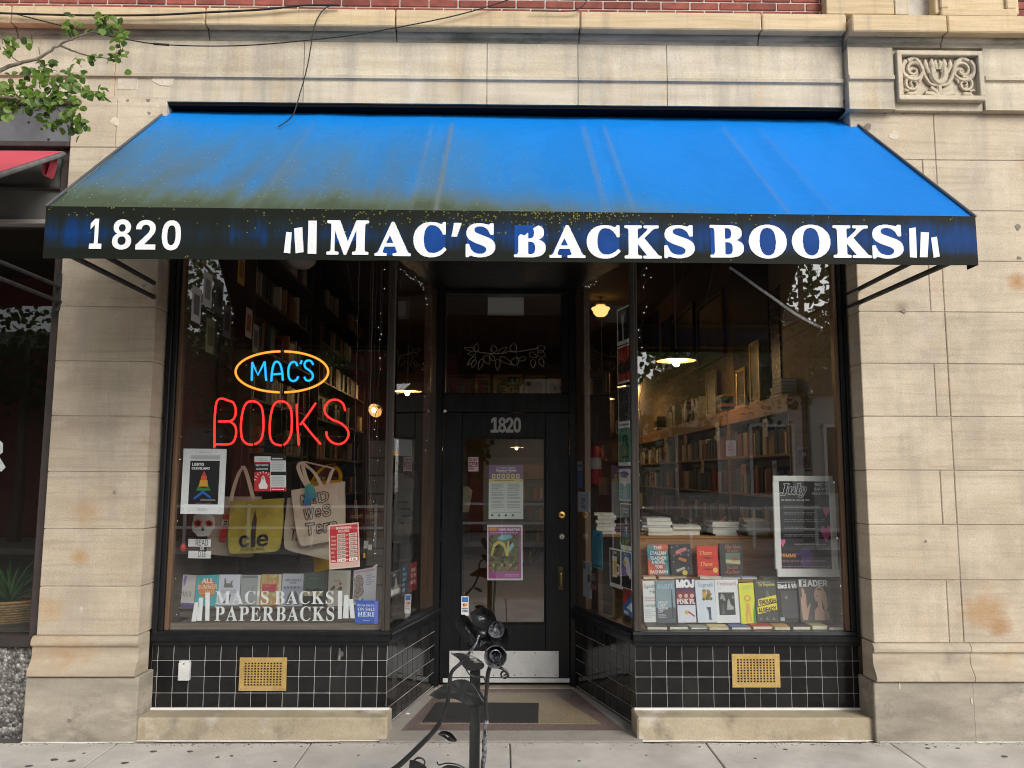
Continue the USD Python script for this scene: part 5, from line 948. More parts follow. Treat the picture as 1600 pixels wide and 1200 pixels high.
s.text('MAC\'S BACKS', .25, .72, .05, W_, 'sans', 1, 'center', .4); s.text('BOOKSTORE', .25, .61, .05, W_, 'sans', 1, 'center', .36); s.lines(.55, .60, .96, .84, 5, LGREY, 2); s.lines(.55, .14, .96, .42, 6, LGREY, 5); s.lines(.55, .02, .96, .08, 1, W_, 6); s.lines(.08, .87, .42, .95, 2, LGREY, 7); s.lines(.56, .9, .96, .97, 1, W_, 8)
s = hung('business_hours_sign', 'red and cream business hours sign stuck inside the left window', 'sign', [(515, 890), (562.5, 885.5), (513.3, 820.5)], YG, ink(232, 205, 190))
s.rect(.04, .14, .96, .965, ink(200, 48, 62)); s.rect(.05, .03, .95, .12, ink(222, 185, 172)); s.text('BUSINESS', .5, .885, .05, ink(240, 214, 204), 'sans', 3, 'center', .56); s.text('HOURS:', .5, .81, .05, ink(240, 214, 204), 'sans', 3, 'center', .42)
for i, (d_, a, b) in enumerate((('Mon.', '10 00', '9 00'), ('Tues.', '10 00', '9 00'), ('Wed.', '10 00', '9 00'), ('Thur.', '10 00', '9 00'), ('Fri.', '10 00', '10 00'), ('Sat.', '10 00', '10 00'), ('Sun.', '11 00', '8 00'))):
    y = .715 - i * .0915; s.rect(.27, y - .015, .545, y + .06, ink(226, 208, 196), 'time_slot'); s.rect(.66, y - .015, .93, y + .06, ink(226, 208, 196), 'time_slot')
    s.text(d_, .07, y, .038, ink(240, 214, 204), 'sans', 1, maxw=.17); s.text('to', .57, y + .01, .034, ink(240, 214, 204), 'sans', 1); s.text(a, .405, y, .040, K, 'sans', 1, 'center', .24); s.text(b, .795, y, .040, K, 'sans', 1, 'center', .24)
s = hung('newspaper_sign', 'small blue newspaper ON SALE HERE sign at the window corner', 'sign', [(555, 974.5), (590.5, 975), (555.8, 938)], YG, ink(38, 84, 180))
s.text('The New York Times', .5, .75, .10, ink(220, 226, 240), 'serif', 0, 'center', .86); s.text('ON SALE', .5, .56, .13, ink(220, 226, 240), 'serif', 0, 'center', .82); s.text('HERE', .5, .31, .20, ink(220, 226, 240), 'serif', 0, 'center', .8); s.lines(.35, .12, .65, .18, 1, LGREY, 2); s.rect(.83, .01, 1.0, .99, ink(96, 112, 214))
dc = thing('window_lettering', 'white shop lettering with little book emblems across the foot of the left window', 'window lettering', at(430, 971, YG))
def decal(txt, x0, y0, x1, y1):
    widths = [text_poly(c, 1, 'serif', 0, 96) if c not in ' \u2019' else None for c in txt]; g = []; x = 0
    for c, p in zip(txt, widths):
        if c == ' ': x += .36; continue
        p = text_poly("'", 1, 'sans', 1, 64) if c == '\u2019' else p
        b = p.bounds; g.append((c, affinity.translate(p, x - b[0], 0))); x += b[2] - b[0] + .15
    P, Q = at(x0, y1, YG), at(x1, y0, YG); sx, sz = (Q[0] - P[0]) / (x - .15), (Q[2] - P[2])
    for c, p in g: obj(dc, 'letter', prism(affinity.scale(p, sx, sz, origin=(0, 0)), P, (1, 0, 0), (0, 0, 1), (0, 1, 0), .0008), VINYL)
decal('MAC\u2019S BACKS', 336, 924, 521.5, 943.5); decal('PAPERBACKS', 335, 948, 522.5, 970)
quads(dc, 'book_emblem', YG, [[(304, 941), (311.5, 941), (306, 971), (299, 971)], [(311, 934), (317.5, 934), (315, 970), (307, 970)], [(321, 926), (328, 926), (327, 970), (320.5, 970)], [(528, 923), (535, 923), (534, 967), (528, 967)], [(538, 930), (545, 930), (544.5, 966), (535.5, 966)], [(545, 936), (552, 936), (554.5, 966), (547.5, 966)]], VINYL, .0008, 0)
# skull cut-out with two banners
sk = thing('skull_cutout', 'printed white skull above two word banners and a red burst', 'poster', at(310, 872, .30))
def cut(t, nm, pts, m, Y, d=.002, b=0.0): P = [at(x, y, Y) for x, y in pts]; obj(t, nm, prism(Polygon([(p[0], p[2]) for p in P]).buffer(b), (0, Y - d, 0), (1, 0, 0), (0, 0, 1), (0, 1, 0), d), m)
BONE = ink(178, 176, 174)
cut(sk, 'skull', [(303, 806), (300, 822), (301, 830), (306, 834), (308, 838), (326, 838), (330, 832), (335, 826), (336, 812), (330, 802), (312, 800)], BONE, .30)
for pts in ([(302.5, 815), (310, 811), (316, 815), (314, 823), (305, 825)], [(320, 815), (327, 812), (333, 816), (332, 823), (323, 823)]): cut(sk, 'eye_rim', pts, ink(200, 82, 58), .298); cut(sk, 'eye_socket', [(np.array(p) - np.mean(pts, 0)) * .62 + np.mean(pts, 0) for p in pts], K, .2965)
cut(sk, 'nose', [(314.5, 828), (317, 821), (319.5, 828), (317, 830)], K, .298)
for a, b in ((842, 854), (860.5, 872)): cut(sk, 'banner', [(294.5, a), (330, a + .5), (329, b + .5), (294, b)], W_, .297)
for w, a, b in (('READ', 843.5, 852.5), ('DIE', 861.5, 870.5)):
    P = at(305 if w == 'READ' else 309, b, .294); h = at(305, a, .294)[2] - P[2]; obj(sk, 'lettering', prism(text_poly(w, h, 'sans', 0, 48, .62), P, (1, 0, 0), (0, 0, 1), (0, 1, 0), .001), K)
cut(sk, 'bar', [(293, 855.5), (312, 855.5), (312, 858.5), (293, 858.5)], ink(90, 50, 46), .297); P = at(312.5, 859.5, .294); obj(sk, 'lettering', prism(text_poly('OR', .022, 'sans', 1, 40, .7), P, (1, 0, 0), (0, 0, 1), (0, 1, 0), .001), W_)
cut(sk, 'burst', [(286.5 + (6.2 if i % 2 else 3.0) * math.cos(i * math.pi / 9), 855 + (8.0 if i % 2 else 3.6) * math.sin(i * math.pi / 9)) for i in range(18)], ink(225, 80, 60), .296)
# tote bags
def bag(nm, label, corners, Y, mat, straps=(), bulge=.012, wr=.006, seed=0, grp=None, smat=None):
    """corners TL, TR, BR, BL in pixels; a soft cloth bag with a front, thickness and sewn straps"""
    tl, tr_, br_, bl_ = (at(x, y, Y) for x, y in corners); n = 22
    t = thing(nm, label, 'tote bag', bl_, grp)
    def S(u, v):
        p = (tl * (1 - u) + tr_ * u) * v + (bl_ * (1 - u) + br_ * u) * (1 - v)
        b = bulge * math.sin(math.pi * u) * (math.sin(math.pi * min(1, v * 1.1)) * .8 + .2) + wr * (meshkit.fbm(np.array([u * 5 + seed, v * 6, seed * 1.0]), 3) - .5) * 2
        corner = .02 * (1 - v) ** 6 * (abs(2 * u - 1)) ** 6; return p + np.array([-(2 * u - 1) * corner, -b, corner * .6])
    V_ = np.array([S(i / n, j / n) for j in range(n + 1) for i in range(n + 1)]); B_ = V_ + np.array([0, .03, 0]) * np.array([[0, 1, 0]]); F = []
    for j in range(n):
        for i in range(n): a = j * (n + 1) + i; F.append([a, a + 1, a + n + 2, a + n + 1])
    rim = [i for i in range(n)] + [j * (n + 1) + n for j in range(n)] + [n * (n + 1) + i for i in range(n, 0, -1)] + [j * (n + 1) for j in range(n, 0, -1)]; m = len(V_)
    F += [[rim[i], rim[i] + m, rim[(i + 1) % len(rim)] + m, rim[(i + 1) % len(rim)]] for i in range(len(rim))]; F = np.array(F)
    F = np.vstack([F, F[:n * n, ::-1] + m]); obj(t, 'bag_body', (np.vstack([V_, B_]), np.vstack([F[:, [0, 1, 2]], F[:, [0, 2, 3]]])), mat, 50)
    for pts, dy in straps: obj(t, 'strap', strap(smooth_path([at(x, y, Y + dy + .004 * k) for k, (x, y) in enumerate(pts)], 6), (1, .25, .12), .014, .004), smat or mat, 40)
    return t, S
def print_on(t, S, g, u0, v0, W, H, m, name='lettering', off=.007):
    """lay polygon g (metres, from the bag's lower left) on the cloth"""
    v, f = prism(g.segmentize(.006), (0, 0, 0), (1, 0, 0), (0, 1, 0), (0, 0, 1), .001)
    v, f = trimesh.remesh.subdivide_to_size(v, f, .022, max_iter=12)
    P = np.array([S(min(max(x / W, 0), 1), min(max(y / H, 0), 1)) + np.array([0, -off - z, 0]) for x, y, z in v]); obj(t, name, (P, f), m)
YB1, YB2 = .62, .56
bag('tote_bag', 'cream canvas tote with a red tower print, half hidden behind the yellow tote', [(336, 776), (408, 776), (398, 872), (318.5, 866)], YB1 + .10, CANVAS, [], seed=2)
tw = top_t = thing('bag_print', 'red tower print on the cream tote beside the skull', 'print', at(345, 845, YB1 + .06)) if False else None
t, S = '/World/tote_bag', None
for pts, c in (([(348.5, 804), (358, 804), (357.5, 811), (348, 811)], (205, 62, 52)), ([(347.5, 812), (357, 812), (356, 822), (346, 822)], (226, 214, 196)), ([(346, 823), (356, 823), (352.5, 846), (342, 845)], (214, 66, 56))): cut(t, 'tower_print', pts, ink(*c), YB1 + .075)
cut(t, 'tower_lettering', [(350, 814), (355, 814), (354.5, 816), (349.8, 816)], K, YB1 + .07); cut(t, 'tower_lettering', [(349.3, 818), (354.6, 818), (354.2, 820), (349, 820)], K, YB1 + .07)
t, S = bag('tote_bag', 'yellow tote with a black tower print hanging by cream straps', [(360, 783), (442.8, 778.5), (439, 862), (354, 866)], YB2, CANVAS_YELLOW, [([(360, 786), (366, 760), (374, 738), (381, 728)], .006), ([(396.5, 782), (391, 760), (384, 736), (379, 728)], .0)], .022, .020, 1, smat=CANVAS)
bw_ = np.linalg.norm(at(439, 862, YB2) - at(354, 866, YB2)); bh_ = np.linalg.norm(at(360, 783, YB2) - at(354, 866, YB2)); pxm = bw_ / 85.0
for ch, x, w in (('c', .225, .20), ('e', .555, .215)): print_on(t, S, fit_poly(text_poly(ch, .1, 'bold', 0, 120), x * bw_, .118 * bh_, (x + w) * bw_, .345 * bh_), 0, 0, bw_, bh_, K)
print_on(t, S, Polygon([(.455 * bw_, .118 * bh_), (.535 * bw_, .118 * bh_), (.54 * bw_, .60 * bh_), (.53 * bw_, .66 * bh_), (.517 * bw_, .70 * bh_), (.508 * bw_, .76 * bh_), (.5 * bw_, .82 * bh_), (.492 * bw_, .76 * bh_), (.483 * bw_, .70 * bh_), (.47 * bw_, .66 * bh_), (.46 * bw_, .60 * bh_)]), 0, 0, bw_, bh_, K, 'tower_print')
print_on(t, S, fit_poly(text_poly('CLEVELAND', .1, 'sans', 0, 48), .26 * bw_, .045 * bh_, .70 * bw_, .10 * bh_), 0, 0, bw_, bh_, K)
bag('tote_bag', 'golden yellow tote hanging behind the two lettered cream totes', [(484, 752), (534, 750), (520, 889), (488, 896)], YB1 + .16, CANVAS_GOLD, [([(486, 754), (500, 735), (518, 725), (526, 730)], 0), ([(531, 755), (532, 742), (527, 732), (520, 727)], .004)], seed=5)
bag('tote_bag', 'cream tote almost hidden behind the front cream tote with outlined lettering', [(449, 778), (515, 772), (521, 877), (440.5, 858)], YB1, CANVAS, [], seed=7)
for pts in ([(455.5, 826), (462, 827)], [(459, 827), (457, 843)], [(462, 841), (463.5, 845)]): obj('/World/tote_bag_003', 'lettering', tube(np.array([at(*p, YB1 - .02) for p in pts]), .004, 6), K)
t, S = bag('tote_bag', 'front cream tote with outlined hand lettering and a blue tag', [(454.5, 766), (538, 752), (540, 841), (466, 855)], YB2 - .02, CANVAS, [([(482, 765), (471, 745), (466, 729), (472, 722), (476, 740), (486, 765)], .0), ([(503, 760), (492, 740), (478, 727), (472, 722)], .01), ([(512, 756), (518, 738), (520, 732), (500, 727), (474, 721)], .012)], .018, .015, 3)
bw_, bh_ = np.linalg.norm(at(540, 841, YB2) - at(466, 855, YB2)) * 1.05, np.linalg.norm(at(454.5, 766, YB2) - at(466, 855, YB2))
for word, x0, y0, x1, y1 in (('M', .17, .70, .36, .88), ('I', .395, .70, .46, .88), ('D', .50, .70, .70, .88), ('W', .20, .44, .40, .63), ('e', .43, .46, .54, .60), ('S', .57, .44, .73, .65), ('T', .20, .17, .38, .38), ('e', .42, .17, .54, .33), ('r', .57, .17, .67, .33), ('n', .70, .17, .84, .33)):
    g = fit_poly(text_poly(word, .1, 'sans', 2, 80), x0 * bw_, y0 * bh_, x1 * bw_, y1 * bh_); g = affinity.rotate(g, hash_rot if False else (len(word) * 0 + (ord(word) % 7 - 3) * 1.5)); g = g.buffer(.0028).difference(g.buffer(-.0022)); print_on(t, S, g, 0, 0, bw_, bh_, K)
TAG = look('blue_green_tag', {'g': GP, 's': ('separate_xyz', {}), 'm': ('map_range', {'from_min': at(480, 790, .5)[2], 'from_max': at(480, 757, .5)[2], 'clamp': True}), 'r': ('rgb_ramp', {'ramp': [(0, (.03, .13, .38)), (1, (.05, .33, .25))]}), 'p': ('principled_bsdf', {})}, [('g.position', 's.vector'), ('s.z', 'm.value'), ('m.result', 'r.fac'), ('r.color', 'p.base_color')])
cut(t, 'hang_tag', [(477, 758), (484, 760), (486, 790), (475.5, 789)], TAG, YB2 - .055); cut(t, 'hang_tag', [(479, 757), (489, 756), (495.5, 776), (484, 782)], TAG, YB2 - .060)
# rack that carries the bags
rk = thing('display_rack', 'thin black metal rack the tote bags hang from', 'rack', at(376, 940, YB1 + .2))
zb_ = sill_t + .003
for px in (376, 471): p = at(px, 720, YB1 + .2); obj(rk, 'upright', tube(np.array([[p[0], p[1], zb_], [p[0], p[1], Z_(694, YB1 + .2, px)]]), .011, 8), K, True); obj(rk, 'foot', cbox(p[0] - .09, p[0] + .09, p[1] - .12, p[1] + .12, zb_ - .001, zb_ + .012, .003), K)
for (x0, y0), (x1, y1) in (((376, 728), (471, 722)), ((471, 726), (528, 727)), ((376, 700), (471, 695))): obj(rk, 'arm', tube(np.array([at(x0, y0, YB1 + .2), at(x1, y1, YB1 + .16)]), .007, 8), K, True)

# rows of books and magazines; each has covers, page block and what is printed on the front
def book(label, px, Y, cover, thick=.022, tilt=.10, cat='book', nm='book', grp=None, spine=None):
    if len(px) == 4 and np.ndim(px[0]) == 0: px = [(px[0], px[3]), (px[2], px[3]), (px[0], px[1])]
    O, BR, TL = (at(x, y, Y) for x, y in px); TL = TL + np.array([0, tilt * (TL[2] - O[2]), 0]); t = thing(nm, label, cat, O, grp); s_ = Sheet(t, O, BR, TL, NF, cover, .0015, 'front_cover')
    b = s_.O - s_.N * .0018; obj(t, 'page_block', prism(sbox(.003, .003, s_.w - .004, s_.h - .003), b - s_.N * thick, s_.U, s_.V, s_.N, thick - .0004), PAGES); obj(t, 'back_cover', prism(sbox(0, 0, s_.w, s_.h), b - s_.N * (thick + .002), s_.U, s_.V, s_.N, .0015), cover)
    obj(t, 'spine', prism(sbox(-.0015, 0, 0, s_.h), b - s_.N * (thick + .001), s_.U, s_.V, s_.N, thick + .002), spine or cover); return s_
def mottled(name, cs, ns=9.0, sc=(1, 1, 1)):
    if name not in LOOKS: look(name, {'g': GP, 'm': ('mapping', {'scale': sc}), 'n': ('noise_texture', {'scale': ns, 'detail': 3}), 'r': ('rgb_ramp', {'ramp': [(.30 + .40 * i / (len(cs) - 1), srgb(*c)) for i, c in enumerate(cs)]}), 'p': ('principled_bsdf', {'roughness': .45})}, [('g.position', 'm.vector'), ('m.vector', 'n.vector'), ('n.fac', 'r.fac'), ('r.color', 'p.base_color')])
    return LOOKS[name]
YL = .50; zl_ = Z_(947, YL, 420); lg = thing('book_ledge', 'low grey board ledge the paperbacks stand on in the left window', 'shelf', (-1.6, YL, sill_t)); obj(lg, 'board', cbox(X_(259, YL, 945), X_(592, YL, 945), YL - .03, YL + .12, zl_ - .018, zl_ - .001, .003), PLANK); obj(lg, 'riser', cbox(X_(262, YL, 945), X_(590, YL, 945), YL + .0, YL + .015, sill_t + .001, zl_ - .019, .002), PLANK)
s = book('cream book with a purple foot and a handwritten SUMMER cover', [(263, 945), (302.5, 947), (266, 897.5)], YL, ink(206, 200, 196)); s.rect(0, 0, 1, .09, ink(104, 84, 160)); s.disc(.17, .70, .13, GREY); s.text('SUMMER', .16, .30, .15, ink(110, 108, 112), 'ital', 0, maxw=.7); [s.poly([(.3 + a, .85), (.36 + a, .98), (.44 + a, .96), (.40 + a, .72), (.34 + a, .60)], ink(140, 124, 190)) for a in (0, .2)]
s = book('turquoise paperback with an orange sun and white ALL SUMMER LONG title', [(304, 948), (339.5, 947), (306, 899.5)], YL, ink(92, 180, 190)); s.disc(.5, .58, .40, ink(226, 130, 84)); s.text('ALL', .5, .74, .15, ink(240, 236, 226), 'sans', 3, 'center', .6); s.text('SUMMER', .5, .56, .13, ink(232, 220, 190), 'sans', 1, 'center', .86); s.text('LONG', .5, .40, .13, ink(226, 196, 140), 'sans', 1, 'center', .66)
s = book('white book with a grey steamboat drawing on its cover', [(340.5, 946), (373.5, 946), (341.5, 898.5)], YL, ink(206, 210, 222)); s.poly([(.22, .58), (.68, .58), (.62, .70), (.66, .82), (.55, .78), (.55, .72), (.34, .72), (.32, .88), (.24, .86), (.25, .70)], GREY); s.rect(.12, .40, .82, .52, ink(186, 190, 204)); s.poly([(.40, .06), (.52, .10), (.60, .36), (.46, .36), (.46, .22)], ink(90, 92, 104)); s.poly([(.22, .08), (.34, .06), (.34, .2)], ink(120, 120, 130))
s = book('plain pale grey book with a faint sketch on its cover', [(375, 946), (405, 946), (376.5, 899)], YL, ink(158, 164, 164)); s.rect(.02, .90, .84, .97, ink(120, 126, 132)); s.rect(.86, 0, 1, 1, ink(206, 202, 190)); s.poly([(.55, .4), (.58, .6), (.72, .7), (.6, .56), (.66, .42)], ink(130, 138, 138))
s = book('book with a sunset orange and green cover and a red label', [(406, 946), (437.5, 946), (407.5, 898)], YL, mottled('autumn_cover', [(214, 190, 150), (206, 140, 90), (178, 170, 110), (216, 200, 160)], 26)); s.rect(.06, .42, .78, .68, ink(186, 74, 84)); s.rect(.88, 0, 1, 1, ink(212, 206, 190)); s.lines(.2, .6, .6, .64, 1, ink(220, 160, 150), 3)
s = book('pale blue THE STREET KIDS book with a figure drawing on the cover', [(438.5, 947), (471.5, 947), (441, 897)], YL, ink(186, 192, 206)); s.text('THE STREET', .5, .77, .06, ink(70, 74, 90), 'serif', 0, 'center', .8); s.text('KIDS', .5, .69, .06, ink(70, 74, 90), 'serif', 0, 'center', .4); s.rect(.03, .02, .97, .62, ink(164, 170, 190)); s.poly([(.2, .04), (.3, .3), (.42, .46), (.52, .30), (.66, .48), (.8, .3), (.86, .04), (.62, .04), (.56, .2), (.46, .04)], ink(92, 96, 112)); [s.rect(.08 + .16 * k, .54, .18 + .16 * k, .60, ink(110, 114, 130)) for k in range(5)]
s = book('dark green book with a pale field landscape on its cover', [(473.5, 947), (503, 947), (475, 895.5)], YL, ink(78, 92, 84)); s.rect(0, .30, 1, .48, ink(186, 178, 130)); s.rect(0, 0, 1, .30, ink(32, 40, 38)); s.poly([(0, .46), (.2, .54), (.4, .49), (.7, .55), (1, .47), (1, .44), (0, .42)], ink(46, 56, 44)); s.text('HALF WILD', .5, .80, .05, ink(120, 132, 110), 'serif', 0, 'center', .7) if False else s.lines(.25, .80, .75, .86, 1, ink(120, 132, 110), 2)
s = book('cream book with two dark birds and a small red rose', [(511.5, 947), (545, 947), (513, 892)], YL, ink(196, 190, 176)); s.poly([(.08, .44), (.22, .58), (.34, .56), (.30, .46)], ink(104, 92, 84)); s.poly([(.42, .46), (.56, .56), (.66, .52), (.62, .42)], ink(96, 84, 78)); s.disc(.56, .63, .07, ink(200, 92, 92)); s.rect(.86, 0, 1, 1, ink(206, 202, 188)); s.lines(.25, .68, .55, .74, 1, ink(150, 140, 130), 2); s.lines(.2, .9, .7, .94, 1, ink(170, 160, 150), 5)
s = book('white magazine with a dotted grey face profile on its cover', [(551, 946), (586.5, 940), (552, 892)], YL, ink(206, 208, 218), .008, .1, 'magazine', 'magazine'); s.poly([(.0, .1), (.06, .5), (.02, .75), (.18, .87), (.36, .82), (.46, .66), (.42, .5), (.48, .36), (.42, .24), (.28, .2), (.2, .05)], mottled('dotted_face', [(110, 102, 100), (190, 176, 168)], 60)); s.lines(.56, .5, .96, .82, 5, ink(160, 164, 180), 3); s.rect(.03, .9, .96, .965, ink(206, 168, 176)); s.disc(.42, .12, .06, ink(140, 144, 150))

# right window: stepped display
st2, st3, YM = Z_(905.5, .36, 1150), Z_(838, .56, 1150), .20
xR_in, xR_a = X_(1322, .3, 900), X_(1003, .3, 900)
dsx = thing('display_steps', 'stepped orange-brown wooden stand filling the right-hand window', 'display stand', ((xR_a + xR_in) / 2, .5, sill_t))
xs_ = (xR_a - .02, xR_in - .02)
obj(dsx, 'riser', cbox(xs_[0], xs_[1], .345, .36, sill_t, st2 - .019, .002), WOOD); obj(dsx, 'step', cbox(xs_[0], xs_[1], .335, .56, st2 - .018, st2, .003), WOOD)
obj(dsx, 'riser', cbox(xs_[0], xs_[1], .555, .57, st2 + .001, st3 - .019, .002), WOOD); obj(dsx, 'step', cbox(xs_[0], xs_[1], .545, .95, st3 - .018, st3, .003), WOOD)
obj(dsx, 'back', cbox(xs_[0], xs_[1], .96, .975, sill_t, st3 - .001, .002), WOOD_MID)
s = book('white spirituality and health magazine at the left end of the bottom row', [(1007, 972.5), (1030, 972), (1006, 909)], YM, ink(218, 220, 222), .006, .16, 'magazine', 'magazine'); s.text('Spiritu', .06, .82, .085, ink(60, 60, 64), 'sans', 0, maxw=.9); s.text('Hea', .42, .69, .085, ink(60, 60, 64), 'sans', 0, maxw=.55); s.lines(.08, .5, .9, .62, 3, ink(190, 150, 150), 2); s.text('enlight', .1, .37, .07, ink(110, 150, 120), 'serif', 0, maxw=.85); s.lines(.08, .1, .8, .32, 5, LGREY, 3)
s = book('grey blue magazine with a pale title over a city tower', [(1027, 974), (1057, 973), (1026, 909)], YM - .01, mottled('misty_sky', [(118, 140, 152), (150, 170, 180)], 4), .006, .16, 'magazine', 'magazine'); s.text('HARPE', .08, .80, .12, ink(168, 190, 202), 'serif', 0, maxw=.84); s.rect(0, 0, 1, .36, ink(84, 92, 98)); s.poly([(.78, .10), (.80, .62), (.82, .80), (.84, .80), (.86, .62), (.88, .10)], ink(60, 68, 76)); s.text('THE FALL OF', .08, .46, .05, W_, 'sans', 1, maxw=.5); s.text('A GREAT', .08, .39, .05, W_, 'sans', 1, maxw=.42); s.text('AMERICAN', .08, .32, .05, W_, 'sans', 1, maxw=.5); s.text('CITY', .08, .25, .05, W_, 'sans', 1, maxw=.26); s.lines(.08, .12, .5, .22, 3, LGREY, 4)
s = book('purple music magazine with huge white MOJO title and four faces', [(1058.5, 973), (1089, 972.5), (1057, 905)], YM, ink(66, 44, 92), .006, .16, 'magazine', 'magazine'); s.rect(0, .42, 1, .72, ink(122, 38, 48)); s.text('MOJ', .03, .80, .15, W_, 'sans', 5, maxw=.96); [s.disc(.22 + .30 * k, .60, .10, ink(206, 178, 176)) for k in range(3)]; s.text('PINK FL', .03, .42, .10, ink(236, 230, 226), 'serif', 1, maxw=.94); s.rect(.04, .0, .97, .39, ink(214, 216, 226)); s.poly([(.42, .22), (.5, .3), (.58, .22), (.9, .12), (.92, .15), (.6, .26), (.52, .18)], ink(170, 60, 40)); s.disc(.5, .23, .10, ink(200, 170, 60)); s.lines(.05, .53, .9, .56, 1, ink(225, 140, 90), 6)
s = book('pale magazine with a bouquet of sunflowers on its cover', [(1091, 973), (1121, 972.5), (1088, 908)], YM - .01, ink(206, 214, 228), .006, .16, 'magazine', 'magazine'); s.text('Taproot', .12, .84, .10, ink(136, 160, 160), 'serif', 0, maxw=.8)
r6 = np.random.default_rng(4)
for k in range(16): a, q_ = r6.uniform(0, 6.28), r6.uniform(0, .27); s.disc(.62 + q_ * math.cos(a), .60 + q_ * .75 * math.sin(a), r6.uniform(.05, .10), ink(*[(206, 160, 50), (150, 130, 50), (196, 96, 60), (90, 110, 60)][k % 4]), 'flower_picture')
s.poly([(.50, .36), (.72, .36), (.70, .1), (.76, .07), (.58, .07), (.62, .1), (.60, .28)], ink(64, 66, 92))
s = book('white guitar magazine with a black and white concert photograph', [(1121, 973.5), (1158, 973), (1119, 907)], YM, ink(222, 222, 226), .006, .16, 'magazine', 'magazine'); s.text('Fretboard', .10, .86, .09, ink(196, 150, 160), 'serif', 0, maxw=.8); s.lines(.10, .77, .4, .80, 1, LGREY, 3); s.rect(.12, .18, .80, .70, ink(56, 56, 58)); s.poly([(.18, .54), (.24, .68), (.34, .64), (.42, .52), (.34, .50), (.28, .55)], ink(150, 150, 150)); s.poly([(.44, .30), (.50, .52), (.56, .56), (.62, .42), (.74, .36), (.72, .30)], ink(170, 170, 170)); s.poly([(.22, .2), (.30, .46), (.36, .2)], ink(96, 96, 98)); s.poly([(.68, .55), (.74, .66), (.78, .56)], ink(140, 140, 140))
s = book('narrow lime yellow magazine with line drawings', [(1159, 975), (1182, 974), (1157, 912.5)], YM - .012, ink(220, 222, 64), .006, .16, 'magazine', 'magazine'); s.disc(.52, .62, .22, ink(214, 150, 80)); s.disc(.52, .62, .13, ink(220, 222, 64)); s.poly([(.3, .05), (.4, .5), (.62, .5), (.74, .05), (.6, .05), (.52, .3), (.42, .05)], ink(222, 170, 80)); s.poly([(.82, 0), (.86, .3), (1, .55), (1, 0)], ink(60, 150, 60)); s.text('JACO', .2, .84, .09, ink(196, 206, 110), 'sans', 1, maxw=.7)
s = book('dark grey political magazine with two yellow ENOUGH ALREADY bands', [(1183.5, 972.5), (1217, 972), (1181, 907.5)], YM, ink(70, 70, 66), .006, .16, 'magazine', 'magazine'); s.text('The Progressive', .18, .85, .08, ink(214, 206, 110), 'serif', 0, maxw=.78); s.poly([(.48, .60), (.56, .74), (.58, .82), (.60, .74), (.70, .60)], ink(110, 110, 108)); s.poly([(.12, .38), (.98, .48), (.98, .64), (.12, .54)], YEL, 'band'); s.poly([(.06, .19), (.98, .29), (.98, .45), (.06, .35)], YEL, 'band'); s.text('ENOUGH', .17, .415, .095, K, 'sans', 3, maxw=.78, rot=7); s.text('ALREADY', .10, .225, .095, K, 'sans', 3, maxw=.86, rot=7); s.lines(.1, .93, .9, .96, 1, LGREY, 4); [s.poly([(a, .05), (a + .08, .13), (a + .16, .05)], ink(120, 120, 118)) for a in (.1, .4, .7)]
s = book('black photography magazine with white Black and White title, half covered', [(1217, 973), (1257, 972), (1215.5, 907.5)], YM + .012, ink(40, 40, 42), .006, .16, 'magazine', 'magazine'); s.text('Black & White', .05, .80, .10, W_, 'sans', 3, maxw=.92); s.rect(.16, .10, .98, .74, ink(76, 76, 78)); s.lines(.05, .92, .9, .96, 1, LGREY, 4); s.rect(.08, .04, .24, .12, ink(170, 190, 200)); s.disc(.36, .58, .06, ink(130, 128, 126))
s = book('grey music magazine with boxed white F title and a woman raising her hand', [(1252, 972), (1302, 972), (1250.5, 906)], YM - .006, ink(96, 92, 90), .006, .16, 'magazine', 'magazine')
s.rect(.02, .82, .25, .985, W_); s.text('F', .09, .835, .13, ink(70, 68, 68), 'sans', 3); s.text('ADER', .29, .835, .13, W_, 'sans', 2, maxw=.7)
SKIN, SKIN2, HAIR = ink(206, 168, 150), ink(190, 148, 130), ink(196, 170, 140)
s.poly([(.60, .78), (.50, .72), (.47, .62), (.50, .50), (.58, .46), (.57, .36), (.46, .28), (.44, .05), (.74, .05), (.76, .22), (.68, .34), (.70, .48), (.74, .66), (.70, .76)], SKIN, 'woman_picture', .002); s.poly([(.52, .76), (.62, .83), (.74, .80), (.84, .66), (.86, .36), (.78, .20), (.74, .44), (.72, .62), (.64, .74)], HAIR, 'woman_picture', .002); s.poly([(.74, .05), (.74, .18), (.86, .26), (.90, .14), (.88, .05)], SKIN2, 'woman_picture')
for q_ in ([(.05, .18), (.04, .56), (.085, .57), (.10, .40)], [(.09, .4), (.085, .78), (.12, .79), (.135, .42)], [(.125, .42), (.13, .76), (.165, .75), (.17, .42)], [(.16, .40), (.175, .66), (.205, .65), (.20, .36)], [(.06, .10), (.05, .42), (.20, .42), (.22, .30), (.30, .42), (.33, .40), (.24, .16), (.20, .05), (.08, .05)]): s.poly(q_, SKIN, 'hand_picture', .001)
s.poly([(.50, .60), (.56, .615), (.57, .60), (.51, .59)], K); s.poly([(.48, .515), (.53, .52), (.53, .50)], RED); s.rect(.58, .74, .70, .77, ink(90, 76, 70))
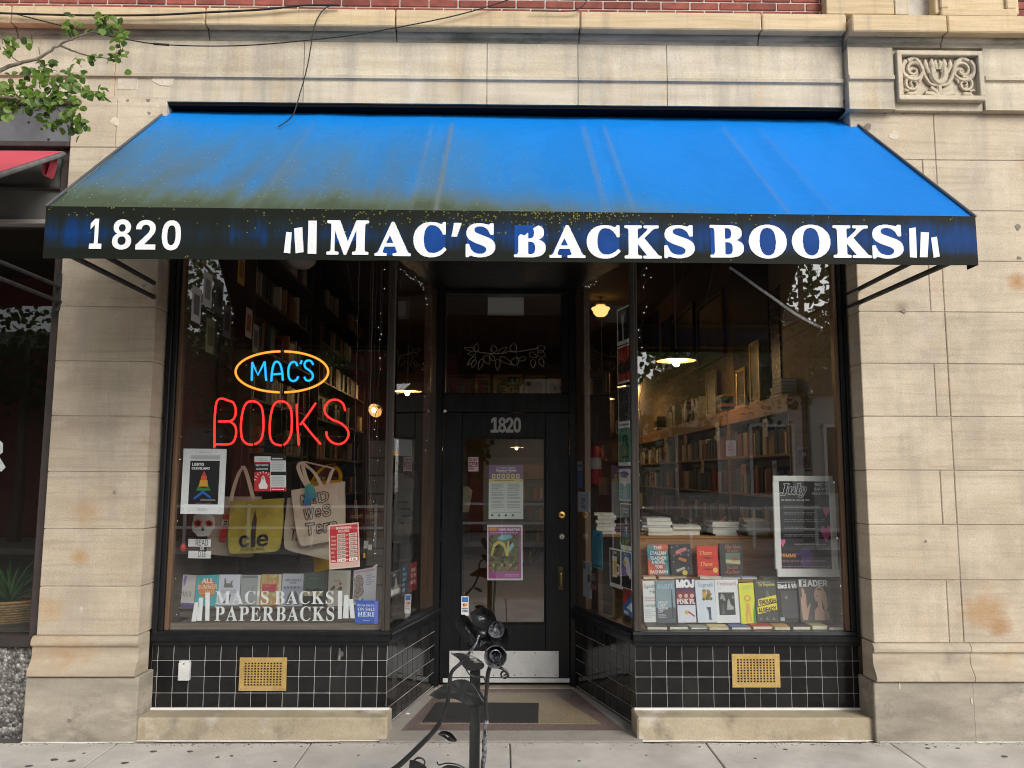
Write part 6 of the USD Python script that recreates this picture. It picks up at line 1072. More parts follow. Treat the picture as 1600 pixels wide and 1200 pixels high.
# middle row: standing books
YQ = .46
s = book('bright multicoloured novel with white handwritten title', [(1014, 899), (1046, 898.5), (1012, 851)], YQ, mottled('splashed_cover', [(54, 86, 130), (70, 150, 150), (196, 80, 70), (220, 120, 70), (160, 60, 110)], 9), .028); [s.text(w, .5, y, .10, W_, 'sans', 1, 'center', m_, q=34) for w, y, m_ in (('THE', .84, .4), ('ITALIAN', .66, .76), ('TEACHER', .50, .8), ('A NOVEL', .37, .66), ('TOM', .22, .36), ('RACHMAN', .06, .86))]
s = book('dark novel scattered with small objects and a red crossbar title', [(1050, 898), (1083, 897), (1047, 851)], YQ, ink(56, 54, 58), .028); s.poly([(.2, .72), (.78, .90), (.84, .82), (.26, .62)], ink(160, 66, 76)); s.text('MISTER', .30, .68, .10, ink(220, 150, 150), 'sans', 2, maxw=.5, rot=18); s.poly([(.34, .50), (.70, .40), (.76, .48), (.42, .58)], ink(196, 122, 70)); s.poly([(.22, .16), (.62, .25), (.66, .18), (.24, .08)], ink(180, 184, 184)); s.disc(.62, .06, .12, ink(206, 190, 80)); [s.disc(x, y, .035, ink(150, 150, 150)) for x, y in ((.1, .9), (.35, .93), (.85, .62), (.12, .42), (.8, .2), (.5, .66), (.88, .78), (.16, .62))]
s = book('red There There novel with yellow title', [(1091, 899.5), (1123.5, 898.5), (1089.5, 854)], YQ, ink(214, 62, 48), .028); [(s.text('There', .10, y, .13, ink(244, 176, 110), 'ital', 1, maxw=.82, q=64), s.poly([(.2, y - .10), (.5, y - .07), (.8, y - .11), (.5, y - .16)], ink(150, 48, 44))) for y in (.70, .32)]; s.disc(.84, .17, .12, ink(236, 190, 90))
s = book('dark novel with an orange hand lettered title over a green roadside picture', [(1126.5, 899.5), (1162, 899), (1125.5, 849.5)], YQ, ink(62, 60, 58), .03); s.rect(.24, .34, .88, .70, ink(106, 128, 112)); s.poly([(.24, .40), (.88, .34), (.88, .46), (.24, .50)], ink(196, 190, 150)); s.poly([(.5, .46), (.62, .58), (.78, .56), (.72, .46)], ink(170, 80, 50)); s.text('The Mars', .22, .84, .11, ink(214, 128, 96), 'ital', 0, maxw=.7, q=56); s.text('Room', .30, .72, .10, ink(206, 110, 84), 'ital', 0, maxw=.5, q=56); s.text('Rachel', .28, .20, .11, ink(206, 110, 84), 'ital', 0, maxw=.5, q=56); s.text('Kushner', .24, .06, .11, ink(206, 110, 84), 'ital', 0, maxw=.62, q=56)
# books lying flat
def flat_book(label, cx_px, w_px, Y, z, th, cover, depth=.16, page=PAGES, grp=None, turn=0.0):
    x0, x1 = X_(cx_px - w_px / 2, Y, 930), X_(cx_px + w_px / 2, Y, 930); t = thing('lying_book', label, 'book', ((x0 + x1) / 2, Y, z), grp); c, s_ = math.cos(turn), math.sin(turn); cx_, cy_ = (x0 + x1) / 2, Y + depth / 2
    def R_(m): v, f = m; v = np.array(v, float); d = v[:, :2] - [cx_, cy_]; v[:, 0], v[:, 1] = cx_ + d[:, 0] * c - d[:, 1] * s_, cy_ + d[:, 0] * s_ + d[:, 1] * c; return v, f
    obj(t, 'page_block', R_(box(x0 + .003, x1 - .003, Y + .002, Y + depth - .003, z + .0022, z + th - .0022)), page); obj(t, 'lower_cover', R_(cbox(x0, x1, Y, Y + depth, z + .0003, z + .002, .0005)), cover); obj(t, 'upper_cover', R_(cbox(x0, x1, Y, Y + depth, z + th - .002, z + th, .0005)), cover)
    obj(t, 'spine', R_(box(x0 - .0015, x0 + .001, Y, Y + depth, z + .0025, z + th - .0025)), cover); return z + th
for i, (cx_, w_, th, c, lab) in enumerate(((1027, 31, .022, (60, 56, 54), 'dark covered book lying first from the corner post along the window foot'), (1060, 29, .020, (50, 52, 60), 'dark grey book lying under the city tower magazine'), (1092, 28, .014, (120, 124, 112), 'thin grey green book lying under the sunflower magazine'), (1123, 30, .018, (196, 178, 120), 'straw coloured book lying under the guitar magazine'),
                                  (1157, 30, .018, (44, 66, 130), 'blue covered book lying under the lime yellow magazine'), (1190, 31, .022, (176, 50, 44), 'red paperback lying under the political magazine'), (1222, 24, .022, (190, 150, 90), 'tan book lying under the photography magazine'), (1251, 27, .022, (50, 50, 50), 'black covered book lying left of the raised hand magazine foot'), (1279, 24, .026, (190, 180, 130), 'thick cream book lying under the raised hand magazine'), (1308, 27, .02, (40, 40, 40), 'dark book lying last, at the right end of the window foot'))):
    flat_book(lab, cx_, w_, .055 + .01 * (i % 3), sill_t + .001, th, ink(*c), .13, ink(226, 222, 206) if i % 3 else PAGES, turn=(i % 3 - 1) * .05)
for i, (cx_, w_, c) in enumerate(((1016, 20, 'buff'), (1052, 44, 'tan'), (1112, 34, 'white edged'), (1144, 30, 'grey'), (1172, 24, 'pale blue'), (1206, 24, 'cream'))):
    flat_book(f'thin {c} paperback lying on the ledge below the standing novels', cx_, w_, .365, st2 + .001, .016, ink(*[(206, 176, 136), (190, 150, 110), (226, 222, 214), (120, 126, 136), (150, 170, 196), (214, 206, 184)][i]), .075, turn=0)
stk = {'left end': (1032, 46, [.024, .030, .016, .022, .026]), 'second': (1076, 46, [.042, .018, .010]), 'third': (1136, 44, [.012, .026, .020, .012, .022]), 'right end': (1186, 40, [.034, .024, .020, .014, .020])}
cols = [(226, 220, 206), (206, 196, 176), (190, 200, 220), (214, 210, 206), (150, 150, 154), (196, 170, 130)]; r7 = np.random.default_rng(12)
order = ['lowest', 'second up', 'third up', 'fourth up', 'topmost']
for nm_, (cx_, w_, hs) in stk.items():
    z = st3 + .001
    for i, h_ in enumerate(hs):
        w2 = w_ * r7.uniform(.80, 1.0); z = flat_book(f'pale paged book, {order[i]} in the {nm_} stack on the wooden step', cx_ + r7.uniform(-3, 3), w2, .60 + r7.uniform(-.01, .02), z + .0006, h_ * 1.1, ink(*cols[r7.integers(6)]), .2, turn=r7.uniform(-.08, .08))
for k, (cx_, hs) in enumerate(((948, [.02, .03, .022, .024, .03, .014]),)):
    z = st3 - .03
    for i, h_ in enumerate(hs): z = flat_book(f'white edged book, {["lowest", "second up", "third up", "fourth up", "fifth up", "topmost"][i]} in the stack behind the beer mug poster', cx_ + r7.uniform(-2, 2), 30, 1.15, z + .0006, h_ * 1.2, ink(*cols[r7.integers(6)]), .18, turn=r7.uniform(-.1, .1))
zbk = sill_t
px_ = at(965, 838, 1.15); sb = thing('book_table', 'brown wooden table under the stack behind the splayed window', 'table', (px_[0], 1.25, sill_t)); obj(sb, 'tabletop', cbox(px_[0] - .18, px_[0] + .10, 1.12, 1.40, st3 - .05, st3 - .0305, .003), WOOD); obj(sb, 'leg', cbox(px_[0] - .17, px_[0] - .13, 1.14, 1.18, .1, st3 - .051, .003), WOOD); obj(sb, 'leg', cbox(px_[0] + .05, px_[0] + .09, 1.14, 1.18, .1, st3 - .051, .003), WOOD)
# red and dark flowers behind the stacks
fb_ = thing('flower_arrangement', 'dark leafy arrangement with small pink flowers behind the stacked books', 'plant', at(1110, 835, .80)); lv, fl_ = [], []
for k in range(260):
    p = at(1108 + r7.normal(0, 26), 826 + r7.normal(0, 8), .80 + r7.uniform(-.08, .08)); (lv if r7.random() < .7 else fl_).append(leaf(p, r7.uniform(.02, .045), r7.normal(0, 1, 3), r7.normal(0, 1, 3)))
obj(fb_, 'foliage', join(lv), LEAF_DARK, kind='stuff'); obj(fb_, 'blossoms', join(fl_), ink(150, 50, 70), kind='stuff')
# chalkboard
YC = .26
c0, c1 = at(1211, 899, YC), at(1308, 742, YC); cbt = thing('chalkboard', 'white framed chalkboard with a chalked JULY events list, leaning in the right window', 'chalkboard', c0)
_o, _x0, _x1 = at(1217, 892, YC), X_(1215, YC, 820), X_(1300, YC, 820); s = Sheet(cbt, np.array([_x0, YC, _o[2]]), np.array([_x1, YC, _o[2]]), np.array([_x0, YC, Z_(749, YC, 1214)]), NF, noisy('chalkboard_slate', (.022, .021, .024), (.050, .047, .052), ns=5.0, rough=.7), .006, 'slate')
FRM = paint((.74, .74, .72), .5)
for a in ((1210, 743.5, 1304, 752), (1212, 889, 1309, 901.5), (1209.5, 752, 1219, 889.5), (1298, 751, 1307, 889.5)):
    p, q = at(a[0], a[3], YC - .008), at(a[2], a[1], YC - .008); xq = [X_(v, YC - .008, 820) for v in (a[0], a[2])]; obj(cbt, 'frame_rail', cbox(xq[0], xq[1], YC - .014, YC + .01, p[2] + .0006, q[2] - .0006, .003), FRM)
CH = ink(206, 206, 210)
jl_ = text_poly('July', .1, 'bital', 1, 90); jl_ = fit_poly(jl_, .06 * s.w, .80 * s.h, .56 * s.w, .96 * s.h); s.put(jl_.buffer(.002).difference(jl_.buffer(-.0015)), CH, 'lettering')
for w, y in (("MAC'S", .93), ("BACK'S", .88), ('HIGHLIGHTS', .83)): s.text(w, .82, y, .03, CH, 'sans', 0, 'center', .32)
s.lines(.08, .765, .95, .78, 1, CH, 9, .6); [s.lines(.12, y, .12 + w, y + .035, 2, ink(150, 148, 152), int(y * 100), .34) for y, w in ((.68, .7), (.61, .6), (.53, .75), (.45, .66), (.37, .7))]
def heart(x, y, r, m): s.poly([(x, y - 1.1 * r), (x + r, y + .1 * r), (x + .85 * r, y + .6 * r), (x + .45 * r, y + .75 * r), (x, y + .35 * r), (x - .45 * r, y + .75 * r), (x - .85 * r, y + .6 * r), (x - r, y + .1 * r)], m, 'heart')
PINK = ink(214, 96, 150); heart(.90, .645, .055, PINK); heart(.88, .42, .10, PINK); heart(.08, .31, .05, PINK)
s.poly([(.30, .19), (.50, .26), (.64, .18), (.60, .06), (.40, .05), (.42, .16), (.32, .17)], ink(76, 52, 110)); s.text('FEMME', .03, .15, .035, ink(222, 150, 96), 'sans', 2, maxw=.3); [s.lines(.06, y, .9, y + .035, 2, ink(160, 120, 140), int(y * 77), .36) for y in (.02, .09)]; s.lines(.3, .28, .9, .30, 1, ink(150, 150, 150), 5)
# notes taped inside the splayed windows
s = splayed('poster', 'black poster with a white bare tree, topmost in the strip on the splayed window', 'poster', (964.5, 484, 984.5, 541), 1, W_); s.rect(.08, .1, .95, .95, K); [s.poly([(.45, .12), (.40, .5), (.3 + .1 * k, .85), (.33 + .1 * k, .85), (.5, .5), (.55, .12)], LGREY) for k in range(4)]
s = splayed('poster', 'red and black landscape poster second in the strip on the splayed window', 'poster', (965, 543, 984.5, 601), 1, W_); s.rect(.06, .06, .96, .96, ink(176, 62, 44)); s.poly([(.06, .45), (.3, .62), (.6, .5), (.96, .66), (.96, .3), (.5, .22), (.06, .3)], K); s.poly([(.2, .96), (.25, .72), (.3, .96)], K); s.poly([(.5, .96), (.56, .76), (.62, .96)], K)
s = splayed('poster', 'black and white etched portrait poster with a white foot on the splayed window', 'poster', (966, 606, 985, 668), 1, W_); s.rect(.05, .14, .97, .97, mottled('etched_print', [(26, 26, 28), (60, 60, 62), (150, 150, 150)], 40, (1, 1, 3))); s.rect(.1, .03, .9, .07, GREY)
s = splayed('poster', 'green poster with a black keyhole figure on the splayed window', 'poster', (966.5, 668, 985.5, 728), 1, W_); s.rect(.02, .09, .98, .97, ink(72, 132, 104)); s.poly([(.25, .26), (.25, .5), (.4, .58), (.4, .74), (.55, .82), (.7, .74), (.7, .58), (.85, .5), (.85, .26), (.78, .26), (.78, .47), (.62, .56), (.62, .72), (.55, .77), (.47, .72), (.47, .56), (.33, .47), (.33, .26)], K); s.rect(.3, .2, .85, .25, K); s.disc(.58, .36, .09, ink(200, 150, 60))
s = splayed('poster', 'grey and teal pencil drawing poster below the green keyhole poster', 'poster', (968, 733, 985.5, 782), 1, ink(196, 198, 200)); s.rect(.05, .05, .97, .55, ink(86, 150, 150)); s.poly([(.1, .9), (.5, .95), (.9, .85), (.6, .7), (.2, .75)], ink(70, 74, 140)); s.disc(.5, .6, .16, ink(214, 212, 208)); s.poly([(.3, .1), (.5, .5), (.75, .12)], ink(150, 156, 158))
s = splayed('poster', 'dark poster of a suited figure with white lettering at its head', 'poster', (970, 786, 986.5, 858), 1, W_); s.rect(.03, .1, .97, .98, ink(44, 46, 46)); s.text('AMERICAN', .5, .86, .04, LGREY, 'serif', 0, 'center', .8); s.text('THEATRE', .5, .79, .04, LGREY, 'serif', 0, 'center', .7); s.disc(.55, .62, .13, ink(180, 184, 180), 'figure_picture'); s.poly([(.25, .14), (.35, .42), (.5, .5), (.62, .5), (.8, .42), (.9, .14)], ink(64, 74, 70), 'figure_picture'); s.poly([(.5, .5), (.56, .3), (.62, .5)], W_)
s = splayed('poster', 'black poster of a tall yellow beer mug on the splayed window', 'poster', [(953, 915), (970.5, 922), (951, 855)], 1, W_); s.rect(.06, .10, .95, .96, K); s.text('BEER', .5, .87, .05, W_, 'sans', 1, 'center', .8); s.rect(.28, .26, .66, .70, ink(210, 196, 50)); s.rect(.26, .68, .68, .80, ink(226, 220, 190)); s.poly([(.66, .62), (.88, .60), (.88, .36), (.66, .34), (.66, .40), (.80, .42), (.80, .55), (.66, .56)], W_)
s = splayed('poster', 'blue and black poster with a white eagle head on the splayed window', 'poster', [(971, 921), (987.5, 927), (970.5, 859)], 1, W_); s.rect(.04, .40, .96, .96, ink(60, 110, 170)); s.rect(.04, .08, .96, .40, K); s.poly([(.3, .62), (.25, .72), (.4, .86), (.7, .84), (.86, .66), (.94, .36), (.8, .3), (.7, .42), (.5, .46), (.46, .6)], W_); s.poly([(.3, .62), (.22, .70), (.42, .76), (.46, .66)], ink(226, 180, 60)); s.text('EAGLE', .5, .89, .04, W_, 'sans', 1, 'center', .7)
s = splayed('magazine', 'red and blue magazine cover at the foot of the splayed window', 'magazine', [(974, 960), (988, 969), (973, 918)], 1, ink(60, 120, 190)); s.poly([(0, .45), (.3, .55), (.8, .7), (1, .75), (1, 1), (0, 1)], ink(150, 60, 50)); s.disc(.2, .6, .22, ink(200, 60, 50)); s.poly([(.4, .3), (.9, .55), (1, .5), (1, .2)], W_); s.rect(.1, .06, .6, .18, W_)
s = splayed('notice', 'white notice with stacked blue and red lettering beside the door', 'notice', [(903, 799), (921, 803), (902.5, 768)], 1, ink(170, 176, 196)); s.text('A', .4, .80, .07, ink(40, 50, 90), 'sans', 1); s.text('DEAD', .3, .56, .14, ink(110, 70, 90), 'sans', 1, maxw=.5); s.text('American', .22, .42, .09, ink(40, 90, 140), 'bital', 0, maxw=.66); s.text('READ', .3, .18, .16, ink(60, 50, 70), 'sans', 1, maxw=.5)
s = splayed('card', 'small blue card under a striped sticker beside the door', 'card', (902, 738, 910, 762), 1, ink(70, 110, 160))
s = splayed('sticker', 'small pale striped sticker above the blue card beside the door', 'sticker', (902, 721, 909.5, 736), 1, ink(150, 170, 176)); s.rect(0, .4, 1, .7, ink(70, 110, 120)); s.lines(.1, .05, .9, .35, 2, GREY, 2)
s = splayed('notice', 'turquoise notice sheet hanging from tape on the splayed window', 'notice', [(926, 886), (942, 889), (923, 827)], 1, ink(46, 140, 166)); s.lines(.12, .2, .88, .84, 13, ink(24, 84, 104), 4, .4); s.poly([(.4, .86), (.7, .95), (.8, .9), (.5, .84)], ink(20, 60, 80)); s.rect(.08, .04, .9, .09, ink(20, 60, 80))
s = splayed('notice', 'white leaflet with two small dark photographs low on the splayed window', 'notice', [(911, 931), (924, 936), (907, 875)], 1, ink(164, 168, 180)); s.rect(.06, .78, .3, .95, ink(70, 74, 80)); s.rect(.55, .44, .9, .66, ink(66, 70, 82)); s.lines(.3, .2, .9, .42, 6, ink(120, 124, 136), 3, .4); s.lines(.36, .7, .9, .9, 4, ink(120, 124, 136), 5, .4)
s = splayed('leaflet', 'dark leaflet with a pink foot behind the white leaflet', 'leaflet', [(923, 920), (932, 923), (922, 892)], 1, ink(44, 40, 44)); s.rect(0, .02, 1, .3, ink(140, 60, 90)); s.lines(.1, .5, .9, .9, 4, LGREY, 4, .3)
s = splayed('notice', 'pale sheet with an orange tag behind the left splayed window', 'notice', (614.5, 684, 644, 711.5), -1, ink(120, 120, 122)); s.rect(.0, .0, .35, .25, ink(190, 130, 40))
s = splayed('poster', 'small black and white photograph leaflet low in the left splayed window', 'poster', [(609.5, 934.5), (626, 931), (609, 895)], -1, ink(90, 90, 92)); s.rect(.06, .4, .94, .95, ink(40, 40, 42)); s.poly([(.3, .1), (.45, .7), (.55, .75), (.7, .3), (.6, .1)], ink(150, 150, 150)); s.rect(.1, .08, .85, .28, ink(190, 188, 182)); s.text('CAFE', .2, .8, .1, LGREY, 'sans', 1, maxw=.6)
s = splayed('leaflet', 'dark blue leaflet with pale lettering in the left splayed window', 'leaflet', [(627.5, 931), (635, 929), (627, 884)], -1, ink(34, 50, 74)); [s.text(w, .12, .80 - .17 * k, .10, ink(150, 180, 200), 'sans', 1, maxw=.8) for k, w in enumerate(('FOR', 'WHAT', 'NOW', 'WE', 'ARE'))]
s = splayed('leaflet', 'red leaflet with white block lettering in the left splayed window', 'leaflet', [(639.5, 925.5), (651, 922.5), (638, 881.5)], -1, ink(120, 30, 34)); [s.text(w, .5, y, .12, ink(200, 160, 156), 'sans', 2, 'center', .7) for w, y in (('MORE', .68), ('TO THE', .48), ('METAL', .26))]
s = splayed('sticker', 'payment card sticker low in the left splayed window', 'sticker', (633, 931, 640.5, 966), -1, ink(150, 150, 150)); s.rect(.1, .72, .9, .95, ink(60, 76, 130)); s.rect(.1, .52, .9, .66, ink(170, 90, 60)); s.rect(.1, .28, .9, .44, ink(190, 190, 190)); s.text('VISA', .5, .32, .08, ink(30, 40, 90), 'sans', 1, 'center', .7)
s = hung('sticker', 'payment card sticker on the door stile left of the flower', 'sticker', (720.5, 931.5, 732.5, 962), yf - .0016, W_, .0008); s.rect(.1, .70, .9, .95, ink(70, 120, 190)); s.disc(.38, .55, .2, ink(206, 60, 50)); s.disc(.62, .55, .2, ink(230, 160, 60)); s.rect(.1, .36, .9, .40, ink(50, 60, 120)); s.text('VISA', .5, .20, .10, ink(30, 40, 100), 'sans', 2, 'center', .76)
s = hung('poster', 'purple-headed series programme poster taped inside the door glass', 'poster', [(763.5, 811), (817.5, 811), (764, 726.5)], YD, ink(214, 220, 216)); s.rect(0, .74, 1, 1, ink(126, 92, 142)); s.text('Governance Neighbor', .5, .935, .03, W_, 'serif', 0, 'center', .56); s.text('Summer Series', .5, .88, .04, W_, 'serif', 1, 'center', .62); s.lines(.3, .845, .7, .865, 1, LGREY, 4)
for k in range(6): s.put(affinity.translate(sbox(-.04 * s.w, -.035 * s.h, .04 * s.w, .035 * s.h).buffer(.003), (.14 + .14 * k) * s.w, .79 * s.h), ink(226, 216, 150), 'icon'); s.disc(.14 + .14 * k, .79, .025, ink(90, 80, 60), 'icon_mark')
s.rect(0, .69, 1, .735, ink(222, 204, 110)); s.lines(.15, .70, .85, .722, 1, ink(120, 100, 50), 8); [s.lines(a, b, a + .36, b + .14, 5, ink(130, 138, 136), int(b * 99 + a * 10), .3) for a in (.08, .54) for b in (.20, .36, .52)]; s.rect(.08, .12, .94, .125, GREY); [s.disc(.1 + .2 * k, .07, .035, ink(110, 130, 126)) for k in range(4)]
s = hung('poster', 'magenta book festival poster with an arch of garden colours inside the door glass', 'poster', (761, 820, 817, 906.5), YD, ink(222, 218, 224)); s.rect(.04, .03, .95, .96, ink(168, 86, 150)); s.poly([(.06, .89), (.26, .89), (.30, .95), (.06, .95)], ink(226, 160, 70)); s.text('Comic Book Fest', .32, .895, .045, W_, 'sans', 2, maxw=.60); s.lines(.08, .845, .9, .865, 1, W_, 5); s.rect(.06, .16, .90, .825, mottled('garden_picture', [(60, 62, 66), (120, 96, 80), (96, 130, 80), (150, 120, 100)], 30)); s.poly([(.28, .74), (.40, .82), (.66, .82), (.72, .78), (.60, .74), (.45, .72)], ink(130, 200, 210)); s.poly([(.1, .46), (.18, .66), (.34, .72), (.50, .66), (.58, .44), (.54, .42), (.46, .60), (.34, .66), (.22, .60), (.16, .44)], ink(206, 196, 120)); s.poly([(.56, .56), (.72, .68), (.76, .62), (.62, .5)], ink(150, 206, 206)); s.poly([(.52, .44), (.58, .70), (.62, .72), (.60, .44)], ink(226, 206, 110)); [s.disc(.1 + .08 * k, .22 + .05 * (k % 3), .035, ink(*[(206, 110, 80), (190, 170, 120), (110, 150, 90)][k % 3])) for k in range(10)]; s.lines(.5, .06, .9, .12, 2, ink(200, 150, 190), 7)
s = hung('sticker', 'pink and white parking notice seen through the door glass', 'notice', (731.5, 714, 747.5, 736.5), YD + .02, ink(220, 196, 204)); s.text('DO NOT', .5, .72, .18, ink(150, 50, 70), 'sans', 1, 'center', .84); s.rect(.08, .32, .92, .64, ink(150, 50, 70)); s.text('PULL', .5, .38, .2, ink(230, 210, 214), 'sans', 2, 'center', .7); s.lines(.1, .1, .9, .26, 1, ink(150, 50, 70), 3)
# fairy-light strings, thin wires with tiny lit bulbs
FAIRY = glow('fairy_bulb', (1.0, .93, .80), 1.7)
def fairy(label, pts, n, Y, seed, jit=3.0, plane=None):
    r = np.random.default_rng(seed); P = [at_p(x, y, *plane) if plane else at(x, y, Y) for x, y in pts]; S_ = smooth_path(P, max(4, int(40 / len(P)))); S_ = S_ + r.normal(0, .008, S_.shape) * [1, .5, 1]
    t = thing('fairy_lights', label, 'string lights', S_[-1]); obj(t, 'wire', tube(S_, .0022, 5), ink(30, 44, 36)); bs = []
    for k in r.choice(len(S_), min(n, len(S_)), replace=False): bs.append(ball(S_[k] + r.normal(0, .012, 3) * [1, .3, 1], .0028, 0))
    obj(t, 'bulbs', join(bs), FAIRY, kind='stuff')
fairy('fairy lights down the left edge of the left window', [(293, 415), (290, 480), (284, 560), (283, 660), (276, 760), (272, 880), (270, 960)], 18, .07, 1)
fairy('fairy lights down the right edge of the neon sign window', [(599, 420), (597, 500), (594, 560), (588, 640), (592, 720), (586, 800), (582, 880)], 20, .09, 2)
fairy('fairy lights down the corner post side of the right window', [(1003, 418), (1006, 450), (1004, 490), (1006, 560), (1003, 640), (1002, 740), (1004, 830)], 16, .08, 3)
fairy('fairy lights down the right edge of the chalkboard window', [(1303, 430), (1301, 500), (1305, 580), (1306, 660), (1308, 740), (1312, 800), (1314, 860), (1318, 940), (1317, 970)], 26, .07, 4)
npl = np.array([-(EA[1] - DA[1]), EA[0] - DA[0], 0]); npl /= np.linalg.norm(npl)
fairy('fairy lights along the head and inner edge of the left splayed window', [(622, 418), (640, 430), (660, 446), (668, 470), (667, 520), (664, 580), (668, 640), (664, 700)], 26, 0, 5, plane=(np.array([*DA, 0]) + npl * .03 * (1 if npl[1] > 0 else -1), npl))
npr = np.array([-(EC[1] - DC[1]), EC[0] - DC[0], 0]); npr /= np.linalg.norm(npr)
fairy('fairy lights along the head of the right splayed window', [(958, 414), (944, 424), (932, 436), (924, 447), (914, 455), (905, 456)], 12, 0, 6, plane=(np.array([*DC, 0]) + npr * .03 * (1 if npr[1] > 0 else -1), npr))
# tape over the crack in the right pane
tpz = thing('tape_strip', 'long strip of clear tape over a crack in the right window', 'tape', at(1215, 455, .026))
TAPE = look('cloudy_tape', {'g': GP, 'n': ('noise_texture', {'scale': 60.0, 'detail': 4}), 'r': ('rgb_ramp', {'ramp': [(.35, (.07, .07, .07)), (.65, (.20, .20, .20))]}), 'p': ('principled_bsdf', {'roughness': .3})}, [('g.position', 'n.vector'), ('n.fac', 'r.fac'), ('r.color', 'p.base_color')])
P = [at(x, y, .0255) for x, y in ((1140, 418), (1150, 424.5), (1180, 446), (1210, 467), (1238, 487), (1262, 501), (1281, 511))]
obj(tpz, 'strip', strap(smooth_path(P, 8), (.45, 0, .9), .010, .0012), TAPE)
# ---------------------------------------------------------------- inside the bookshop
def struct(nm, mesh, m, label): p = obj('/World', nm, mesh, m); tag(stage.GetPrimAtPath(p), label, nm.split('_')[0], kind='structure')
FZ, CZ, BY, XLW, XRW = .10, 4.42, 11.0, xl - .02, xr + .05
struct('floor', join([box(XLW, XRW, YD + .10, BY, FZ - .05, FZ), box(XLW, XA - .06, .12, YD + .0995, FZ - .05, FZ), box(XC + .06, XRW, .12, YD + .0995, FZ - .05, FZ)]), noisy('dark_floorboards', (.05, .03, .018), (.09, .055, .032), (1, 8, 1), 3.0, rough=.5), 'dark wooden floor inside the bookshop')
struct('ceiling', box(XLW - .05, XRW + .05, .12, BY, CZ, CZ + .05), CEIL, 'dim tan ceiling inside the bookshop')
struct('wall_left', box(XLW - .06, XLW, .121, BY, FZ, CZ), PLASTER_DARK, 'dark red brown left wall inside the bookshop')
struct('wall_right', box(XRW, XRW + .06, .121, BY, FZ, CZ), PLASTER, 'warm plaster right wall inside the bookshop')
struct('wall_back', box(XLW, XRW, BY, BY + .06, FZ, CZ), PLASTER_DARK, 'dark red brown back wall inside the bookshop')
pf = thing('window_platform', 'grey plank display floor inside the left window', 'platform', (-1.6, .6, FZ)); 
for k in range(6): obj(pf, 'plank', cbox(xl + .05, XDA - .10 - (0 if k > 3 else -.0), .05 + k * .21, .05 + (k + 1) * .21 - .003, sill_t - .02, sill_t, .002) if k > 3 else cbox(xl + .05, XA + (XDA - XA) * (k * .21 + .05) / YD - .02, .05 + k * .21, .05 + (k + 1) * .21 - .003, sill_t - .02, sill_t, .002), PLANK)
for k in range(3): obj(pf, 'front_board', cbox(xl + .05, XA - .02, .045, .06, FZ + k * .2, FZ + k * .2 + .197, .002), PLANK)
obj(pf, 'back_board', cbox(xl + .05, XDA - .12, 1.32, 1.34, FZ, sill_t - .021, .002), PLANK)
for k in range(4): z = sill_t + .001 + k * .12; obj(pf, 'partition_board', cbox(xl + .05, X_(512, 1.36, 900), 1.345, 1.37, z, z + .1175, .003), PLANK)
pf2 = thing('window_platform', 'wooden display floor under the magazines in the right window', 'platform', (1.6, .6, FZ)); obj(pf2, 'deck', cbox(XC + .03, xr - .05, .05, .344, sill_t - .02, sill_t, .002), WOOD); obj(pf2, 'front_board', cbox(XC + .03, xr - .05, .045, .06, FZ, sill_t - .021, .002), WOOD_MID)
sl = thing('slatwall_panel', 'taupe slatwall panel at the inner end of the left window', 'panel', (X_(590, 1.2, 800), 1.2, sill_t))
zz = sill_t
while zz < Z_(690, 1.2, 590): obj(sl, 'slat', cbox(X_(574, 1.2, 800), X_(604, 1.2, 800), 1.2, 1.215, zz, zz + .142, .004), noisy('taupe_slat', (.125, .105, .08), (.165, .14, .105), ns=3.0, rough=.6) if 'taupe_slat' not in LOOKS else LOOKS['taupe_slat']); zz += .150
obj(sl, 'back', box(X_(573, 1.22, 800), X_(605, 1.22, 800), 1.217, 1.23, sill_t, zz), K)
# bookcases and books
SPC = [('dark red', (120, 40, 36)), ('navy', (40, 54, 80)), ('buff', (196, 180, 150)), ('moss green', (60, 70, 56)), ('tan', (150, 120, 80)), ('black', (30, 30, 34)), ('putty', (170, 160, 140)), ('rust', (110, 60, 40)), ('slate blue', (84, 96, 110)), ('ivory', (200, 190, 170)), ('maroon', (90, 30, 44)), ('ochre', (150, 90, 50)), ('teal', (52, 84, 84)), ('white', (216, 206, 190))]
SPINES = [ink(*c) for _, c in SPC]
SHELF = ['lowest', 'second lowest', 'third lowest', 'middle', 'fifth', 'sixth', 'seventh', 'eighth', 'topmost']
r8 = np.random.default_rng(17)
def shelf_book(t, x0, x1, y0, y1, z, h, side, m):
    xs_, xp = (x0, x1) if side < 0 else (x1, x0)
    cv = join([box(x0, x1, y0, y0 + .003, z + .001, z + h), box(x0, x1, y1 - .003, y1, z + .001, z + h), box(min(xs_, xs_ - side * .004), max(xs_, xs_ - side * .004), y0 + .0031, y1 - .0031, z + .001, z + h)])
    pg = box(min(xs_ - side * .0045, xp + side * .004), max(xs_ - side * .0045, xp + side * .004), y0 + .0035, y1 - .0035, z + .004, z + h - .004)
    if t: obj(t, 'cover', cv, m); obj(t, 'page_block', pg, PAGES)
    return cv
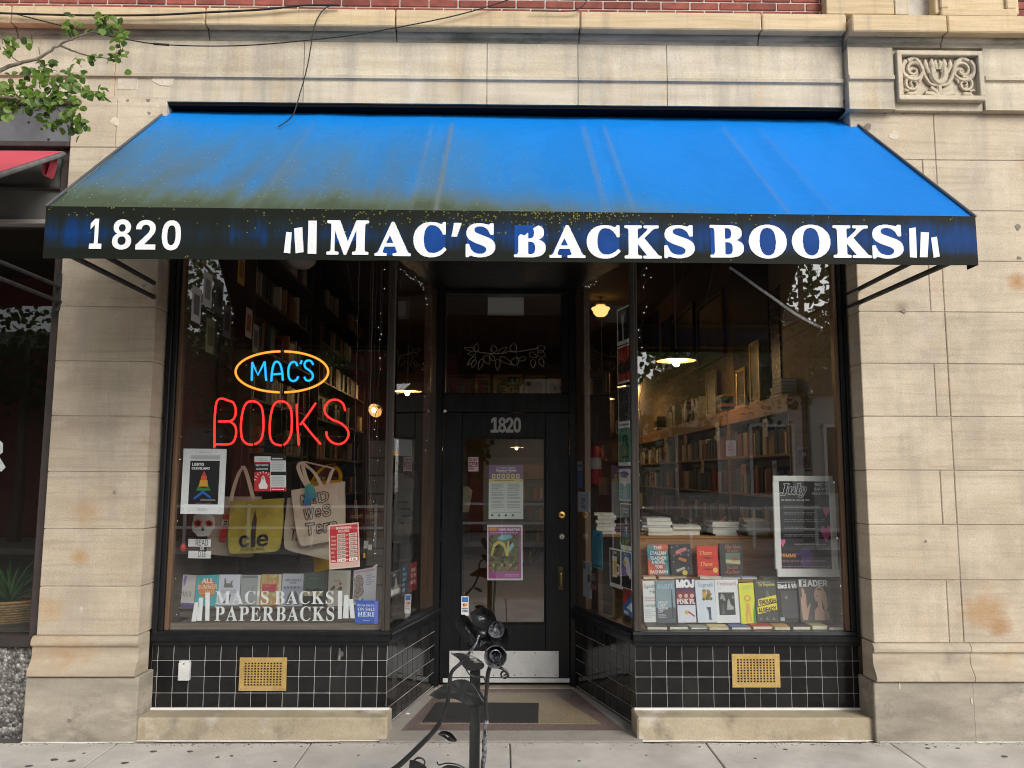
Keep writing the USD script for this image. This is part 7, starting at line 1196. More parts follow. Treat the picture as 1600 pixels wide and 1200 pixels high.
def bookcase(label, x0, x1, ya, yb, z0, z1, rows, m, where, side, dens=1.0, header=.13, zmin=0.0, single=True):
    """the books from zmin up stand on the shelves, each a thing of its own unless single is off"""
    t = thing('bookcase', label, 'bookcase', ((x0 + x1) / 2, (ya + yb) / 2, z0)); fr = x0 if side < 0 else x1; bk_ = x1 if side < 0 else x0
    obj(t, 'side_panel', cbox(x0, x1, ya, ya + .025, z0, z1, .003), m); obj(t, 'side_panel', cbox(x0, x1, yb - .025, yb, z0, z1, .003), m); obj(t, 'back', box(min(bk_, bk_ + side * .012), max(bk_, bk_ + side * .012), ya + .026, yb - .026, z0, z1), WOOD_DARK)
    hs = (z1 - header - z0) / rows; mass = {}; seen = set()
    for k in range(rows + 1):
        z = z0 + k * hs; lo, hi = min(fr, bk_ + side * .013), max(fr, bk_ + side * .013)
        obj(t, 'shelf', cbox(lo + .002, hi - .002, ya + .026, yb - .026, z, z + .022, .002), m)
        if k == rows: break
        if z + hs < zmin: continue
        y = ya + .03
        while y < yb - .16:
            f_ = r8.random(); face = f_ < .42; th = r8.uniform(.11, .15) if face else r8.uniform(.026, .055); h = min(r8.uniform(.20, .24) if face else r8.uniform(.17, .27), hs - .04)
            if r8.random() < dens:
                dep, off, ci = (.03 if face else .15), r8.uniform(.005, .03), r8.integers(len(SPC)); xx = (fr + off, fr + off + dep) if side < 0 else (fr - off - dep, fr - off)
                if single:
                    row = 'topmost' if k == rows - 1 else SHELF[k] + ' shelf'; kind_ = ('tall ' if h > .235 else 'short ' if h < .195 else '') if not face else ''; kind_ += 'thick ' if th > .043 and not face else ''
                    for q in r8.permutation(len(SPC)):
                        if (k, face, kind_, ci) not in seen: break
                        ci = q
                    seen.add((k, face, kind_, ci)); lab = f'{kind_}{SPC[ci][0]} book {"facing out" if face else "spine out"} on {row if "shelf" in row else row + " shelf"} of {where}'
                    shelf_book(thing('shelved_book', lab, 'book', ((xx[0] + xx[1]) / 2, y + th / 2, z), lab.replace('book ', 'books ', 1)), *xx, y, y + th, z + .022, h, side, SPINES[ci])
                else: mass.setdefault(ci, []).append(shelf_book(None, *xx, y, y + th, z + .022, h, side, None))
            y += th + .002 + (.02 if f_ < .1 else 0)
    for ci, v in mass.items(): obj(t, 'books', join(v), SPINES[ci], kind='stuff')
    if header: obj(t, 'header_board', cbox(fr - .012, fr + .012, ya, yb, z1 - header, z1, .003), m); obj(t, 'top', cbox(x0, x1, ya, yb, z1 + .001, z1 + .02, .003), m)
bx0 = X_(1236, .86, 740)
bookcase('orange pine bookcase nearest the chalkboard, its plain end panel to the window', bx0, XRW - .02, .86, 2.6, FZ, 2.36, 6, WOOD, 'nearest pine bookcase', -1, zmin=1.2)
bookcase('middle orange pine bookcase along the right-hand wall', bx0, XRW - .02, 2.64, 5.0, FZ, 2.36, 6, WOOD, 'middle pine bookcase', -1, .95, zmin=1.2)
bookcase('farthest orange pine bookcase along the right-hand wall', bx0, XRW - .02, 5.04, 8.6, FZ, 2.36, 6, WOOD, '', -1, .6, single=False, zmin=1.0)
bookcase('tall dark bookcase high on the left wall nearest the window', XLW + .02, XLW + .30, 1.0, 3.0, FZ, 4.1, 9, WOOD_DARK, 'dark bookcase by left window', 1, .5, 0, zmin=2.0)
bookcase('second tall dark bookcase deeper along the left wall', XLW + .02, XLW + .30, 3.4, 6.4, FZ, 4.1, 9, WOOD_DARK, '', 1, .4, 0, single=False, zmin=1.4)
bk2 = thing('bookcase', 'low brown bookcase of books facing the door at the far end', 'bookcase', (.9, 8.8, FZ))
obj(bk2, 'side_panel', cbox(.3, .33, 8.8, 9.05, FZ, 1.9, .003), WOOD_MID); obj(bk2, 'side_panel', cbox(1.67, 1.7, 8.8, 9.05, FZ, 1.9, .003), WOOD_MID); obj(bk2, 'back', box(.33, 1.67, 9.03, 9.05, FZ, 1.9), WOOD_MID); mass = {}
for k in range(5):
    z = FZ + .05 + k * .37; obj(bk2, 'shelf', cbox(.331, 1.669, 8.8, 9.029, z, z + .022, .002), WOOD_MID); x = .34
    if k == 4: break
    while x < 1.6: w = r8.uniform(.025, .06); mass.setdefault(r8.integers(len(SPINES)), []).append(box(x, x + w - .002, 8.83, 9.0, z + .023, z + r8.uniform(.18, .28))); x += w
for ci, v in mass.items(): obj(bk2, 'books', join(v), SPINES[ci], kind='stuff')
# pictures on the right-hand wall
def picture(label, y0, y1, z0, z1, fm, im):
    t = thing('framed_picture', label, 'picture', (XRW, (y0 + y1) / 2, z0)); X = XRW - .001
    obj(t, 'canvas', box(X - .02, X - .006, y0 + .03, y1 - .03, z0 + .03, z1 - .03), im)
    for a in ((y0, y1, z0, z0 + .05), (y0, y1, z1 - .05, z1), (y0, y0 + .05, z0 + .0505, z1 - .0505), (y1 - .05, y1, z0 + .0505, z1 - .0505)): obj(t, 'frame_rail', cbox(X - .04, X - .001, *a, .004), fm)
def ry(px): return at_x(px, 560, XRW)[1]
DF = paint((.02, .016, .014), .4)
for label, pa, pb, ta, tb, im in (('brown landscape picture in a thin wooden frame, nearest the window', 1136, 1094, 445, 556, mottled('brown_picture', [(70, 48, 36), (40, 28, 24), (90, 66, 48)], 3)), ('dark framed picture reflecting the globe lamp', 1088, 1055, 470, 556, mottled('dark_picture', [(44, 34, 30), (62, 48, 42)], 2)),
                                  ('narrow dark unframed print between two framed pictures', 1054, 1038, 490, 556, mottled('sketch_print', [(40, 32, 26), (90, 66, 42)], 14)), ('dark framed long figure drawing farthest along the right wall', 1030, 1008, 484, 556, mottled('figure_print', [(60, 44, 30), (120, 90, 56), (40, 30, 24)], 10))):
    ya, yb = ry(pa), ry(pb); d0 = at_x(pa, tb, XRW); d1 = at_x(pa, ta, XRW); picture(label, ya, max(yb, ya + .3), d0[2], d1[2], WOOD_MID if 'wooden' in label else DF, im)
for label, pa, pb, z0, z1, im in (('tall dark patterned hanging on the near right wall', 1205, 1148, 2.45, 4.0, mottled('dark_quilt', [(18, 18, 26), (36, 34, 40), (60, 40, 40)], 8)), ('narrow starry dark hanging beside the patterned hanging', 1222, 1207, 2.45, 3.4, mottled('starry_cloth', [(14, 16, 26), (26, 28, 40), (120, 120, 130)], 26))):
    ya, yb = ry(pa), ry(pb); t = thing('wall_hanging', label, 'wall hanging', (XRW, ya, z0)); obj(t, 'cloth', cbox(XRW - .016, XRW - .002, ya, yb, z0, z1, .004), im); obj(t, 'rod', tube(np.array([[XRW - .012, ya - .04, z1 + .006], [XRW - .012, yb + .04, z1 + .006]]), .008, 8), WOOD_MID)
# framed pictures and stacks on top of the bookcases
zt_ = 2.382
for label, y, h, w, m in (('gold framed dark picture standing on the middle bookcase', 3.3, .52, .42, mottled('gilt_picture', [(40, 34, 26), (110, 90, 56), (60, 50, 40)], 12)), ('tall narrow mirror frame standing on the bookcase nearest the window', 1.75, .60, .30, mottled('mirror_picture', [(90, 84, 70), (60, 56, 46)], 6)), ('dark framed photograph standing beside the tall narrow frame', 2.2, .40, .32, mottled('photo_picture', [(46, 40, 36), (80, 70, 60)], 9))):
    t = thing('framed_picture', label, 'picture', (bx0 + .1, y, zt_)); x = bx0 + .06
    obj(t, 'canvas', box(x + .004, x + .012, y + .02, y + w - .02, zt_ + .02, zt_ + h - .02), m)
    for a in ((y, y + w, zt_, zt_ + .035), (y, y + w, zt_ + h - .035, zt_ + h), (y, y + .035, zt_ + .0355, zt_ + h - .0355), (y + w - .035, y + w, zt_ + .0355, zt_ + h - .0355)): obj(t, 'frame_rail', cbox(x - .004, x + .018, *a, .004), paint((.35, .25, .10), .4, .6))
z = zt_
for i, (h, w) in enumerate(((.03, .30), (.035, .26), (.025, .28), (.03, .22), (.03, .18))):
    t = thing('lying_book', f'book, {order[i]} in the pile on top of the bookcase nearest the window', 'book', (bx0 + .15, 1.2, z)); obj(t, 'page_block', box(bx0 + .03, bx0 + .03 + w * .8, 1.1, 1.1 + w, z + .003, z + h - .003), PAGES); obj(t, 'cover', join([box(bx0 + .025, bx0 + .035 + w * .8, 1.098, 1.102 + w, z + .0005, z + .0028), box(bx0 + .025, bx0 + .035 + w * .8, 1.098, 1.102 + w, z + h - .0028, z + h)]), SPINES[i * 2]); z += h + .0005
# piles and upright rows on top of the bookcases, cards pinned along the shelves
PILES = [('dark pile of six books', 2.95, 6), ('short pile of four books', 4.2, 4), ('leaning row of nine books', 4.6, -9), ('row of twelve upright books', 3.95, -12), ('long row of upright books', 5.3, -16), ('pile of seven books', 6.6, 7)]
for lab, y, k_ in PILES:
    t = thing('book_pile', lab + ' on top of the pine bookcases', 'books', (bx0 + .15, y, zt_)); z = zt_; yy = y
    for q in range(abs(k_)):
        m = SPINES[r8.integers(len(SPINES))]
        if k_ > 0: h, w = r8.uniform(.02, .045), r8.uniform(.16, .26); o_ = r8.uniform(-.02, .02); obj(t, 'book', cbox(bx0 + .03, bx0 + .03 + w * .8, y + o_, y + o_ + w, z + .0005, z + h, .002), m); z += h
        else: w, h = r8.uniform(.02, .045), r8.uniform(.18, .30); obj(t, 'book', cbox(bx0 + .03, bx0 + .20, yy, yy + w - .001, zt_ + .0005, zt_ + h, .002), m); yy += w
for i, (yc, zc_, w, h, c_) in enumerate(((1.35, 2.05, .12, .16, (200, 196, 186)), (2.0, 1.72, .16, .10, (206, 110, 80)), (2.9, 2.08, .14, .2, (190, 196, 206)), (3.6, 1.74, .12, .14, (214, 196, 120)), (4.4, 2.1, .18, .12, (180, 90, 80)), (1.15, 1.70, .10, .14, (150, 190, 200)), (5.6, 2.1, .2, .14, (206, 200, 186)))):
    t = thing('shelf_card', ['pale', 'coral', 'bluish white', 'yellow', 'brick red', 'light blue', 'cream'][i] + ' card pinned to the front edge of the pine shelves', 'card', (bx0 - .016, yc, zc_)); obj(t, 'sheet', box(bx0 - .0175, bx0 - .0155, yc, yc + w, zc_, zc_ + h), ink(*c_)); obj(t, 'print', box(bx0 - .0182, bx0 - .0176, yc + w * .15, yc + w * .85, zc_ + h * .5, zc_ + h * .8), GREY)
for i, (px_, py_, ya_) in enumerate(((300, 470, 1.0), (318, 446, 1.3), (322, 520, 1.25), (384, 500, 2.1), (395, 525, 2.3), (372, 415, 2.0))):
    p = at_x(px_, py_, XLW + .31); t = thing('shelf_card', ['pale card tilted, lowest by the left window edge', 'pale card with a grey picture, high on the dark bookcase', 'narrow olive card under the tilted pale card', 'white card with a red figure on the dark bookcase', 'grey photograph card deepest on the dark bookcase', 'yellow card at the top of the dark bookcase'][i], 'card', p)
    obj(t, 'sheet', box(p[0] - .001, p[0] + .001, p[1], p[1] + .16, p[2] - .13, p[2] + .11), ink(*[(170, 172, 176), (176, 178, 176), (96, 100, 70), (180, 170, 160), (150, 150, 150), (190, 150, 60)][i])); obj(t, 'print', box(p[0] + .0015, p[0] + .002, p[1] + .03, p[1] + .13, p[2] - .08, p[2] + .06), ink(*[(90, 92, 96), (110, 110, 110), (60, 62, 44), (140, 60, 50), (80, 80, 84), (130, 96, 40)][i]))
s = hung('card', 'small portrait card on the end panel of the pine bookcase', 'card', (1245, 698, 1264, 728), .850, ink(150, 130, 136)); s.rect(.1, .05, .9, .85, ink(110, 50, 60)); s.disc(.6, .6, .18, ink(196, 170, 160)); s.poly([(.3, .05), (.4, .4), (.8, .4), (.9, .05)], ink(70, 40, 44))
s = hung('notice', 'pale barcode label on the pine bookcase end under the portrait card', 'notice', (1245, 731, 1281, 742), .850, ink(150, 150, 148)); s.rect(.35, .5, .8, .75, K)
s = hung('notice', 'white card sign with red lettering hanging on the reflected post', 'sign', (1134.5, 688, 1150, 713), .9, ink(170, 160, 160)); [s.text(w, .5, y, .13, ink(180, 60, 66), 'sans', 1, 'center', .7) for w, y in (('DO', .74), ('NOT', .54), ('BUY', .34), ('IT', .14))]
# lamps
BULB = glow('lamp_bulb', (1.0, .62, .27), 150.0); SMALLBULB = glow('clip_lamp_bulb', (1.0, .62, .27), 9.0); GLOBE = glow('lamp_globe', (1.0, .56, .17), 1.15); SHADE = paint((.72, .62, .46), .5)
def pendant(label, px, py, Y, wpx, lit=True):
    c = at(px, py, Y); r = wpx / 2 / FPX * (Y - CAM[1]); t = thing('pendant_lamp', label, 'lamp', c)
    obj(t, 'cord', tube(np.array([[c[0], c[1], c[2] + r * .55], [c[0], c[1], CZ - .01]]), .006, 6), paint((.30, .28, .25)), True)
    obj(t, 'socket', lathe([(0, r * .55), (.03, r * .55), (.034, r * .2), (.03, r * .12)], c, 14), K, 40); obj(t, 'shade', lathe([(.03, r * .16), (r * .5, r * .10), (r, -r * .02), (r, -r * .035), (r * .5, r * .07), (.03, r * .13)], c, 28), SHADE, 40)
    obj(t, 'bulb', ball(c - [0, 0, r * .16], min(.035, r * .20), 2), BULB, True)
pendant('lit disc pendant lamp hanging nearest, in the right window', 1056.5, 563, 2.4, 62)
pendant('lit disc pendant lamp seen through the right splayed window', 941, 623, 7.0, 40)
pendant('small lit disc pendant lamp half behind the right corner post', 981, 604, 9.0, 36)
pendant('lit disc pendant lamp seen through the left splayed window', 636.5, 611, 6.2, 46)
pendant('lit pendant lamp hanging low beyond the door', 807, 699, 9.0, 22)
def globe(label, px, py, Y, wpx, lit):
    c = at(px, py, Y); r = wpx / 2 / FPX * (Y - CAM[1]); t = thing('globe_lamp', label, 'lamp', c); m = GLOBE if lit else paint((.62, .62, .58), .4)
    obj(t, 'globe', lathe([(.01, -r * .62), (r * .45, -r * .56), (r * .72, -r * .30), (r * .82, 0), (r, r * .26), (r * .92, r * .36), (r * .52, r * .46), (r * .50, r * .62)], c, 28), m, 40); obj(t, 'holder', lathe([(r * .52, r * .62), (r * .55, r * .75), (r * .2, r * .9), (r * .2, r * 1.1), (r * .5, r * 1.2)], c, 20), paint((.4, .33, .22), .4, .5), 40)
    obj(t, 'stem', tube(np.array([c + [0, 0, r * 1.15], [c[0], c[1], CZ - .005]]), .012, 8), paint((.3, .24, .15), .4, .5))
globe('lit schoolhouse globe lamp under the ceiling behind the right splayed window', 938.5, 486, 6.4, 30, True)
globe('unlit white globe lamp half hidden by the awning above the neon sign', 471, 402, 1.6, 60, False)
sp_ = thing('spot_lamp', 'small lit clip lamp with a round shade behind the neon sign window', 'lamp', at(588, 640, 3.0)); c = at(588, 640, 3.0)
obj(sp_, 'shade', lathe([(.02, .07), (.06, .03), (.08, -.03), (.076, -.03), (.055, .025), (.015, .065)], c, 20, (.3, .8, .4)), SHADE, 40); obj(sp_, 'bulb', ball(c - np.array([.02, .05, .01]), .026, 2), SMALLBULB, True); obj(sp_, 'bracket', tube(np.array([c + [.01, .05, .04], c + [.02, .2, .1], [c[0] + .02, c[1] + .2, FZ]]), .008, 6), K)
# things behind the transom
bx_ = thing('alarm_box', 'plain white box at the top of the transom window above the door', 'box', at(790, 490, YD + .12)); a, b = at(762, 490, YD + .12), at(818.5, 459, YD + .12)
obj(bx_, 'casing', cbox(a[0], b[0], YD + .12, YD + .2, a[2] + .008, b[2] + .04, .004), paint((.55, .55, .53), .5)); obj(bx_, 'lower_edge', cbox(a[0] - .002, b[0] + .002, YD + .115, YD + .2, a[2], a[2] + .0075, .002), paint((.40, .40, .38), .5)); obj(bx_, 'knob', lathe([(0, .004), (.012, .003), (.014, 0)], at(803.5, 469, YD + .119), 12, (0, -1, 0)), paint((.5, .5, .48)), 30)
wo = thing('wire_garland', 'twisted wire garland of looped leaves across the transom window', 'ornament', at(790, 555, YD + .06)); YW = YD + .06; WIRE = noisy('pale_wire', (.40, .33, .24), (.60, .52, .40), ns=30.0, rough=.5)
def wz(x, y): return at(680 + x / 6.667, 420 + y / 6.667, YW)
obj(wo, 'main_wire', tube(smooth_path([wz(400, 855), wz(500, 875), wz(600, 884), wz(700, 882), wz(760, 862), wz(840, 866), wz(950, 848), wz(1080, 825)], 7), .0035, 6), WIRE, True)
for cx_, cy_, a, l_, w in ((355, 835, 170, 110, 26), (380, 880, 190, 90, 28), (375, 960, 225, 120, 26), (430, 815, 80, 90, 34), (610, 830, 100, 80, 40), (705, 845, 35, 110, 28), (815, 815, 85, 90, 44), (540, 950, 300, 100, 44), (470, 1000, 250, 120, 30), (650, 1000, 270, 120, 34), (740, 960, 330, 150, 34), (835, 960, 60, 90, 50), (900, 940, 200, 80, 30), (1020, 900, 330, 90, 34), (1105, 830, 20, 90, 50), (1110, 890, 330, 90, 44), (1020, 990, 270, 90, 34), (1110, 980, 290, 90, 34), (590, 920, 120, 80, 28), (400, 990, 250, 90, 28)):
    t_ = np.linspace(0, 2 * math.pi, 17); ca, sa = math.cos(math.radians(a)), math.sin(math.radians(a)); obj(wo, 'leaf_loop', tube(np.array([wz(cx_ + (l_ / 2 * math.cos(q_)) * ca - (w * math.sin(q_) * abs(math.sin(q_ / 2))) * sa, cy_ - (l_ / 2 * math.cos(q_)) * sa - (w * math.sin(q_) * abs(math.sin(q_ / 2))) * ca) for q_ in t_]), .0026, 5), WIRE, True)
hp = thing('sign_beam', 'dark red beam hung with framed cards beyond the transom', 'beam', at(790, 590, 7.8)); a, b = at(690, 640, 7.8), at(900, 562, 7.8); obj(hp, 'beam', cbox(a[0], b[0], 7.82, 7.9, Z_(590, 7.8), Z_(570, 7.8), .004), PLASTER_DARK)
for nm_, lab, p, c, txt in (('framed_card', 'tan framed card left of the number thirty card', (743, 584, 766, 618), (120, 100, 74), None), ('framed_card', 'cream card with a large number thirty beyond the transom', (771, 585, 817, 620), (150, 134, 96), '30'), ('framed_card', 'tan card right of the number thirty card', (820, 587, 852, 622), (136, 110, 76), None), ('framed_card', 'tan card at the right edge of the transom', (855, 590, 880, 622), (140, 116, 84), None)):
    s = hung(nm_, lab, 'card', p, 7.8, ink(*c))
    if txt: s.disc(.5, .28, .40, ink(90, 82, 62)); s.text('30', .5, .12, .34, ink(170, 156, 120), 'serif', 1, 'center'); s.text("MAC'S", .12, .72, .14, ink(100, 80, 56), 'serif', 0); s.rect(.48, .66, .82, .88, K)
    else: s.rect(.14, .1, .86, .72, ink(70, 36, 36)); s.lines(.1, .8, .9, .9, 1, ink(90, 70, 50), 3)
s = hung('poster', 'tall dark red poster at the left edge of the transom', 'poster', (696, 543, 716, 618), 4.0, ink(56, 24, 26)); s.rect(.02, .1, .96, .72, mottled('red_poster', [(60, 24, 26), (96, 36, 38)], 20)); s.text('BONITA', .08, .80, .07, ink(110, 100, 90), 'serif', 0, maxw=.84)
# fire extinguisher on a post, dress form, and other shapes deeper inside
post_ = thing('wooden_post', 'brown wooden post carrying the fire extinguisher', 'post', at(930, 900, 2.3)); p = at(930, 720, 2.3); obj(post_, 'shaft', cbox(p[0] - .14, p[0] + .16, 2.36, 2.44, FZ, 2.75, .004), WOOD_DARK)
fe = thing('fire_extinguisher', 'red fire extinguisher with black hose on the post behind the splayed window', 'fire extinguisher', at(929.5, 755, 2.25)); b = at(929.5, 757, 2.25); tz = at(929.5, 690, 2.25)[2]; H_ = tz - b[2]
obj(fe, 'cylinder', lathe([(0, 0), (.05, .0), (.062, .02), (.064, H_ * .72), (.05, H_ * .82), (.022, H_ * .88), (.02, H_ * .92), (0, H_ * .92)], b, 22), ink(150, 26, 34), 40); obj(fe, 'label', lathe([(.0648, H_ * .36), (.0648, H_ * .62)], b, 22), ink(170, 168, 164), 40); obj(fe, 'handle', cbox(b[0] - .02, b[0] + .05, b[1] - .012, b[1] + .012, b[2] + H_ * .92, b[2] + H_ * 1.0, .004), K); obj(fe, 'hose', tube(smooth_path([b + [.04, 0, H_ * .94], b + [.10, -.02, H_ * .8], b + [.085, -.03, H_ * .5], b + [.075, -.03, H_ * .3]], 6), .010, 7), K, True)
obj(post_, 'orange_tag', strap(smooth_path([at(935.5, 696, 2.3), at(941, 708, 2.3), at(947, 720, 2.3)], 4), (1, 0, .3), .02, .003), ink(214, 120, 40))
s = hung('menu_board', 'dark brown notice board with pale lines behind the second pendant lamp', 'notice board', (922, 592, 960, 676), 7.6, ink(44, 34, 28), .01); s.lines(.12, .1, .9, .34, 4, ink(130, 100, 60), 3, .2); [s.disc(x, y, .13, ink(90, 70, 46)) for x, y in ((.2, .62), (.38, .5))]; s.rect(.06, .80, .46, .96, ink(70, 50, 36)); s.rect(.52, .80, .94, .96, ink(70, 50, 36))
def garment(label, rows_px, Y, mat, depth=.11, nm='dress_form', stand=True):
    """a clothed torso: (py, left px, right px) down its silhouette, elliptical rings with folds"""
    t = thing(nm, label, 'mannequin', at((rows_px[-1][1] + rows_px[-1][2]) / 2, rows_px[-1][0], Y)); V_, F_ = [], []; k = 30
    rows = np.array(rows_px, float); ys = np.linspace(rows[0, 0], rows[-1, 0], 26)
    for i, y in enumerate(ys):
        l_, r_ = np.interp(y, rows[:, 0], rows[:, 1]), np.interp(y, rows[:, 0], rows[:, 2]); a, b = at(l_, y, Y), at(r_, y, Y); cx_, hw_ = (a[0] + b[0]) / 2, (b[0] - a[0]) / 2
        for j in range(k): th = 2 * math.pi * j / k; f_ = 1 + .05 * math.sin(th * 7 + i * .15) * (i / 26); V_.append([cx_ + hw_ * math.cos(th) * f_, Y + min(depth, hw_ * .8) * math.sin(th) * f_, a[2]])
    for i in range(25):
        for j in range(k): p_, q_ = i * k + j, i * k + (j + 1) % k; F_ += [[p_, p_ + k, q_ + k], [p_, q_ + k, q_]]
    obj(t, 'garment', (np.array(V_), np.array(F_)), mat, 50); c = at((rows[-1][1] + rows[-1][2]) / 2, rows[-1][0], Y)
    if stand: obj(t, 'stand', tube(np.array([[c[0], Y, c[2] + .05], [c[0], Y, (sill_t if Y < 1.3 else FZ)]]), .014, 8), K); obj(t, 'foot', lathe([(0, .02), (.13, .012), (.14, 0)], (c[0], Y, (sill_t if Y < 1.3 else FZ) + .001), 20), K, 30)
    return t
TEE = noisy('white_cotton', (.42, .43, .41), (.54, .55, .52), ns=6.0, rough=.95, bump=.3)
g_ = garment('white tank top with blue print on a dress form behind the left splayed window', [(738, 616, 622), (746, 613, 645), (756, 612, 647), (775, 616, 645), (800, 613, 644), (830, 611, 643), (848, 610, 636)], 1.62, TEE)
for k in range(14): px, py = 622 + (k * 7) % 16, 784 + (k * 11) % 44; cut(g_, 'print_mark', [(px, py), (px + 4, py - 1.5), (px + 5, py + .5), (px + 1.5, py + 2)], ink(50, 80, 110), 1.62 - .115, .003)
garment('grey dress hanging behind the white tank top', [(735, 634, 652), (760, 632, 655), (800, 633, 655), (833, 634, 657)], 1.95, noisy('grey_cotton', (.10, .10, .10), (.15, .15, .145), ns=4.0, rough=.95), .08)
garment('pale grey skirt on a stand low behind the left splayed window', [(835, 616, 640), (860, 612, 641), (895, 609, 642), (925, 606, 640)], 1.8, noisy('grey_linen', (.20, .21, .22), (.28, .29, .30), ns=4.0, rough=.95), .10)
garment('cream shirt on a dress form seen through the left of the door glass', [(760, 722, 732), (766, 716, 738), (780, 714, 736), (800, 716, 732)], 2.3, noisy('cream_cotton', (.42, .38, .28), (.52, .47, .36), ns=5.0, rough=.95), .08)
garment('black bundled bag on a stand behind the left of the door glass', [(802, 716, 733), (812, 714, 736), (830, 716, 734), (860, 714, 732)], 2.25, noisy('black_cloth', (.015, .014, .014), (.035, .033, .03), ns=12.0, rough=.8, bump=.8), .08)
# wooden crossword ornaments on thread
for lab, x0 in (('wooden letter tile cross hanging left, in the neon sign window', 550), ('wooden letter tile cross hanging right, beside the slatwall', 573)):
    t = thing('tile_ornament', lab, 'ornament', at(x0 + 6, 815, .5)); spots = [(5.5 + .4 * k, 784 + 5.0 * k) for k in range(6)] + [(0 + 4.8 * k, 807.5 - .4 * k) for k in range(4)]
    for dx, y in spots: p = at(x0 + dx, y, .5); obj(t, 'letter_tile', join([cbox(p[0] - .009, p[0] + .009, .497, .503, p[2] - .010, p[2] - .0075, .0005), cbox(p[0] - .009, p[0] + .009, .497, .503, p[2] + .0075, p[2] + .010, .0005), box(p[0] - .009, p[0] - .0068, .497, .503, p[2] - .0075, p[2] + .0075), box(p[0] + .0068, p[0] + .009, .497, .503, p[2] - .0075, p[2] + .0075)]), noisy('pale_tile_wood', (.30, .24, .14), (.42, .34, .20), ns=30.0) if 'pale_tile_wood' not in LOOKS else LOOKS['pale_tile_wood'])
    p, q_ = at(x0 + 5.5, 784, .5), at(x0 + 4, 700, .5); obj(t, 'thread', tube(np.array([p, q_, [q_[0], q_[1], 3.35]]), .001, 4), LGREY)
for lab, q_, c in (('white paper tag on a thread beside the business hours sign', [(569, 845), (576, 845), (574, 857), (568, 857)], (170, 166, 158)), ('small cream tag on a thread under the letter tile cross', [(575.5, 851), (581.5, 851), (581, 859), (575, 859)], (190, 186, 176)), ('narrow white tag tilted near the window foot', [(582, 886), (589, 881), (590, 884), (583.5, 889)], (206, 204, 198)), ('tiny yellow tag beside the business hours sign', [(568, 864), (570.5, 864), (571, 872), (567.5, 872)], (206, 160, 50))):
    t = thing('paper_tag', lab, 'tag', at(*q_[3], .45)); cut(t, 'tag', q_, ink(*c), .45, .001); p = at((q_[0][0] + q_[1][0]) / 2, q_[0][1], .45); obj(t, 'thread', tube(np.array([p, [p[0], p[1], 3.35]]), .0009, 4), GREY)

# ---------------------------------------------------------------- across the street, seen only in the glass
op = thing('red_brick_building', 'low red brick and cream building across the street', 'building', (-3.5, -17.2, 0))
RB = noisy('far_brick', (.20, .055, .05), (.30, .09, .075), ns=6.0, rough=.9); CR = noisy('cream_siding', (.56, .51, .41), (.66, .61, .50), (1, 1, 40), 1.0, rough=.8); DG = paint((.02, .022, .025), .12)
obj(op, 'wall', box(-30, -.6, -24, -17.0, 0, 5.2), RB); obj(op, 'cornice', box(-30, -.61, -24, -16.85, 5.21, 5.65), CR); obj(op, 'cream_wall', box(-.59, 3.2, -24, -17.05, 0, 5.5), CR); obj(op, 'parapet', box(-.6, 3.3, -24, -16.9, 5.51, 5.85), CR)
for k in range(4): obj(op, 'window', box(-9 + k * 2.2, -7.6 + k * 2.2, -17.0, -16.96, .9, 3.0), DG)
for k in range(6): obj(op, 'siding_board', box(-.58, 3.19, -17.05, -17.02, .2 + k * .7, .86 + k * .7), CR)
hs_ = thing('gabled_house', 'white gabled house across the street', 'house', (8, -20, 0)); obj(hs_, 'wall', box(4.6, 12, -26, -19, 0, 4.2), paint((.55, .55, .53), .7))
obj(hs_, 'roof', prism(Polygon([(4.2, 4.2), (12.4, 4.2), (8.3, 7.4)]), (0, -26, 0), (1, 0, 0), (0, 0, 1), (0, 1, 0), 7.4), paint((.12, .115, .11), .9))
for k in range(3): f_ = obj(hs_, 'window', box(5.4 + k * 2.3, 6.6 + k * 2.3, -19, -18.95, 1.2, 3.2), DG); obj(f_, 'frame', join([box(5.3 + k * 2.3, 5.39 + k * 2.3, -19, -18.9, 1.1, 3.3), box(6.61 + k * 2.3, 6.7 + k * 2.3, -19, -18.9, 1.1, 3.3), box(5.3 + k * 2.3, 6.7 + k * 2.3, -19, -18.91, 3.21, 3.3)]), WHITE)
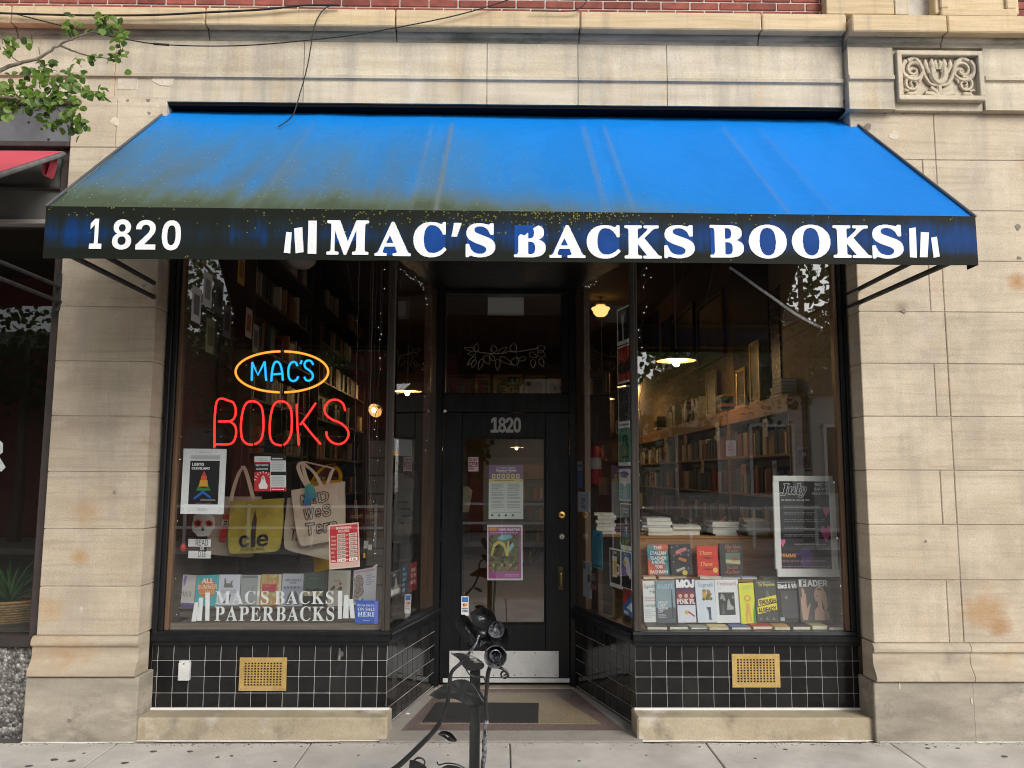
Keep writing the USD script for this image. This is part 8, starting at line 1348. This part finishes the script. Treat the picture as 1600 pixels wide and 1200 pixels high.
LEAF_FAR = leafmat('far_leaf', (.06, .10, .03)); r9 = np.random.default_rng(31)
for i, (x, y, h, lab) in enumerate(((-5.6, -15.4, 6.6, 'leafy street tree across the road before the brick wall'), (-1.2, -15.9, 7.4, 'tall leafy street tree across the road at the end of the brick wall'), (3.6, -15.6, 6.2, 'leafy street tree across the road beside the white house'), (8.0, -15.4, 12.0, 'tall leafy street tree across the road at the right'), (-8.4, -15.2, 12.0, 'tall leafy street tree across the road at the left'), (-12.2, -15.0, 8.5, 'leafy street tree across the road beyond the tall left tree'), (-16.0, -15.6, 9.5, 'leafy street tree across the road farthest to the left'))):
    t = thing('street_tree', lab, 'tree', (x, y, 0)); obj(t, 'trunk', tube(np.array([[x, y, -.1], [x + .05, y, 1.5], [x, y + .05, h * .6]]), [.16, .13, .07], 8), BARK)
    lv = []
    for _ in range(2300 if h < 10 else 4200):
        a = r9.normal(0, 1, 3); a /= np.linalg.norm(a); R_ = r9.uniform(.35, 1) ** .5; p = np.array([x, y, h * .66]) + a * R_ * np.array([2.3 + .08 * h * (h > 10), 1.6, h * .36]) * (1 + .25 * math.sin(a[0] * 5 + i)); lv.append(leaf(p, r9.uniform(.11, .22), r9.normal(0, 1, 3), r9.normal(0, 1, 3) + [0, 0, .7]))
    obj(t, 'crown', join(lv), LEAF_FAR, kind='stuff')
up = thing('utility_pole', 'grey wooden utility pole across the street', 'pole', (2.35, -14.3, 0)); obj(up, 'pole', tube(np.array([[2.35, -14.3, -.1], [2.3, -14.3, 7.5]]), [.16, .12], 12), paint((.30, .28, .26), .9), True); obj(up, 'crossarm', box(1.5, 3.1, -14.36, -14.24, 6.9, 7.02), BARK)
gr_ = thing('street_railing', 'white metal railing along the far pavement', 'railing', (0, -13.6, 0))
for x in np.arange(-9, 9.1, 1.5): obj(gr_, 'rail_post', box(x - .03, x + .03, -13.63, -13.57, 0, 1.0), WHITE)
for z in (.45, .95): obj(gr_, 'rail', box(-9, 9, -13.57, -13.54, z - .03, z + .03), WHITE)
